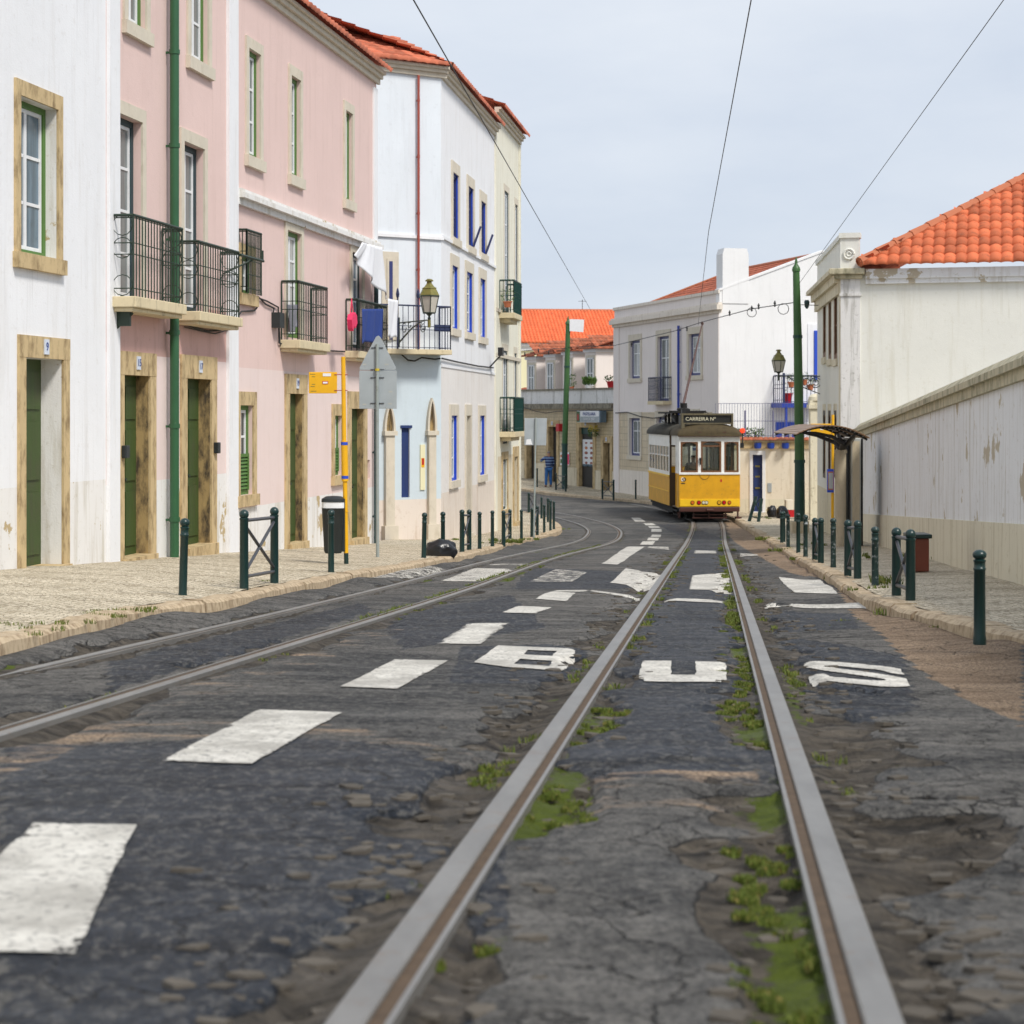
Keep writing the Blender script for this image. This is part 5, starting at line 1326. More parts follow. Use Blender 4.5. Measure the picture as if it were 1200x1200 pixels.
for t0, t1, d0, d1 in ((-.42, .05, -.36, -.24), (-.46, .10, -.24, -.16), (-.40, .02, -.16, .0)):
    prev = None
    for k in range(N+1):
        s = FW.L*k/N; z = ztop(s); r_ = [mb.P((s, t1, z+d0)), mb.P((s, t1-(.0 if d1 < -.1 else .16), z+d1)), mb.P((s, t0+(.0 if d1 < -.1 else .10), z+d1)), mb.P((s, t0, z+d0))]
        if prev:
            for j in range(4): mb.face((prev[j], r_[j], r_[(j+1) % 4], prev[(j+1) % 4]))
        else: mb.face(r_)
        prev = r_
    mb.face(prev[::-1])
mb.build('coping', 'coping', hW)
# drainpipes and cables on the left houses
tag(gutter_pipe(FA, FA.S(204.5, .12), zg(204), 7.0, .062, 'pipe_green', None, t=.12), 'thick green drainpipe between the two green doorways of the rosy house', 'drainpipe')
tag(gutter_pipe(FA, FA.S(442, .10) if FA.S(442, .10) < Send else Send-.02, zg(438), 3.2, .045, 'pipe_dark', None, t=.08), 'dark drainpipe at the far end of the pale pink house behind the triangular sign', 'drainpipe')
tag(gutter_pipe(FG, FG.S(795, .1), -1.0, FG.Z(795, 382), .05, 'pipe_blue', None, t=.1), 'bright blue drainpipe on the grey cream front above the tram', 'drainpipe')
# ------------------------------------------------------------------ bollards and barriers
def bollard_proto(mat='bollard'):
    t = thing('bollard', '', 'bollard'); H = .72
    m = MB(); m.lathe([(.040, -.05), (.040, .0), (.036, .03), (.034, H-.17), (.038, H-.165), (.038, H-.15), (.034, H-.145), (.034, H-.10), (.038, H-.095), (.038, H-.085), (.024, H-.075)], n=16); m.build('post', mat, t, smooth=True)
    m = MB(); m.lathe([(.024, H-.078)]+[(.043*math.sin(a), H-.043-.043*math.cos(a)) for a in [math.radians(q) for q in range(25, 180, 22)]]+[(.002, H)], n=16); m.build('ball_cap', mat, t, smooth=True)
    return t
b_plain = bollard_proto(); b_worn = bollard_proto('bollard_worn')
used = {}
def put(proto, px, py, ptop, label, group, off=.12, lean=0.):
    q = unproj(px, py, off)
    key = proto.name
    o = proto if key not in used else copy_tree(proto); used[key] = 1
    h = (py-ptop)/FPX*q.y
    o.location = q; o.scale = (1, 1, h/.72) if px < 900 or True else 1
    o.rotation_euler = (0, lean, random.uniform(0, 6.28) if not lean else 0)
    o['label'] = label; o['category'] = 'bollard'; o['group'] = group
    return o
LG = 'green bollards along the left kerb'; RG = 'green bollards along the right kerb'
put(b_plain, 214, 698, 607, 'dark green bollard leaning slightly before the second green doorway, nearest on the left pavement', LG, lean=.03)
put(b_plain, 388, 671, 597, 'dark green bollard in front of the litter bin', LG)
put(b_plain, 496.5, 654, 600.5, 'dark green bollard just left of the black rubbish bag', LG, lean=.02)
put(b_plain, 519, 651, 599.5, 'dark green bollard in front of the black rubbish bag', LG)
put(b_plain, 562, 643.3, 599.5, 'first bollard right of the barrier beside the rubbish bag', LG)
put(b_plain, 577, 640, 598, 'second bollard right of the barrier beside the rubbish bag', LG)
put(b_plain, 611, 632, 597, 'single bollard between the two barriers near the left corner', LG)
put(b_plain, 637.7, 624, 591, 'shorter bollard just right of the last barrier at the left corner', LG)
put(b_plain, 645, 621.8, 585.5, 'bollard at the very tip of the left corner', LG)
put(b_plain, 649, 620.2, 587, 'worn bollard right at the tip of the left corner, rightmost there', LG)
put(b_plain, 642, 611.5, 583.5, 'bollard behind the corner tip on the far kerb of the left corner', LG)
put(b_plain, 634.5, 607.7, 582, 'bollard behind the square sign pole on the far kerb of the left corner', LG)
put(b_plain, 609.5, 597, 574.5, 'bollard half hidden behind the cream corner house', LG)
put(b_worn, 1025.5, 687, 617, 'bollard between the nearest two barriers on the right pavement', RG)
put(b_worn, 976.5, 664.5, 607, 'bollard with a scuffed grey lower half before the concrete shelter post', RG)
put(b_worn, 944, 652.5, 603, 'scuffed bollard right of the tall green mast', RG)
put(b_plain, 935.5, 647.5, 601, 'bollard directly in front of the tall green mast', RG)
put(b_worn, 923.5, 641.5, 602, 'thin pale based bollard left of the tall green mast', RG)
put(b_plain, 916, 636.5, 599.5, 'thick looking bollard in front of the bin bags on the right pavement', RG)
put(b_plain, 918.5, 635, 599.0, 'bollard just behind the thick looking one near the bin bags', RG)
put(b_plain, 1148, 748, 644, 'nearest bollard on the right pavement at the edge of view', RG)
put(b_plain, 745, 585, 562, 'lone bollard before the grey cream corner house', 'bollards on the far pavement')
put(b_plain, 629.5, 571, 548.5, 'bollard left of the man in the striped jumper', 'bollards on the far pavement')
def barrier(p, q, tops, label, group, bar='bar', off=.12):
    """two posts joined by rails and a cross; p and q pixel feet"""
    P, Q = unproj(*p, off), unproj(*q, off); mid = (P+Q)/2
    t = thing('crossed_barrier', label, 'barrier', mid, group); H = []
    for a, top, pos in ((p, tops[0], P), (q, tops[1], Q)):
        h = (a[1]-top)/FPX*pos.y; H.append(h); m = MB(); c = tuple(pos)
        m.lathe([(.045, -.05), (.043, 0), (.040, h-.10), (.044, h-.095), (.044, h-.08), (.026, h-.075)], c, 14)
        o = m.build('post', 'bollard', t, smooth=True)
        m = MB(); m.lathe([(.026, h-.078)]+[(.046*math.sin(r), h-.046-.046*math.cos(r)) for r in [math.radians(k) for k in range(25, 180, 22)]]+[(.002, h)], c, 14); m.build('ball_cap', 'bollard', o, smooth=True)
    e = (Q-P).normalized()*.03; h0, h1 = H
    for z0, z1, nm in ((h0*.86, h1*.86, 'top_rail'), (h0*.15, h1*.15, 'bottom_rail')):
        m = MB(); m.tube([P+e+Vector((0, 0, z0)), Q-e+Vector((0, 0, z1))], .017, 8); m.build(nm, bar, t, smooth=True)
    for z0, z1 in ((h0*.80, h1*.20), (h0*.20, h1*.80)):
        m = MB(); m.tube([P+e+Vector((0, .01 if z0 > z1 else -.01, z0)), Q-e+Vector((0, .01 if z0 > z1 else -.01, z1))], .016, 8); m.build('cross_bar', bar, t, smooth=True)
    return t
barrier((286, 690), (321.5, 683), (597, 594), 'crossed barrier with grey bars standing before the louvred window', 'crossed barriers on the left pavement')
barrier((541.4, 646.5), (549.8, 644.5), (597, 597), 'crossed barrier just right of the rubbish bag by the white house', 'crossed barriers on the left pavement')
barrier((590, 637.7), (597.5, 631.8), (598, 596.7), 'crossed barrier in the grass tuft beside the narrow cream house', 'crossed barriers on the left pavement')
barrier((623.4, 629.3), (629.5, 627.2), (595, 592.5), 'crossed barrier at the foot of the square sign pole', 'crossed barriers on the left pavement')
barrier((619.6, 601.2), (627, 600), (577, 579), 'small crossed barrier on the back kerb of the left corner', 'crossed barriers on the left pavement')
barrier((1050.5, 697.5), (1067, 703.5), (618, 620), 'crossed barrier nearest the camera on the right pavement', 'crossed barriers on the right pavement')
barrier((993.5, 675), (1005, 678), (609, 609.5), 'crossed barrier in front of the bus shelter panel', 'crossed barriers on the right pavement')
barrier((955, 656.5), (962, 659.8), (606.5, 606.5), 'narrow crossed barrier between tall green mast and shelter post', 'crossed barriers on the right pavement')
barrier((651.5, 574.5), (663, 577), (554, 556), 'crossed barrier in front of the mast beside the man', 'crossed barriers on the far pavement')
barrier((706, 583.5), (719, 585), (561, 562), 'crossed barrier before the narrow dark doorway of the cafe', 'crossed barriers on the far pavement')
# leaning black trestle near the tram
P = unproj(880, 611, .12); t = thing('trestle_barrier', 'bent black barrier leaning on the pavement beside the front of the tram', 'barrier', P)
s = FPX/P.y
def L(px, py, dy=0): return Vector(((px-600)/FPX*(P.y+dy), P.y+dy, -(py-HY)/FPX*(P.y+dy)))
for a, b, dy in (((878, 611), (886, 581.5), 0), ((888.5, 613.5), (892.5, 584), -.3)):
    m = MB(); m.tube([L(*a, dy), L(*b, dy)], .055, 8); m.build('post', 'bollard', t)
for a, b in (((882, 596), (890.5, 584.5)), ((884, 586), (891, 601)), ((880, 605), (890, 608))):
    m = MB(); m.tube([L(*a, -.1), L(*b, -.2)], .02, 6); m.build('cross_bar', 'bollard', t)
# ------------------------------------------------------------------ bus stop, bin, signs
B = unproj(406, 662, .12); d0 = B.y
t = thing('bus_stop', 'yellow bus stop pole with a yellow flag sign before the pale pink house', 'bus stop', B)
def AT(px, py, d): return ray(px, py, d)
m = MB(); m.tube([AT(403.5, 531, d0), AT(402.2, 418, d0)], .029, 12); m.tube([AT(405.6, 648, d0), AT(404.2, 560, d0)], .030, 12)
for y in (632, 600): m.tube([AT(405.2, y, d0), AT(405.2, y-1.2, d0)], .033, 12)
m.build('pole', 'yellowpaint', t, smooth=True)
m = MB(); m.tube([B-Vector((0, 0, .05)), AT(405.6, 648, d0)], .030, 12); m.build('pole_base', 'bollard', t, smooth=True)
m = MB(); m.tube([AT(404.4, 564, d0), AT(403.4, 517, d0)], .044, 14); sl = m.build('timetable_sleeve', 'yellowpaint', t, smooth=True)
for y in (519.5, 559): m = MB(); m.tube([AT(404.2 if y > 540 else 403.5, y+2, d0), AT(404.2 if y > 540 else 403.5, y-1.5, d0)], .0465, 14); m.build('blue_band', 'blue', sl, smooth=True)
a = AT(362, 461, d0); b = AT(395, 436, d0)
m = MB(); m.box(a.x, b.x, d0-.012, d0+.012, a.z, b.z); fl = m.build('flag_sign', 'yellowpaint', t, bevel=.006)
X_ = lambda px: (px-600)/FPX*d0; Z_ = lambda py: -(py-HY)/FPX*d0
m = MB(); m.box(X_(378.5), X_(388), d0-.016, d0-.0125, Z_(441), Z_(437.5)); m.build('white_plate', 'whitepaint', fl); m = MB(); m.box(X_(378.6), X_(384), d0-.018, d0-.0155, Z_(449.5), Z_(447.4)); m.build('white_plate', 'whitepaint', fl)
m = MB(); m.box(X_(377.9), X_(384.7), d0-.0155, d0-.0125, Z_(450.2), Z_(446.7)); m.build('red_plate', 'red', fl)
for px, y, w_ in ((366.5, 438.6, 3), (367.5, 450.4, 2), (367.5, 458.4, 3.4), (366.5, 453, 2.4), (367.5, 441.5, 2)):
    m = MB(); m.box(X_(px-w_), X_(px+w_), d0-.0136, d0-.0121, Z_(y+.35), Z_(y-.35)); m.build('worn_print', 'copper', fl)
for y in (439, 457.5): m = MB(); m.tube([(X_(392), d0-.015, Z_(y)), (X_(407.5), d0-.015, Z_(y))], .006, 6); m.build('clamp', 'pipe_red', t)
# litter bin hanging on the pole
bc = Vector((X_(390.7), d0-.0, Z_(648))); bt = thing('litter_bin', 'black green litter bin with white band hung on the yellow bus stop pole', 'litter bin', bc)
hs = (648-581)/FPX*d0
def sq(rx, ry, z, n=20, e=.55):
    return [(bc.x+rx*math.copysign(abs(math.cos(2*math.pi*k/n))**e, math.cos(2*math.pi*k/n)), bc.y+ry*math.copysign(abs(math.sin(2*math.pi*k/n))**e, math.sin(2*math.pi*k/n)), bc.z+z) for k in range(n)]
def loft(m, rings, cap=True):
    R = [[m.P(p) for p in r] for r in rings]; n = len(R[0])
    for a, b in zip(R, R[1:]):
        for k in range(n): m.face((a[k], a[(k+1) % n], b[(k+1) % n], b[k]))
    if cap: m.face(R[0][::-1]); m.face(R[-1])
m = MB(); loft(m, [sq(.105, .10, .0), sq(.12, .11, .03), sq(.150, .13, hs*.78), sq(.155, .135, hs*.79)]); m.build('body', 'bin', bt, smooth=True)
m = MB(); loft(m, [sq(.149, .128, hs*.785), sq(.149, .128, hs*.90)]); m.build('white_band', 'whitepaint', bt, smooth=True)
m = MB(); loft(m, [sq(.155, .135, hs*.895), sq(.152, .13, hs*.95), sq(.10, .09, hs*.99), sq(.02, .02, hs*1.0)]); m.build('hood', 'bin', bt, smooth=True)
m = MB(); m.box(bc.x+.12, bc.x+.155, bc.y-.05, bc.y+.05, bc.z+.02, bc.z+hs*.95); m.build('mounting_plate', 'bin', bt)
# triangular + square sign, seen from behind
B = unproj(442.5, 654, .12); d1 = B.y; X_ = lambda px: (px-600)/FPX*d1; Z_ = lambda py: -(py-HY)/FPX*d1
t = thing('road_sign', 'backs of triangular and square road signs on one grey pole by the left kerb', 'road sign', B)
m = MB(); m.tube([B-Vector((0, 0, .05)), (X_(442), d1, Z_(403))], .025, 12); m.build('pole', 'pole_metal', t, smooth=True)
def plate(pts, y0, y1, mat, nm, par):
    m = MB(); m.extrude([(X_(a), Z_(b)) for a, b in pts], y0, y1); return m.build(nm, mat, par, bevel=.004)
tp = plate([(421.5, 433.5), (463.5, 433.5), (464, 431), (446, 395.5), (443.5, 393.2), (440.5, 394.5), (421, 431)], d1+.026, d1+.032, 'grey_metal', 'triangular_plate', t)
sp_ = plate([(420.8, 434.3), (464.8, 434.3), (464.8, 479), (420.8, 479)], d1+.026, d1+.032, 'grey_metal', 'square_plate', t)
for y, w_ in ((407.5, 7), (433, 8), (442.5, 8), (472.5, 8)): m = MB(); m.tube([(X_(442-w_), d1+.018, Z_(y)), (X_(442+w_), d1+.018, Z_(y))], .007, 6); m.build('clamp', 'bar', t)
m = MB(); m.tube([(X_(442), d1, Z_(434.6)), (X_(442), d1, Z_(431.8))], .033, 12); m.build('moss_ring', 'leaf_yellow', t)
m = MB()
for a, b in ((427, 427), (453, 427), (427, 474), (457, 473), (457.5, 459)): m.box(X_(a-2.2), X_(a+2.2), d1+.0245, d1+.0262, Z_(b+.9), Z_(b-.9))
m.build('stamped_marks', 'silver', t)
# far square sign
B = unproj(625.5, 630, .12); d1 = B.y
t = thing('road_sign', 'square road sign seen from behind, with peeling sticker, on thin pole at left corner', 'road sign', B)
m = MB(); m.tube([B-Vector((0, 0, .05)), (X_(628), d1, Z_(489.5))], .024, 10); m.build('pole', 'pole_metal', t, smooth=True)
sp_ = plate([(614.7, 490), (641, 490), (640, 522), (614.5, 521.7)], d1+.026, d1+.032, 'grey_metal', 'square_plate', t)
m = MB(); m.extrude([(X_(a), Z_(b)) for a, b in ((617, 515), (622, 514.5), (624, 521), (616, 521))], d1+.023, d1+.0255); m.build('sticker', 'whitepaint', sp_)
# ------------------------------------------------------------------ lanterns
def lantern(par, c, s):
    """four sided street lantern hanging above point c (its foot), scale s = 1 gives .46 m width"""
    c = Vector(c); n = 6
    def ring(r, z): return [tuple(c+Vector((r*s*math.cos(math.pi/n+2*math.pi*k/n+.2), r*s*math.sin(math.pi/n+2*math.pi*k/n+.2), z*s))) for k in range(n)]
    m = MB(); loft(m, [ring(.135, .07), ring(.215, .43)]); g = m.build('glass_body', 'lampglass', par)
    m = MB()
    for a, b in zip(ring(.137, .07), ring(.218, .43)): m.tube([a, b], .011*s, 5)
    r0, r1 = ring(.137, .07), ring(.222, .43)
    for r_ in (r0, r1):
        for k in range(n): m.tube([r_[k], r_[(k+1) % n]], .014*s, 5)
    m.build('frame', 'lampframe', par)
    m = MB(); loft(m, [ring(.228, .435), ring(.225, .455), ring(.16, .58)]); m.build('lower_hood', 'lampglass' if False else 'copper', par)
    m = MB(); loft(m, [ring(.168, .585), ring(.165, .60), ring(.11, .635), ring(.06, .70), ring(.055, .745)]); loft(m, [ring(.09, .745), ring(.095, .765), ring(.05, .795), ring(.01, .80)]); m.build('cap', 'copper', par)
    m = MB(); m.lathe([(.015*s, -.12*s), (.03*s, -.1*s), (.035*s, -.04*s), (.02*s, 0), (.07*s, .05*s), (.13*s, .072*s)], tuple(c), 10); m.build('stem', 'lampframe', par)
def bracket(par, W0, E, drop=.5, flip=1):
    """ornamental arm from wall point W0 to end E"""
    W0, E = Vector(W0), Vector(E); m = MB(); m.tube([W0, E], .016, 6)
    d = E-W0; dz = Vector((0, 0, -1))
    m.tube([W0+dz*drop+d*.0-d*.06, W0+dz*drop*.62+d*.20, W0+dz*drop*.28+d*.45, W0+dz*drop*.06+d*.72], [.02, .02, .018, .014], 6)
    for cx, cz, r in ((.18, .22, .10), (.80, .24, .12), (.80, .24, .06), (.36, .13, .06)):
        m.tube([W0+d*cx+dz*(cz*drop)*1.1+(d.normalized()*math.cos(a*.6)+dz*math.sin(a*.6))*r for a in range(10)], .010, 5)
    m.box(W0.x-.02, W0.x+.02, W0.y-.02, W0.y+.02, W0.z-drop-.05, W0.z+.12); m.build('bracket', 'lampframe', par)
E = ray(503, 375, 40.1); Wl = Vector(F1(F1.S(467), .02, 0)); Wl.z = E.z
t = thing('street_lantern', 'old verdigris street lantern on a scrolled bracket beside the blue balcony', 'street lamp', Wl, 'wall mounted street lanterns')
bracket(t, Wl, E, .48); lantern(t, E+Vector((0, 0, .08)), 1.0)
m = MB(); m.tube([E+Vector((0, 0, .0)), E+Vector((0, 0, -.16))], .035, 8); m.build('finial', 'copper', t)
E = ray(912.5, 441, 52.0); Wl = ray(962.5, 441, 52.0)
t = thing('street_lantern', 'dark street lantern on a long scrolled bracket in front of the white gable', 'street lamp', Wl, 'wall mounted street lanterns')
m = MB(); m.tube([Wl, E], .016, 6)
for cx, r in ((.13, .14), (.13, .08), (.34, .11)): m.tube([Wl.lerp(E, cx)+Vector((math.cos(a*.6)*r, 0, -.17+math.sin(a*.6)*r)) for a in range(11)], .012, 5)
m.tube([Wl+Vector((0, 0, -.5)), Wl.lerp(E, .4)+Vector((0, 0, -.32)), Wl.lerp(E, .8)], .014, 6); m.tube([E+Vector((0, 0, .06)), E-Vector((0, 0, .12))], .03, 6); m.build('bracket', 'lampframe', t)
lantern(t, E+Vector((0, 0, .06)), .86)
# ------------------------------------------------------------------ masts
def mast(label, base, pts, rads, split, top=None, sign=None):
    t = thing('overhead_wire_mast', label, 'mast', base, 'green masts holding the overhead wires')
    k = [Vector(p) for p in pts]
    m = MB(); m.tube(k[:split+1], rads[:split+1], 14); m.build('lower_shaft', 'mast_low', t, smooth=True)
    m = MB(); m.tube(k[split:], rads[split:], 14); u_ = m.build('upper_shaft', 'mast', t, smooth=True)
    m = MB(); tt = k[-1]; m.lathe([(rads[-1]*1.2, -.05), (rads[-1]*1.25, .0), (rads[-1]*1.1, .06), (rads[-1]*.4, .16), (rads[-1]*.45, .2), (.01, .34)], tuple(tt), 12); m.build('finial', 'mast', t, smooth=True)
    for p, r in zip(k[1:-1], rads[1:-1]): m = MB(); m.tube([p-Vector((0, 0, .03)), p+Vector((0, 0, .05))], r*1.15, 14); m.build('collar', 'mast_low', t, smooth=True)
    return t
B = unproj(937, 625, .12); dR = B.y
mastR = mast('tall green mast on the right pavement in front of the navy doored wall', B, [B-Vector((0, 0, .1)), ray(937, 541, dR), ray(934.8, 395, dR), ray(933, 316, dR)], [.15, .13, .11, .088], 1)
m = MB(); q_ = unproj(937, 625, .12); m.box(B.x-.22, B.x+.22, B.y-.22, B.y+.22, B.z-.05, B.z+.32); m.build('concrete_base', 'concrete', mastR)
B = unproj(661.5, 573, .12); dL = B.y
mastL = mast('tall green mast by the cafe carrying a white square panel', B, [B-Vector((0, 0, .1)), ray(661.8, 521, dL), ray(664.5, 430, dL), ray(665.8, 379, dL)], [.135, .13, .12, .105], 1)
a, b = ray(667.5, 388.5, dL-.15), ray(684.5, 374.5, dL-.15); m = MB(); m.extrude([(a.x, a.z+.02), (b.x-.03, a.z-.03), (b.x, b.z), (a.x, b.z+.02)], dL-.16, dL-.13); m.build('white_panel', 'whitepaint', mastL)
# ------------------------------------------------------------------ wires
def wire(name, pts, r, label, cat='cable', sag=0, extra=None, mat='wire'):
    P = [Vector(p) for p in pts]; out = []
    for a, b in zip(P, P[1:]):
        n = 10
        for k in range(n): f = k/n; out.append(a.lerp(b, f)-Vector((0, 0, sag*4*f*(1-f))))
    out.append(P[-1]); m = MB(); m.tube(out, r, 5, False)
    if extra: extra(m)
    return tag(m.build(name, mat), label, cat)
tip = ray(823, 379, 66.5)
wire('contact_wire', [tip+Vector((0, 1.5, .0)), ray(830.3, 272, 38.5), Vector((.9, 0, 4.9)), Vector((-.4, -14, 5.2))], .007, 'overhead contact wire running from the tram pole up out of view', 'overhead wire')
wire('contact_wire', [ray(692, 363, 80), ray(640, 272, 40), ray(640, 272, 40)*2-ray(692, 363, 80)], .007, 'overhead contact wire crossing the sky above the long orange roof', 'overhead wire')
def ins(m):
    for px, py, d in ((881, 361.5, 56), (889, 359, 55.5), (855, 367, 58), (908, 356, 52.5), (740, 404, 78), (805, 385, 64)):
        m.lathe([(.01, -.09), (.035, -.06), (.02, -.02), (.04, .02), (.02, .06), (.01, .09)], tuple(ray(px, py, d)), 8)
    for px, py, d, r_ in ((881, 366, 56, .14), (918, 362, 51.5, .15)):
        c = ray(px, py, d); m.tube([c+Vector((r_*math.cos(a*.6), 0, r_*math.sin(a*.6))) for a in range(12)], .010, 4)
wire('span_wire', [ray(665, 407, dL), ray(720, 405, 79), ray(790, 388, 66.2), tip+Vector((0, 0, .05)), ray(881, 362, 56), ray(934, 354, dR)], .014, 'span wire with insulators strung between the two green masts', 'overhead wire', extra=ins)
wire('stay_wire', [ray(934, 357, dR), ray(965, 358, 52)], .010, 'short stay wire from the tall green mast to the ivory villa', 'overhead wire')
wire('stay_wire', [ray(936, 333, dR), ray(936, 333, dR)+(ray(985, 265, 40)-ray(936, 333, dR))*3.6], .006, 'thin stay wire rising from the tall green mast over the ivory villa', 'overhead wire')
wire('span_wire', [ray(665, 408, dL), ray(640, 409, 80), ray(614, 411, 72)], .012, 'span wire between the cafe mast and the cream corner house', 'overhead wire', extra=lambda m: [m.lathe([(.01, -.1), (.04, 0), (.01, .1)], tuple(ray(px, py, 80)), 6) for px, py in ((615, 415), (631, 411), (643, 413))])
def cable_on(F, pts, r, label, t=.03, name='cable'):
    m = MB(F); m.tube([(F.S(px, t), t, F.Z(px, py, t)) for px, py in pts], r, 5, False); return tag(m.build(name, 'wire'), label, 'cable')
cable_on(FA, [(215, 379), (228, 384), (244, 388), (258, 387), (270, 382), (283, 365), (298, 364), (301, 361), (302, 349), (313, 353), (326, 360), (327, 402), (350, 408), (385, 411), (404, 412)], .014, 'black cable looping below the joined balconies and round the window corner')
cable_on(FA, [(216, 383), (236, 388), (252, 391), (276, 384)], .009, 'thin sagging cable beneath the joined balconies')
cable_on(FA, [(302, 347), (312, 357), (321, 361), (320, 369), (326, 372)], .012, 'short black cable feeding the wall box beside the washing balcony')
m = MB(FA); s_ = FA.S(320.5); z_ = FA.Z(320, 384); m.box(s_-.12, s_+.14, .001, .14, z_, z_+.24); m.tube([(s_, .1, z_), (s_+.05, .1, z_-.3), (s_-.02, .1, z_-.1)], .006, 4)
tag(m.build('wall_junction_box', 'bin'), 'small black junction box with dangling cable left of the washing balcony', 'junction box')
cable_on(F2, [(518, 420), (535, 424), (560, 429), (578, 431)], .02, 'thick black cable pinned along the white house above its lower windows', t=.05)
cable_on(F1, [(455, 414), (470, 415), (478, 422), (486, 423), (494, 419), (510, 421), (516, 420)], .018, 'black cable drooping under the long blue balcony', t=.08)
m = MB(F2); s_ = F2.S(573); z_ = F2.Z(573, 417); m.box(s_-.1, s_+.2, .25, .37, z_, z_+.22); m.tube([(s_, .02, z_-.3), (s_+.02, .3, z_)], .02, 5); tag(m.build('floodlight', 'black'), 'small black floodlight on the white house above the lower windows', 'lamp')
cable_on(FG, [(721, 484), (735, 483), (750, 488), (765, 490), (780, 488), (795, 483)], .02, 'sagging cable across the grey cream corner house', t=.05)
cable_on(FE, [(613, 477), (628, 482), (640, 484), (655, 482), (680, 481), (718, 481)], .018, 'cable drooping along the cafe front under its grimy cornice', t=.2)
# small fittings on the left houses
for F_, px, py, lab in ((FA, 141.5, 528.5, 'small black letter box beside the first green doorway'), (FA, 249.5, 524, 'small black letter box right of the second green doorway')):
    m = MB(F_); s_ = F_.S(px); z_ = F_.Z(px, py); m.box(s_-.06, s_+.06, .03, .10, z_-.09, z_+.07); tag(m.build('letter_box', 'bin', bevel=.01), lab, 'letter box')
m = MB(FA); zz = FA.Z(283, 297.5, .4); s_ = FA.S(283, .35)
m.tube([(s_, .33, zz), (s_+1.15, .33, zz)], .022, 6); m.tube([(s_+1.12, .33, zz), (s_+1.12, .33, zz+.16)], .015, 5); m.tube([(s_+.2, .02, zz-.25), (s_+.7, .33, zz)], .014, 5)
tag(m.build('clothes_rod', 'iron'), 'green black clothes rod projecting past the corner window', 'rod')
# washing
def cloth(name, F, pts, t0, mat, label, cat, folds=7, amp=.03, nx=22, ny=14):
    """pts: pixel corners TL TR BR BL on plane t0"""
    P = [(F.S(a, t0), F.Z(a, b, t0)) for a, b in pts]; m = MB(F); g = []
    for j in range(ny+1):
        v = j/ny; r_ = []
        for i in range(nx+1):
            u = i/nx; s_ = (P[0][0]*(1-u)+P[1][0]*u)*(1-v)+(P[3][0]*(1-u)+P[2][0]*u)*v; z_ = (P[0][1]*(1-u)+P[1][1]*u)*(1-v)+(P[3][1]*(1-u)+P[2][1]*u)*v
            w_ = amp*math.sin(u*folds*3.1+v*1.3)*(.4+v)+.4*amp*math.sin(u*folds*7+v*4)
            r_.append(m.P((s_, t0+w_, z_+.02*math.sin(u*9)*v)))
        g.append(r_)
    for a, b in zip(g, g[1:]):
        for i in range(nx): m.face((a[i], a[i+1], b[i+1], b[i]))
    o = m.build(name, mat, smooth='full', recalc=False); sd = o.modifiers.new('thick', 'SOLIDIFY'); sd.thickness = .006
    return tag(o, label, cat)
cloth('hanging_sheet', FA, [(424, 284), (447, 290), (455, 353), (412, 299)], .30, 'canvas', 'large white sheet with slanting lower edge hanging from the pink cornice', 'sheet', folds=5, amp=.04)
cloth('hanging_sheet', FA, [(454.5, 350), (466, 352), (464, 396), (453.5, 395)], .46, 'canvas', 'narrow white towel hanging at the right end of the last iron balcony', 'towel', folds=2, amp=.02)
cloth('hanging_blanket', FA, [(424, 362), (449, 362), (449, 398), (423, 403)], .36, 'bluecloth', 'dark blue blanket hung inside the last iron balcony', 'blanket', folds=5, amp=.02)
cloth('hanging_clothes', FA, [(336, 357), (349, 357), (346, 384), (338, 392)], .10, 'greycloth', 'grey clothes hanging inside the balcony of the pale pink house', 'clothes', folds=4, amp=.03)
m = MB(FA); t0 = .42; s_ = FA.S(409, t0); z_ = FA.Z(409, 383, t0)
mm = [(s_-.10, z_-.03), (s_-.15, z_+.12), (s_-.08, z_+.22), (s_+.02, z_+.22), (s_+.10, z_+.26), (s_+.22, z_+.22), (s_+.26, z_+.08), (s_+.14, z_-.02), (s_+.02, z_+.02), (s_-.04, z_-.08)]
m.extrude(mm, t0, t0+.09); m.tube([(s_-.08, t0+.04, z_+.2), (s_+.03, t0+.04, z_+.50), (s_+.16, t0+.04, z_+.2)], .010, 5); o = m.build('pink_bag', 'pinkcloth', bevel=.02); tag(o, 'hot pink bag hung on the left end of the last iron balcony', 'bag')
# rubbish bags
def blob(name, c, rx, ry, rz, mat, label, seed, knot=True):
    rs = random.Random(seed); bm = bmesh.new(); bmesh.ops.create_icosphere(bm, subdivisions=4, radius=1)
    for v in bm.verts:
        p = v.co.copy(); n_ = float(noise2(p.x*2.3+seed, p.y*2.3+p.z*1.7, seed))*.14+abs(float(noise2(p.x*4+seed, p.z*4+p.y*4, seed+1)))*.16+abs(float(noise2(p.x*9+seed, p.z*9-p.y*7, seed+2)))*.06
        pinch = 1
        z = max(p.z, -.62); p.z = z
        p = p*(1+n_); v.co = Vector((p.x*rx, p.y*ry, (p.z+.62)*rz/1.62))
    if knot:
        for v in bm.verts:
            q_ = Vector((v.co.x+rx*.75, v.co.y, v.co.z-rz*.35))
            if q_.length < rx*.5: v.co.x -= (rx*.5-q_.length)*.55
    me = bpy.data.meshes.new(name); bm.to_mesh(me); bm.free(); me.materials.append(M[mat]); me.polygons.foreach_set('use_smooth', [True]*len(me.polygons))
    o = bpy.data.objects.new(name, me); C.objects.link(o); o.location = c; W[o.name] = Vector(c); return tag(o, label, 'rubbish bag')
c = unproj(516.5, 652, .12); blob('rubbish_bag', c+Vector((.0, .1, -.02)), .225, .18, .27, 'bag', 'black plastic rubbish bag lying on the left pavement between bollards', 3, False)
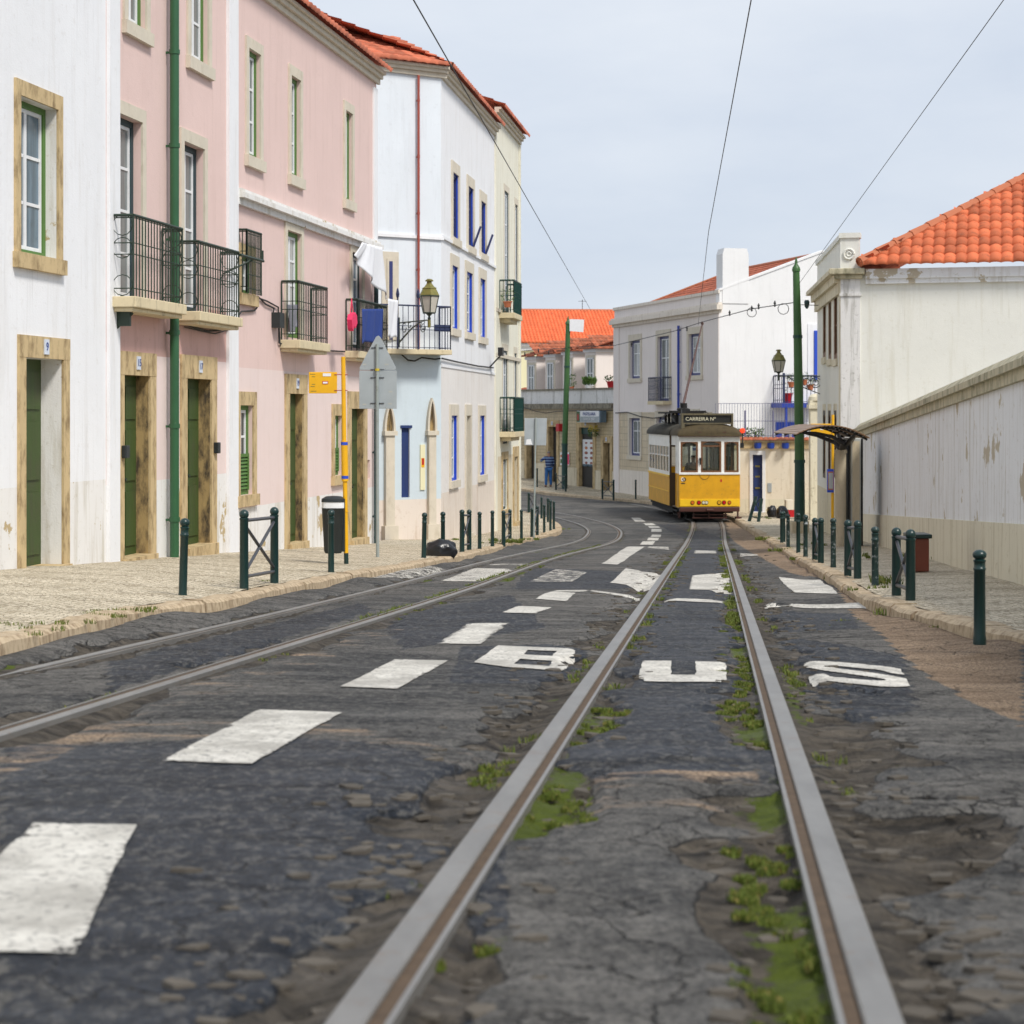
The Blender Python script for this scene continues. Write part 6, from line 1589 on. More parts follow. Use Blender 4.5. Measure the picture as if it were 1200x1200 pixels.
c = unproj(908, 606, .14); blob('rubbish_bag', c+Vector((-.05, .3, 0)), .15, .18, .36, 'bag', 'black rubbish bag nearest the tram on the right pavement', 5, False)
c = unproj(916.5, 607, .14); blob('rubbish_bag', c+Vector((0, 0, 0)), .19, .2, .38, 'bag', 'larger black rubbish bag next to the cardboard box', 7, False)
c = unproj(926.5, 606, .14); d_ = c.y; m = MB(); X_ = lambda px: (px-600)/FPX*d_; Z_ = lambda py: -(py-HY)/FPX*d_
m.box(X_(921.5), X_(931.5), d_, d_+.4, c.z-.02, Z_(597.5)); bx = m.build('carton', 'red', bevel=.02); tag(bx, 'cream and dark red box stacked beside rubbish bags near the tall mast', 'box')
m = MB(); m.box(X_(921.2), X_(929.8), d_-.01, d_+.38, Z_(597.4), Z_(586)); m.build('upper_carton', 'gardenwall', bx)
# rust red box at the right edge
c = unproj(1079, 668, .16); d_ = c.y; m = MB(); hh = (668-631)/FPX*d_
m.box(c.x-.10, c.x+.10, d_, d_+.35, c.z-.02, c.z+hh); m.m = 1; m.box(c.x-.13, c.x+.13, d_-.03, d_+.38, c.z+hh, c.z+hh+.05); M['rustbox'] = painted_metal('rust red paint', (.17, .04, .02), .5)
tag(m.build('utility_box', ['rustbox', 'bollard'], bevel=.01), 'rust red box with dark lid at the foot of the right garden wall', 'box')
# ------------------------------------------------------------------ bus shelter
B = unproj(985, 641, .12); d2 = B.y; X_ = lambda px: (px-600)/FPX*d2; Z_ = lambda py: -(py-HY)/FPX*d2
t = thing('bus_shelter', 'bus shelter with curved brown slatted canopy on a concrete post', 'bus shelter', B)
m = MB(); m.tube([(B.x, d2, B.z-.1), (B.x, d2, Z_(530))], .108, 20); m.tube([(B.x, d2, Z_(531)), (B.x, d2, Z_(527))], .125, 20); m.build('post', 'concrete', t, smooth=True)
arc = []
for k in range(19):
    u = k/18; px = 919+(1002.5-919)*u; py = 507.5*(1-u)**2+2*u*(1-u)*485.5+512*u*u; arc.append((X_(px), Z_(py)))
yy0, yy1 = -1.5, 1.5
m = MB()
for k in range(18):
    (x0_, z0_), (x1_, z1_) = arc[k], arc[k+1]; g_ = .22
    a_ = (x0_+(x1_-x0_)*g_*.5, z0_+(z1_-z0_)*g_*.5); b_ = (x1_-(x1_-x0_)*g_*.5, z1_-(z1_-z0_)*g_*.5)
    m.extrude([a_, b_, (b_[0], b_[1]-.018), (a_[0], a_[1]-.018)], d2+yy0, d2+yy1)
m.build('canopy_slats', 'slat', t)
M['smoke'] = glass('smoked canopy sheet', (.45, .38, .33), .12)
m = MB()
for k in range(18): m.poly([(arc[k][0], d2+yy0+.03, arc[k][1]+.006), (arc[k+1][0], d2+yy0+.03, arc[k+1][1]+.006), (arc[k+1][0], d2+yy1-.03, arc[k+1][1]+.006), (arc[k][0], d2+yy1-.03, arc[k][1]+.006)])
m = None
for oy in (-1.2, 0, 1.2):
    m = MB(); m.tube([(x, d2+oy, z-.04) for x, z in arc], .022, 6); m.build('canopy_rib', 'black', t)
for oy in (-1.1, 1.1):
    m = MB(); m.tube([(B.x, d2, Z_(527)), (B.x-.03, d2+oy*.4, Z_(519)), (X_(966), d2+oy*.8, Z_(511)), (X_(945), d2+oy, Z_(506.5)), (X_(932), d2+oy*1.05, Z_(506))], [.05, .045, .035, .025, .018], 8); m.tube([(B.x+.03, d2, Z_(527)), (X_(990), d2+oy*.5, Z_(515)), (X_(992), d2+oy, Z_(506))], [.045, .04, .02], 8); m.build('arm', 'black', t)
P1_ = [(X_(992.5), X_(996.5), 'mast_low'), (X_(996.5), X_(1008.5), 'silver')]
m = MB(); m.box(X_(996.8), X_(1008), d2-.08, d2+1.1, B.z-.05, Z_(513.5)); ap_ = m.build('advert_panel', 'silver', t, bevel=.01)
m = MB(); m.box(X_(992), X_(996.6), d2+.1, d2+1.0, B.z+.2, Z_(515)); m.build('side_glass', 'darkpane', t)
m = MB(); m.box(X_(998), X_(1006.5), d2-.086, d2-.081, B.z+.3, Z_(517)); m.build('panel_face', 'concrete', ap_)
m = MB(); m.box(X_(1008.2), X_(1013), d2+.15, d2+1.05, B.z-.05, Z_(514)); m.build('panel_back', 'black', t)
# yellow stop pole behind the shelter
d3 = 44.0; bx_ = (975.5-600)/FPX*d3; B = Vector((bx_, d3, Sf(bx_, d3)+.14)); X_ = lambda px: (px-600)/FPX*d3; Z_ = lambda py: -(py-HY)/FPX*d3
t = thing('bus_stop', 'yellow bus stop pole with blue timetable case behind the shelter post', 'bus stop', B)
m = MB(); m.tube([B-Vector((0, 0, .05)), (X_(976), d3, Z_(486))], .035, 12); m.build('pole', 'yellowpaint', t, smooth=True)
m = MB(); m.box(X_(950), X_(974), d3-.015, d3+.015, Z_(509), Z_(496.5)); fl = m.build('flag_sign', 'yellowpaint', t, bevel=.005)
m = MB(); m.box(X_(961), X_(964.5), d3-.02, d3-.0155, Z_(503.8), Z_(502.4)); m.build('white_plate', 'whitepaint', fl)
m = MB(); m.box(X_(968.8), X_(976.5), d3-.08, d3-.04, Z_(577), Z_(549.5)); tc_ = m.build('timetable_case', 'blue', t, bevel=.005)
m = MB(); m.box(X_(969.6), X_(975.8), d3-.085, d3-.0805, Z_(574), Z_(552.5)); m.build('timetable_frame', 'terracotta', tc_)
m = MB(); m.box(X_(970.3), X_(975.2), d3-.09, d3-.0855, Z_(572.5), Z_(554)); m.build('timetable', 'curtain', tc_)
# ------------------------------------------------------------------ plants and pots
def leaves(m, c, r, h, n, rs, w=.03, up=.6):
    c = Vector(c)
    for _ in range(n):
        a = rs.uniform(0, 6.283); q = r*math.sqrt(rs.random()); z = rs.random()*h; b = c+Vector((q*math.cos(a), q*math.sin(a), z))
        d = Vector((math.cos(a)+rs.uniform(-.5, .5), math.sin(a)+rs.uniform(-.5, .5), up+rs.uniform(-.4, .6))).normalized()*w*2.2; s_ = d.cross(Vector((rs.uniform(-1, 1), rs.uniform(-1, 1), 1))).normalized()*w*.5
        m.poly([b, b+d*.5+s_, b+d, b+d*.5-s_])
def pot(name, c, r, h, mat, label, cat, group, leafmat='leaf', n=70, lh=.25, lw=.03, up=.6):
    c = Vector(c); t = thing(name, label, cat, c, group)
    m = MB(); m.lathe([(r*.65, 0), (r*.95, h*.85), (r*1.08, h*.87), (r*1.08, h)], tuple(c), 12); m.build('pot', mat, t, smooth=True)
    m = MB(); leaves(m, c+Vector((0, 0, h*.9)), r*1.3, lh, n, random.Random(int(abs(c.x*100))), lw, up); m.build('foliage', leafmat, t, recalc=False); return t
zb3 = zt3
for px, label, mt, up_ in ((926.5, 'terracotta pot left of the mast on the blue balcony rail', 'terracotta', .72), (941.5, 'terracotta pot right of the mast on the blue balcony rail', 'terracotta', .80), (949, 'terracotta pot at the right end of the blue balcony rail', 'terracotta', .62)):
    s_ = FGa.S(px, 1.0); pot('flower_pot', FGa(s_, 1.05, zb3+up_-.15), .13, .2, mt, label, 'flower pot', 'pots on the blue balcony', n=60, lh=.3)
s_ = FGa.S(923.5, .6); pot('flower_pot', FGa(s_, .6, zb3), .17, .36, 'red', 'dark red pot standing on the blue balcony floor', 'flower pot', 'pots on the blue balcony', n=60, lh=.4)
m = MB(FGa); 
s_ = FE.S(657, -.5)
for px, label, mt, n_, lh, up in ((691, None, None, 0, 0, 0),): pass
def on_parapet(px, t): s_ = FE.S(px, t); return FE(s_, t, zp2+.05)
pot('potted_palm', on_parapet(691.5-.5, -.35), .20, .14, 'whitepaint', 'spiky palm in a white trough on the cafe parapet between dormers', 'plant', 'plants on the cafe parapet', n=120, lh=.25, lw=.11, up=1.6)
pot('potted_shrub', on_parapet(716, -.35), .20, .3, 'red', 'leafy plant in a red pot on the cafe parapet by the corner house', 'plant', 'plants on the cafe parapet', n=90, lh=.25, lw=.05)
pot('potted_shrub', on_parapet(670, -.35), .12, .1, 'terracotta', 'low straggly plant on the cafe parapet just right of the mast', 'plant', 'plants on the cafe parapet', n=110, lh=.55, lw=.05)
o = ops = None
s_ = FE.S(696.5, .2); c = FE(s_, .25, FE.Z(696, 512, .2)); t = thing('hanging_flowers', 'yellow and green hanging flowers beside the cafe door top', 'flowers', c)
m = MB(); leaves(m, c, .2, .35, 160, random.Random(3), .05, -.2); m.build('foliage', 'leaf', t, recalc=False)
m = MB(); leaves(m, Vector(c)+Vector((0, -.05, .22)), .18, .25, 90, random.Random(4), .05, .2); m.build('blossom', 'leaf_yellow', t, recalc=False)
c = F3(F3.S(594, .3), .32, F3.Z(594, 361, .3)+.02); pot('flower_pot', c, .12, .16, 'terracotta', 'small potted plant on the upper balcony of the narrow cream house', 'flower pot', None, n=70, lh=.35)
m = MB(FH); 
t = thing('shrub', 'green shrub top showing behind the fence beside the tram', 'shrub', FH(FH.S(882), -.9, -1.0)); m = MB(); leaves(m, Vector(FH(FH.S(879, -.9), -.9, -.95)), .45, .42, 420, random.Random(8), .05, .5); m.build('foliage', 'leaf', t, recalc=False); m = MB(); c = FH(FH.S(879, -.9), -.9, -3.5); m.tube([c, Vector(c)+Vector((0, 0, 2.7))], .03, 6); m.build('stem', 'brown_wood', t)
# red box and posters on the cafe wall
m = MB(FE); s_ = FE.S(655.5, .1); m.box(s_-.14, s_+.16, .001, .22, FE.Z(655, 505.5), FE.Z(655, 496.5)); tag(m.build('wall_post_box', 'red', bevel=.03), 'small red box on the tan tiles left of the mast', 'post box')
m = MB(FE); a_, b_ = FE.S(657.3), FE.S(668); m.box(a_, b_, .031, .04, FE.Z(662, 545), FE.Z(662, 530)); pb = m.build('poster', 'whitepaint'); tag(pb, 'colourful poster half hidden behind the cafe mast', 'poster')
for x0_, x1_, ya, yb, mt in ((a_+.03, a_+.25, 543, 538, 'leaf'), (a_+.03, a_+.22, 536, 533, 'dish1'), (b_-.25, b_-.02, 544, 532, 'pinkcloth')):
    m = MB(FE); m.box(x0_, x1_, .04, .043, FE.Z(662, ya), FE.Z(662, yb)); m.build('print', mt, pb)
# ------------------------------------------------------------------ people
def skin_obj(name, joints, edges, mat, parent, origin, sub=2, squash=None):
    me = bpy.data.meshes.new(name); names = list(joints)
    me.from_pydata([tuple(joints[n][0]) for n in names], [(names.index(a), names.index(b)) for a, b in edges], [])
    o = bpy.data.objects.new(name, me); C.objects.link(o); me.materials.append(M[mat])
    md = o.modifiers.new('skin', 'SKIN'); md.use_smooth_shade = True
    for i, n in enumerate(names):
        r = joints[n][1]; me.skin_vertices[0].data[i].radius = r if isinstance(r, tuple) else (r, r)
    me.skin_vertices[0].data[0].use_root = True
    o.modifiers.new('sub', 'SUBSURF').levels = sub; o.modifiers['sub'].render_levels = sub
    if parent: o.parent = parent
    return o
M['skin'] = simple('skin', (.45, .25, .17), .55); M['hairgrey'] = simple('grey hair', (.20, .18, .17), .8); M['denim'] = simple('blue jeans', (.03, .13, .36), .8, var=.3, scale=14); M['shoe'] = simple('dark red shoe', (.10, .025, .02), .6)
def striped():
    m, nt, b = new_mat('striped navy jumper'); co = coords(nt, world=False); sp = nt.nodes.new('ShaderNodeSeparateXYZ'); nt.links.new(co, sp.inputs[0])
    w_ = math_(nt, 'SINE', math_(nt, 'MULTIPLY', sp.outputs[2], 46.)); c = mix(nt, ramp(nt, w_, .25, .6), (.015, .03, .12), (.20, .30, .48)); setcol(nt, b, c); b.inputs['Roughness'].default_value = .85; return m
M['jumper'] = striped()
fp_ = unproj(643, 570.5, .14)
t = thing('person', 'man in striped navy jumper and blue jeans seen from behind, one elbow raised', 'person', fp_)
k = .99
J = dict(pel=((0, 0, .92), (.13, .10)), waist=((0, 0, 1.08), (.13, .10)), chest=((0, -.01, 1.30), (.16, .11)), neck=((0, 0, 1.47), .055), head0=((0, .01, 1.55), .07), head=((0, .015, 1.63), (.085, .10)), top=((0, .01, 1.70), .06),
         lh=((-.09, 0, .86), .09), lk=((-.12, .01, .48), .062), la=((-.14, .0, .09), .042), lt=((-.15, .10, .04), .035),
         rh=((.09, 0, .86), .09), rk=((.10, .02, .48), .062), ra=((.11, .0, .09), .042), rt=((.12, .10, .04), .035),
         ls=((-.19, 0, 1.41), .06), le=((-.38, .06, 1.25), .045), lw=((-.22, .22, 1.36), .034), lhd=((-.14, .28, 1.37), .03),
         rs=((.19, 0, 1.40), .06), re=((.25, .02, 1.13), .045), rw=((.22, .16, .96), .034), rhd=((.20, .22, .91), .03))
E_ = [('pel', 'waist'), ('waist', 'chest'), ('chest', 'neck'), ('neck', 'head0'), ('head0', 'head'), ('head', 'top'), ('pel', 'lh'), ('lh', 'lk'), ('lk', 'la'), ('la', 'lt'), ('pel', 'rh'), ('rh', 'rk'), ('rk', 'ra'), ('ra', 'rt'), ('chest', 'ls'), ('ls', 'le'), ('le', 'lw'), ('lw', 'lhd'), ('chest', 'rs'), ('rs', 're'), ('re', 'rw'), ('rw', 'rhd')]
JB = {n: ((v[0], tuple(x*.6 for x in v[1])) if n in ('pel', 'waist', 'chest') else (v[0], .045) if n in ('ls', 'rs') else v) for n, v in J.items()}
skin_obj('body', JB, E_, 'skin', t, None)
g_ = lambda n, a: (J[n][0], tuple(x+a for x in J[n][1]) if isinstance(J[n][1], tuple) else J[n][1]+a)
JS = {n: g_(n, .022) for n in ('pel', 'waist', 'chest', 'ls', 'le', 'lw', 'rs', 're', 'rw')}; JS['neckb'] = ((0, 0, 1.43), .075); JS['pel'] = ((0, 0, .88), (.165, .135)); JS['waist'] = ((0, 0, 1.08), (.165, .135)); JS['chest'] = ((0, -.01, 1.30), (.20, .15)); JS['ls'] = ((-.19, 0, 1.41), .085); JS['rs'] = ((.19, 0, 1.40), .085)
skin_obj('jumper', JS, [('pel', 'waist'), ('waist', 'chest'), ('chest', 'neckb'), ('chest', 'ls'), ('ls', 'le'), ('le', 'lw'), ('chest', 'rs'), ('rs', 're'), ('re', 'rw')], 'jumper', t, None)
JT = {n: g_(n, .02) for n in ('pel', 'lh', 'lk', 'rh', 'rk')}; JT['la'] = ((-.14, 0, .07), .068); JT['ra'] = ((.11, 0, .07), .068)
skin_obj('jeans', JT, [('pel', 'lh'), ('lh', 'lk'), ('lk', 'la'), ('pel', 'rh'), ('rh', 'rk'), ('rk', 'ra')], 'denim', t, None)
skin_obj('hair', dict(a=((0, -.015, 1.60), (.07, .07)), b=((0, -.005, 1.67), (.088, .10)), c=((0, .0, 1.725), .06)), [('a', 'b'), ('b', 'c')], 'hairgrey', t, None)
for n, x in (('l', -.14), ('r', .11)): skin_obj('shoe', dict(a=((x, -.04, .035), .045), b=((x-.01, .14, .03), .038)), [('a', 'b')], 'shoe', t, None)
t.scale = (.93, .93, .93); t.rotation_euler = (0, 0, .25)
M['face'] = M['skin']
# ------------------------------------------------------------------ tram
M['tram_yellow'] = painted_metal('tram yellow paint', (.66, .33, .003), .55, (.34, .19, .03), .60, .6)
M['tram_yellow2'] = painted_metal('bright yellow apron', (.86, .50, .01), .5, (.45, .25, .03), .68, .5)
M['tram_white'] = painted_metal('tram cream white', (.80, .80, .77), .4, (.40, .36, .28), .66, .4)
M['tram_roof'] = stone('sooty roof canvas', (.05, .047, .036), (.015, .014, .012), .7, .45, 3)
M['tram_hood'] = stone('brown roof hood', (.070, .050, .020), (.02, .015, .009), .6, .5, 4)
M['tram_frame'] = wood('varnished window wood', (.16, .065, .022), .3)
M['tram_under'] = stone('shade dark underframe', (.012, .011, .010), (.005, .005, .005), .5, .5, 5)  # colour darkened to deepen the shadow under the tram
M['tram_bumper'] = painted_metal('dark maroon bumper', (.07, .022, .015), .5)
M['tram_inside'] = wood('dark inside panels', (.10, .06, .03), .3)
M['signface'] = simple('blind black', (.02, .02, .018), .4); M['signframe'] = stone('sign box paint', (.14, .12, .07), (.05, .04, .03), .6, .45, 5)
M['letters'] = simple('cream lettering', (.72, .68, .50), .5)
def emis(name, col, st):
    m, nt, b = new_mat(name); n = noise(nt, coords(nt, world=False), 20, 2); c = mix(nt, n, tuple(x*.8 for x in col), col); setcol(nt, b, c); nt.links.new(c, b.inputs['Emission Color']); b.inputs['Emission Strength'].default_value = st; b.inputs['Roughness'].default_value = .2; return m
M['redlamp'] = emis('lit red lamp', (.9, .05, .015), 1.1); M['lens_red'] = simple('red lens', (.5, .01, .02), .15); M['lens_orange'] = simple('orange lens', (.65, .16, .02), .15); M['lens_clear'] = simple('clear lens', (.70, .66, .5), .12)
M['blueclothes'] = simple('driver blue clothes', (.03, .07, .22), .8)
tram = bpy.data.objects.new('tram', None); C.objects.link(tram); W[tram.name] = Vector((0, 0, 0))
tag(tram, 'yellow and white vintage tram with sooty roof coming round the bend', 'tram')
def H_(py): return (612.7-py)/36.07
HW, HP = 1.07, .99
y0, y1, y2, y3 = 0., 1.65, 6.75, 8.4
# front wall
FR = Fr((-HP, 0), (HP, 0), 1)           # s from the left as seen from the front, normal -y
s_ = lambda x: x+HP
zb, zbelt, ztop = H_(594.8), H_(555.8), H_(511.5)
w1 = (s_(-.95), s_(-.38), H_(554.4), H_(518.6)); w2 = (s_(-.285), s_(.385), H_(554.4), H_(518.0)); w3 = (s_(.48), s_(.955), H_(554.4), H_(518.6))
mb = MB(FR); wall(mb, FR, 0, 2*HP, zb, ztop, [w1, w2, w3], ((-9, 0), (zb+.26, 1), (zbelt-.02, 2)), rev=.06, back=False, top=False)
fw = mb.build('front_panel', ['tram_yellow2', 'tram_yellow', 'tram_white'], tram)
m = MB(FR); m.box(-.01, 2*HP+.01, .001, .03, zbelt-.03, zbelt+.03); m.build('belt_rail', 'tram_white', tram)
m = MB(FR); m.box(.02, 2*HP-.02, .001, .022, zb+.02, zb+.25); ap_ = m.build('apron', 'tram_yellow2', tram)
for i, (a, b, c, d) in enumerate((w1, w2, w3)):
    m = MB(FR); f = .06; n = 8
    m.box(a, a+f, -.05, -.005, c, d); m.box(b-f, b, -.05, -.005, c, d); m.box(a+f, b-f, -.05, -.005, c, c+f)
    # curved head
    top = [(a+f+(b-a-2*f)*k/n, d-.02-.07*(abs(2*k/n-1))**2.2) for k in range(n+1)]
    for p, q in zip(top, top[1:]): m.extrude([p, q, (q[0], d), (p[0], d)], -.05, -.005)
    if i == 1: m.box(a+f, b-f, -.045, -.01, d-.18, d-.13)
    o = m.build('windscreen', 'tram_frame', tram)
    m = MB(FR); m.box(a+f, b-f, -.034, -.028, c+f, d-.05); m.build('pane', 'glass', o)
    if i == 1: m = MB(FR); m.box(a+f, b-f, -.04, -.036, d-.13, d-.02); m.build('blind', 'black', o)
m = MB(FR); sm = s_(-.31); m.tube([(sm, .03, w1[2]+.25), (sm, .05, w1[2]+.42)], .02, 6); m.box(sm-.03, sm+.03, .01, .07, w1[2]+.40, w1[2]+.47); m.build('wiper_motor', 'black', tram)
# corner posts and platform sides
sideL = Fr((-HW, y2), (-HW, y1), 1)
for sg in (-1, 1):
    m = MB(); x = sg*HP
    pts = [(x, 0), (x+sg*.03, .10), (x+sg*.04, .38)]
    for p, q in zip(pts, pts[1:]):
        for za, zc_, mi in ((zb-.02, zbelt, 0), (zbelt, ztop, 1)):
            m.m = mi; m.poly([(p[0], p[1], za), (q[0], q[1], za), (q[0], q[1], zc_), (p[0], p[1], zc_)])
            m.poly([(p[0]-sg*.05, p[1]+.02, za), (q[0]-sg*.05, q[1], za), (q[0]-sg*.05, q[1], zc_), (p[0]-sg*.05, p[1]+.02, zc_)])
    m.m = 0; m.tube([(x+sg*.045, .40, zb), (x+sg*.045, .40, zbelt)], .025, 6); m.m = 1; m.tube([(x+sg*.045, .40, zbelt), (x+sg*.045, .40, ztop)], .025, 6)
    m.build('corner_pillar', ['tram_yellow', 'tram_white'], tram)
    # folding gate/door leaf, set back
    m = MB(); xx = sg*(HP-.10)
    m.box(min(xx, xx-sg*.03), max(xx, xx-sg*.03), .45, .85, zb, zbelt-.1); m.m = 1; 
    for yy in (.45, .62, .82): m.box(min(xx, xx-sg*.03), max(xx, xx-sg*.03), yy, yy+.04, zbelt-.1, ztop-.15)
    m.build('folding_door', ['tram_yellow', 'tram_frame'], tram)
    m = MB(); m.box(sg*HP-.10 if sg > 0 else sg*HP-.02, sg*HP+.02 if sg > 0 else sg*HP+.10, .45, 1.62, ztop-.32, ztop); m.build('door_header', 'tram_white', tram)
    m = MB(); m.box(min(sg*.80, sg*1.0), max(sg*.80, sg*1.0), .5, 1.5, zb-.18, zb-.14); m.build('step', 'tram_under', tram)
# saloon sides
wins = []
for k in range(7):
    a = .16+k*.69; wins.append((a, a+.58, 1.60, 2.42))
for sg, Fs, nm in ((-1, Fr((-HW, y2), (-HW, y1), 1), 'left'), (1, Fr((HW, y1), (HW, y2), 1), 'right')):
    mb = MB(Fs); wall(mb, Fs, 0, y2-y1, zb-.04, ztop, wins, ((-9, 0), (zbelt-.12, 1)), rev=.05, back=False, top=False); mb.m = 0
    sp_ = mb.build('side_panel', ['tram_yellow', 'tram_white'], tram)
    m = MB(Fs); m.box(0, y2-y1, .001, .025, zbelt-.16, zbelt-.10); m.box(0, y2-y1, .001, .02, .92, .95); m.build('moulding', 'tram_yellow2', sp_)
    for a, b, c, d in wins:
        m = MB(Fs); z_ = c+(d-c)*.62; m.box(a, b, -.04, -.01, z_-.02, z_+.02); m.box((a+b)/2-.012, (a+b)/2+.012, -.04, -.015, z_, d); m.box(a, a+.03, -.045, -.01, c, d); m.box(b-.03, b, -.045, -.01, c, d); w_ = m.build('side_window', 'tram_white', tram)
        m = MB(Fs); m.box(a+.03, b-.03, -.03, -.025, c, d); m.build('pane', 'glass', w_)
# bulkheads, floor, rear
for yy, nm in ((y1, 'bulkhead'), (y2, 'bulkhead')):
    m = MB(); 
    for xa, xb, za, zc_ in ((-HW+.01, -.38, zb, ztop), (.38, HW-.01, zb, ztop), (-.38, .38, 2.45, ztop)):
        m.box(xa, xb, yy-.02, yy+.02, za, 1.55 if zc_ == ztop and za == zb else zc_)
        if za == zb: m.box(xa, xb, yy-.02, yy+.02, 2.42, ztop); m.box(xa, xa+.06, yy-.02, yy+.02, 1.55, 2.42); m.box(xb-.06, xb, yy-.02, yy+.02, 1.55, 2.42)
    m.build(nm, 'tram_inside', tram)
m = MB(); m.box(-.98, .98, .03, y2, zb-.06, zb-.01); m.box(-.76, .76, y2, y3-.03, zb-.06, zb-.01); m.box(-HW+.02, HW-.02, y1, y2, zb-.05, zb+.0); m.build('floor', 'tram_inside', tram)
FRr = Fr((.78, y3), (-.78, y3), 1); mb = MB(FRr); wall(mb, FRr, 0, 1.56, zb, ztop, [(.1, .5, w1[2], w1[3]), (.56, 1.0, w1[2], w1[3]), (1.06, 1.46, w1[2], w1[3])], ((-9, 0), (zbelt, 1)), rev=.05, back=False, top=False); mb.build('rear_panel', ['tram_yellow', 'tram_white'], tram)
m = MB()
for k in range(5):
    for xx in (-.85, .35): m.box(xx, xx+.5, 2.1+k*.9, 2.5+k*.9, zb, zb+.45); m.box(xx, xx+.5, 2.46+k*.9, 2.52+k*.9, zb+.4, zb+.95)
m.build('bench_seats', 'tram_frame', tram)
# roof: loft of arches along the car
def arch(y, w, z0, h, n=22, dz=0):
    return [(w*math.cos(math.pi*k/n), y, z0+h*(math.sin(math.pi*k/n)**.75)+dz) for k in range(n+1)]
def shell(m, rings):
    R = [[m.P(p) for p in r] for r in rings]
    for a, b in zip(R, R[1:]):
        for k in range(len(a)-1): m.face((a[k], a[k+1], b[k+1], b[k]))
    m.face(R[0]); m.face(R[-1][::-1])
m = MB(); shell(m, [arch(-.12, 1.05, ztop-.01, .10), arch(-.10, 1.06, ztop, .18), arch(.0, 1.07, ztop, .31), arch(.16, 1.08, ztop, .39), arch(.6, 1.09, ztop, .43), arch(1.4, 1.10, ztop, .43)]); m.build('roof_hood', 'tram_hood', tram, smooth='full')
m = MB(); shell(m, [arch(1.38, 1.13, ztop+.0, .44), arch(y2+.15, 1.13, ztop, .44), arch(y3-.5, .94, ztop, .40), arch(y3-.1, .88, ztop, .25), arch(y3+.08, .84, ztop, .08)]); m.build('roof', 'tram_roof', tram, smooth='full')
m = MB(FR)
for x in (-.33, .47): m.box(s_(x)-.05, s_(x)+.05, .09, .115, ztop+.02, ztop+.13)
m.box(s_(-1.04), s_(1.04), .09, .112, ztop-.03, ztop+.015); m.build('hood_trim', 'tram_bumper', tram)
# destination box
a, b, c, d = -.90, .80, H_(498), H_(485.2)
m = MB(); f = .06
for xa, xb, za, zc_ in ((a, b, d-f, d), (a, b, c, c+f*.8), (a, a+f, c+f*.8, d-f), (b-f, b, c+f*.8, d-f)): m.box(xa, xb, .10, .34, za, zc_)
m.box(a, a+.1, .1, .3, c-.28, c); m.box(b-.06, b, .1, .3, c-.28, c)
sb = m.build('destination_box', 'signframe', tram)
m = MB(); m.box(a+f, b-f, .16, .33, c+f*.8, d-f); m.build('blind_face', 'signface', sb)
text_mesh('CARREIRA Nº', .165, 'letters', sb, (-.27, .145, (c+d)/2-.01), (math.radians(90), 0, 0), ext=.004)
# trolley base, resistances and pole
m = MB(); zr_ = ztop+.44
m.box(-.95, .18, 2.2, 5.2, zr_+.28, zr_+.34); m.box(-1.0, .25, 2.15, 2.25, zr_+.30, zr_+.38)
for yy in (2.4, 3.3, 4.2, 5.0):
    for xx in (-.7, -.05): m.box(xx-.04, xx+.04, yy, yy+.08, zr_-.06, zr_+.28)
m.box(-.75, -.2, 2.5, 3.4, zr_+.0, zr_+.24); m.build('roof_frame', 'tram_under', tram)
m = MB(); m.lathe([(.22, 0), (.22, .10), (.12, .14), (.12, .3)], (-.32, 3.4, zr_+.34), 14); m.tube([(-.32, 3.2, zr_+.4), (-.40, 4.0, zr_+.42)], .07, 8); m.build('trolley_base', 'tram_under', tram)
m = MB(); m.box(-.86, -.62, .6, 1.0, zr_-.10, zr_+.22); m.box(-.80, -.68, .66, .9, zr_+.2, zr_+.42); m.build('roof_lamp_box', 'black', tram)
for pts in ([(-1.05, 2.2, zr_-.1), (-1.25, 2.3, zr_+.05), (-1.15, 2.4, zr_+.22), (-.8, 2.5, zr_+.34)], [(.25, 2.3, zr_+.34), (.55, 2.3, zr_+.2), (.66, 2.3, zr_-.1)], [(-.9, 1.6, zr_), (-1.0, 1.8, zr_+.2), (-.9, 2.2, zr_+.30)]):
    m = MB(); m.tube(pts, .014, 6); m.build('conduit', 'wire', tram)
# lights on the apron
def H2(px): return (px-831)/36.07
for px, col, rr_ in ((810.7, 'lens_orange', .055), (818.3, 'lens_red', .058), (823.7, 'lens_clear', .05), (827.2, 'lens_clear', .05), (842.2, 'tram_yellow', .058), (848, 'lens_red', .058), (854.3, 'lens_orange', .05)):
    c = (H2(px), -.02, H_(589.8)); m = MB()
    for rad, yy, yz in ((rr_, -.022, -.05),):
        n = 14; r1_ = [m.P((c[0]+rad*math.cos(6.283*k/n), yy, c[2]+rad*math.sin(6.283*k/n))) for k in range(n)]; r2_ = [m.P((c[0]+rad*.85*math.cos(6.283*k/n), yz, c[2]+rad*.85*math.sin(6.283*k/n))) for k in range(n)]
        for k in range(n): m.face((r1_[k], r1_[(k+1) % n], r2_[(k+1) % n], r2_[k]))
        m.face(r2_)
    lg = m.build('lamp', col, tram)
    m = MB(); m.tube([(c[0]+(rad+.006)*math.cos(6.283*k/14), -.03, c[2]+(rad+.006)*math.sin(6.283*k/14)) for k in range(15)], .008, 5, False); m.build('lamp_rim', 'tram_under', lg)
m = MB(); cx, cz = H2(799.2), H_(562.6)
for k, (ox, mt) in enumerate(((0, 0), (.055, 1))):
    m.m = mt; m.tube([(cx+ox+.045*math.cos(a*.5236), -.006, cz+.05*math.sin(a*.5236)) for a in range(13)], .014, 5, False)
em = m.build('round_emblem', ['whitepaint', 'darkink'], tram)
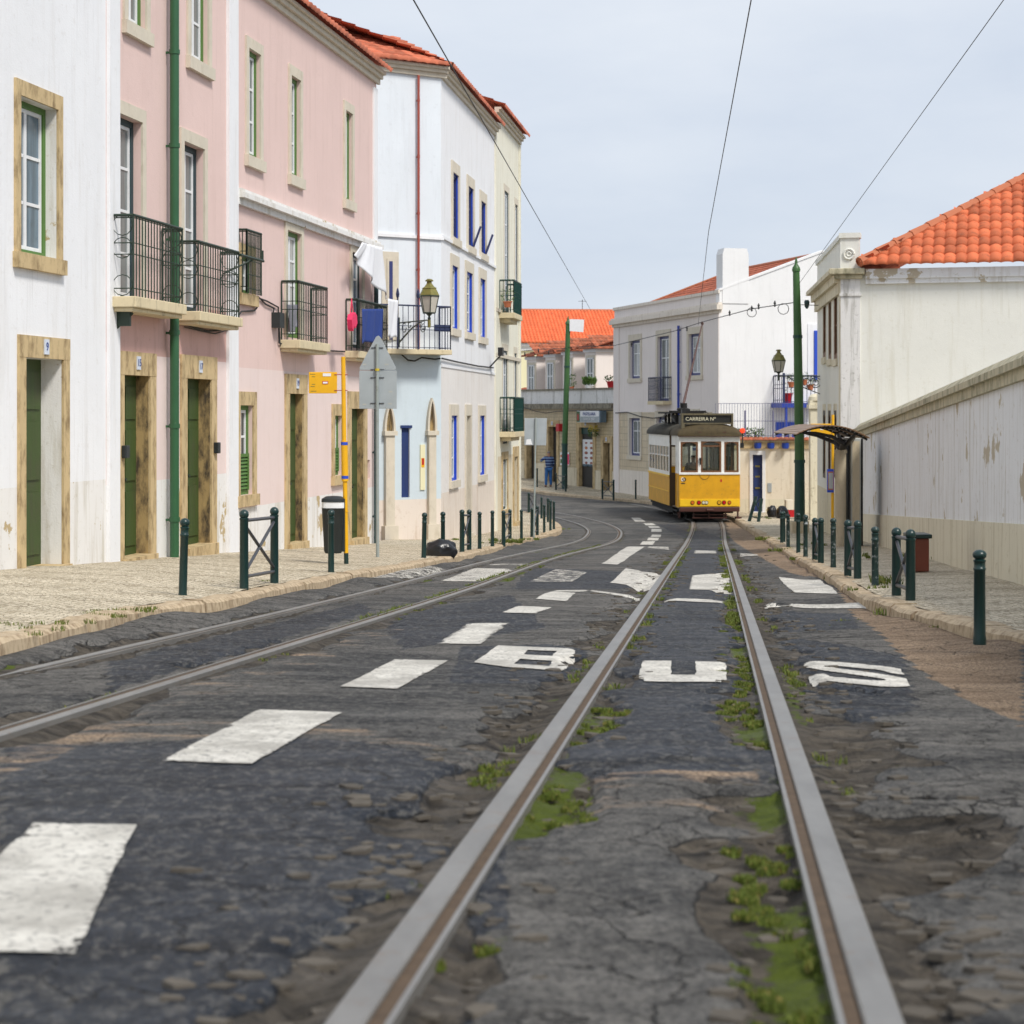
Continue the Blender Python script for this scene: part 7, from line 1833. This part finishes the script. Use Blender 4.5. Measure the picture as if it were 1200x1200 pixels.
m = MB(); m.box(H2(797.2), H2(802), -.006, -.001, H_(567.8), H_(566.6)); m.build('worn_print', 'darkink', em)
m = MB(); m.tube([(H2(825)+.16*math.cos(math.pi+a*.314), -.008, zbelt-.03+.16*math.sin(math.pi+a*.314)) for a in range(11)], .006, 4, False); m.build('lamp_mark', 'tram_bumper', tram)
m = MB(); m.box(H2(843.8), H2(845.6), -.01, -.001, H_(565.5), H_(562.5)); m.build('red_mark', 'red', tram)
# red tail disc
c = (1.08, -.02, H_(505.5)); m = MB(); n = 18
r1_ = [m.P((c[0]+.085*math.cos(6.283*k/n), c[1], c[2]+.085*math.sin(6.283*k/n))) for k in range(n)]; r2_ = [m.P((c[0]+.06*math.cos(6.283*k/n), c[1]-.04, c[2]+.06*math.sin(6.283*k/n))) for k in range(n)]; r0_ = [m.P((c[0]+.08*math.cos(6.283*k/n), c[1]+.08, c[2]+.08*math.sin(6.283*k/n))) for k in range(n)]
for A_, B_ in ((r0_, r1_), (r1_, r2_)):
    for k in range(n): m.face((A_[k], A_[(k+1) % n], B_[(k+1) % n], B_[k]))
m.face(r2_); m.build('red_side_lamp', 'redlamp', tram)
m = MB(); m.tube([(1.10, .05, H_(505)), (1.08, .05, H_(524))], .022, 6); m.box(1.03, 1.13, .02, .12, H_(526), H_(520)); m.build('mirror_arm', 'black', tram)
# bumper, underframe and wheels
m = MB(); m.box(-.98, .98, -.05, .12, zb-.16, zb-.01); m.box(-.12, .12, -.12, .1, zb-.14, zb-.06); m.build('bumper', 'tram_bumper', tram, bevel=.02)
m = MB(); m.box(-.80, .80, .15, y3-.2, .28, zb-.06); m.box(-.62, .62, .9, 1.0, .06, .30); m.box(-.95, -.6, y1+.1, y2, .22, zb-.05); m.box(.6, .95, y1+.1, y2, .22, zb-.05); m.build('underframe', 'tram_under', tram)
m = MB()
for zz in (.12, .22): m.box(-.55, .6, .08, .12, zz, zz+.035)
for x in (-.5, 0, .55): m.box(x-.02, x+.02, .1, .14, .10, .34)
m.tube([(-.95, .3, .12), (-.95, .3, .3), (-.9, .9, .2)], .04, 6); m.box(.9, 1.08, .12, .40, .06, .16); m.box(.95, .99, .2, .3, .12, .42); m.build('lifeguard', 'tram_bumper', tram)
for yy in (3.0, 5.4):
    for xx in (-.475, .475):
        m = MB(); n = 24
        for rad, xa, xb in ((.38, xx-.05, xx+.05), (.41, xx-.06*(1 if xx > 0 else -1)-.02, xx-.06*(1 if xx > 0 else -1)+.0)):
            A_ = [m.P((xa, yy+rad*math.cos(6.283*k/n), .38+rad*math.sin(6.283*k/n))) for k in range(n)]; B_ = [m.P((xb, yy+rad*math.cos(6.283*k/n), .38+rad*math.sin(6.283*k/n))) for k in range(n)]
            for k in range(n): m.face((A_[k], A_[(k+1) % n], B_[(k+1) % n], B_[k]))
            m.face(A_); m.face(B_[::-1])
        m.build('wheel', 'tram_under', tram)
# trolley pole up to the wire
yaw = math.atan2(.063, .998); org = Vector((6.42, 61.0, 0)); org.z = Sf(6.35, 61)+.012
inv = Matrix.Rotation(-yaw, 3, 'Z'); tl = inv @ (tip-org)
m = MB(); m.tube([(-.34, 3.6, zr_+.42), tuple(tl)], [.05, .022], 8); m.lathe([(.02, -.08), (.06, 0), (.02, .07)], tuple(tl), 8); m.build('trolley_pole', 'tram_bumper', tram, smooth=True)
tram.location = org; tram.rotation_euler = (0, 0, yaw)
# driver, standing on the front platform
dl = Matrix.Rotation(yaw, 3, 'Z')
dp = org+dl @ Vector((-.42, .75, zb-.01))
t = thing('person', 'tram driver in dark jacket behind the left windscreen of the yellow tram', 'person', dp)
M['jacket'] = simple('dark jacket', (.03, .035, .05), .8)
J2 = {k_: (tuple(Vector(v[0])*Vector((1, 1, 1)) if False else v[0]), v[1]) for k_, v in J.items()}
J2['lw'] = ((-.30, -.28, 1.15), .034); J2['le'] = ((-.27, -.05, 1.12), .045); J2['lhd'] = ((-.28, -.36, 1.17), .03); J2['rw'] = ((.26, -.30, 1.12), .034); J2['re'] = ((.27, -.05, 1.12), .045); J2['rhd'] = ((.25, -.38, 1.14), .03); J2['lt'] = ((-.15, -.12, .04), .035); J2['rt'] = ((.12, -.12, .04), .035)
skin_obj('body', J2, E_, 'skin', t, None)
g2 = lambda n, a: (J2[n][0], tuple(x+a for x in J2[n][1]) if isinstance(J2[n][1], tuple) else J2[n][1]+a)
JS = {n: g2(n, .022) for n in ('pel', 'waist', 'chest', 'ls', 'le', 'lw', 'rs', 're', 'rw')}; JS['neckb'] = ((0, 0, 1.43), .075)
skin_obj('jacket', JS, [('pel', 'waist'), ('waist', 'chest'), ('chest', 'neckb'), ('chest', 'ls'), ('ls', 'le'), ('le', 'lw'), ('chest', 'rs'), ('rs', 're'), ('re', 'rw')], 'jacket', t, None)
JT = {n: g2(n, .02) for n in ('pel', 'lh', 'lk', 'la', 'rh', 'rk', 'ra')}
skin_obj('trousers', JT, [('pel', 'lh'), ('lh', 'lk'), ('lk', 'la'), ('pel', 'rh'), ('rh', 'rk'), ('rk', 'ra')], 'jacket', t, None)
skin_obj('hair', dict(a=((0, .03, 1.61), (.07, .07)), b=((0, .02, 1.68), (.088, .09)), c=((0, .02, 1.725), .06)), [('a', 'b'), ('b', 'c')], 'black', t, None)
m = None; t.rotation_euler = (0, 0, yaw); t.scale = (.97, .97, .97)
# ------------------------------------------------------------------ camera, light, world
sc = bpy.context.scene
cam = bpy.data.cameras.new('camera'); co_ = bpy.data.objects.new('camera', cam); C.objects.link(co_)
co_.location = (0, 0, 0); co_.rotation_euler = (math.radians(90), 0, 0)
cam.sensor_width = 36; cam.lens = 36*FPX/1200; cam.shift_y = -(600-HY)/1200
cam.clip_start = .1; cam.clip_end = 2000
cam.dof.use_dof = True; cam.dof.focus_distance = 22; cam.dof.aperture_fstop = 5.0
sc.camera = co_
sun = bpy.data.lights.new('sun', 'SUN'); sun.energy = 2.7; sun.angle = math.radians(12); sun.color = (1, .95, .88)
so = bpy.data.objects.new('sun', sun); C.objects.link(so)
el, az = math.radians(50), math.radians(140)     # azimuth clockwise from +Y : behind the camera, to the right
D = Vector((math.sin(az)*math.cos(el), math.cos(az)*math.cos(el), math.sin(el)))
so.rotation_euler = D.to_track_quat('Z', 'Y').to_euler()
w = bpy.data.worlds.new('World'); sc.world = w; w.use_nodes = True; nt = w.node_tree
bg = nt.nodes['Background']; sky = nt.nodes.new('ShaderNodeTexSky'); sky.sky_type = 'NISHITA'; sky.sun_disc = False
sky.sun_elevation = el; sky.sun_rotation = az
tc = nt.nodes.new('ShaderNodeTexCoord'); mp = nt.nodes.new('ShaderNodeMapping'); mp.inputs['Scale'].default_value = (1.2, 1.2, 3.5)
nt.links.new(tc.outputs['Generated'], mp.inputs[0])
n1 = nn(nt, 'ShaderNodeTexNoise', Scale=2.2, Detail=6., Roughness=.55); nt.links.new(mp.outputs[0], n1.inputs[0])
cloud = mix(nt, ramp(nt, n1.outputs['Fac'], .36, .66), (5.6, 6.2, 7.2), (7.1, 7.5, 8.1))
nt.links.new(mix(nt, .90, sky.outputs[0], cloud), bg.inputs['Color'])
bg.inputs['Strength'].default_value = .096
sc.view_settings.view_transform = 'Standard'; sc.view_settings.look = 'None'; sc.view_settings.exposure = .30; sc.view_settings.gamma = 1
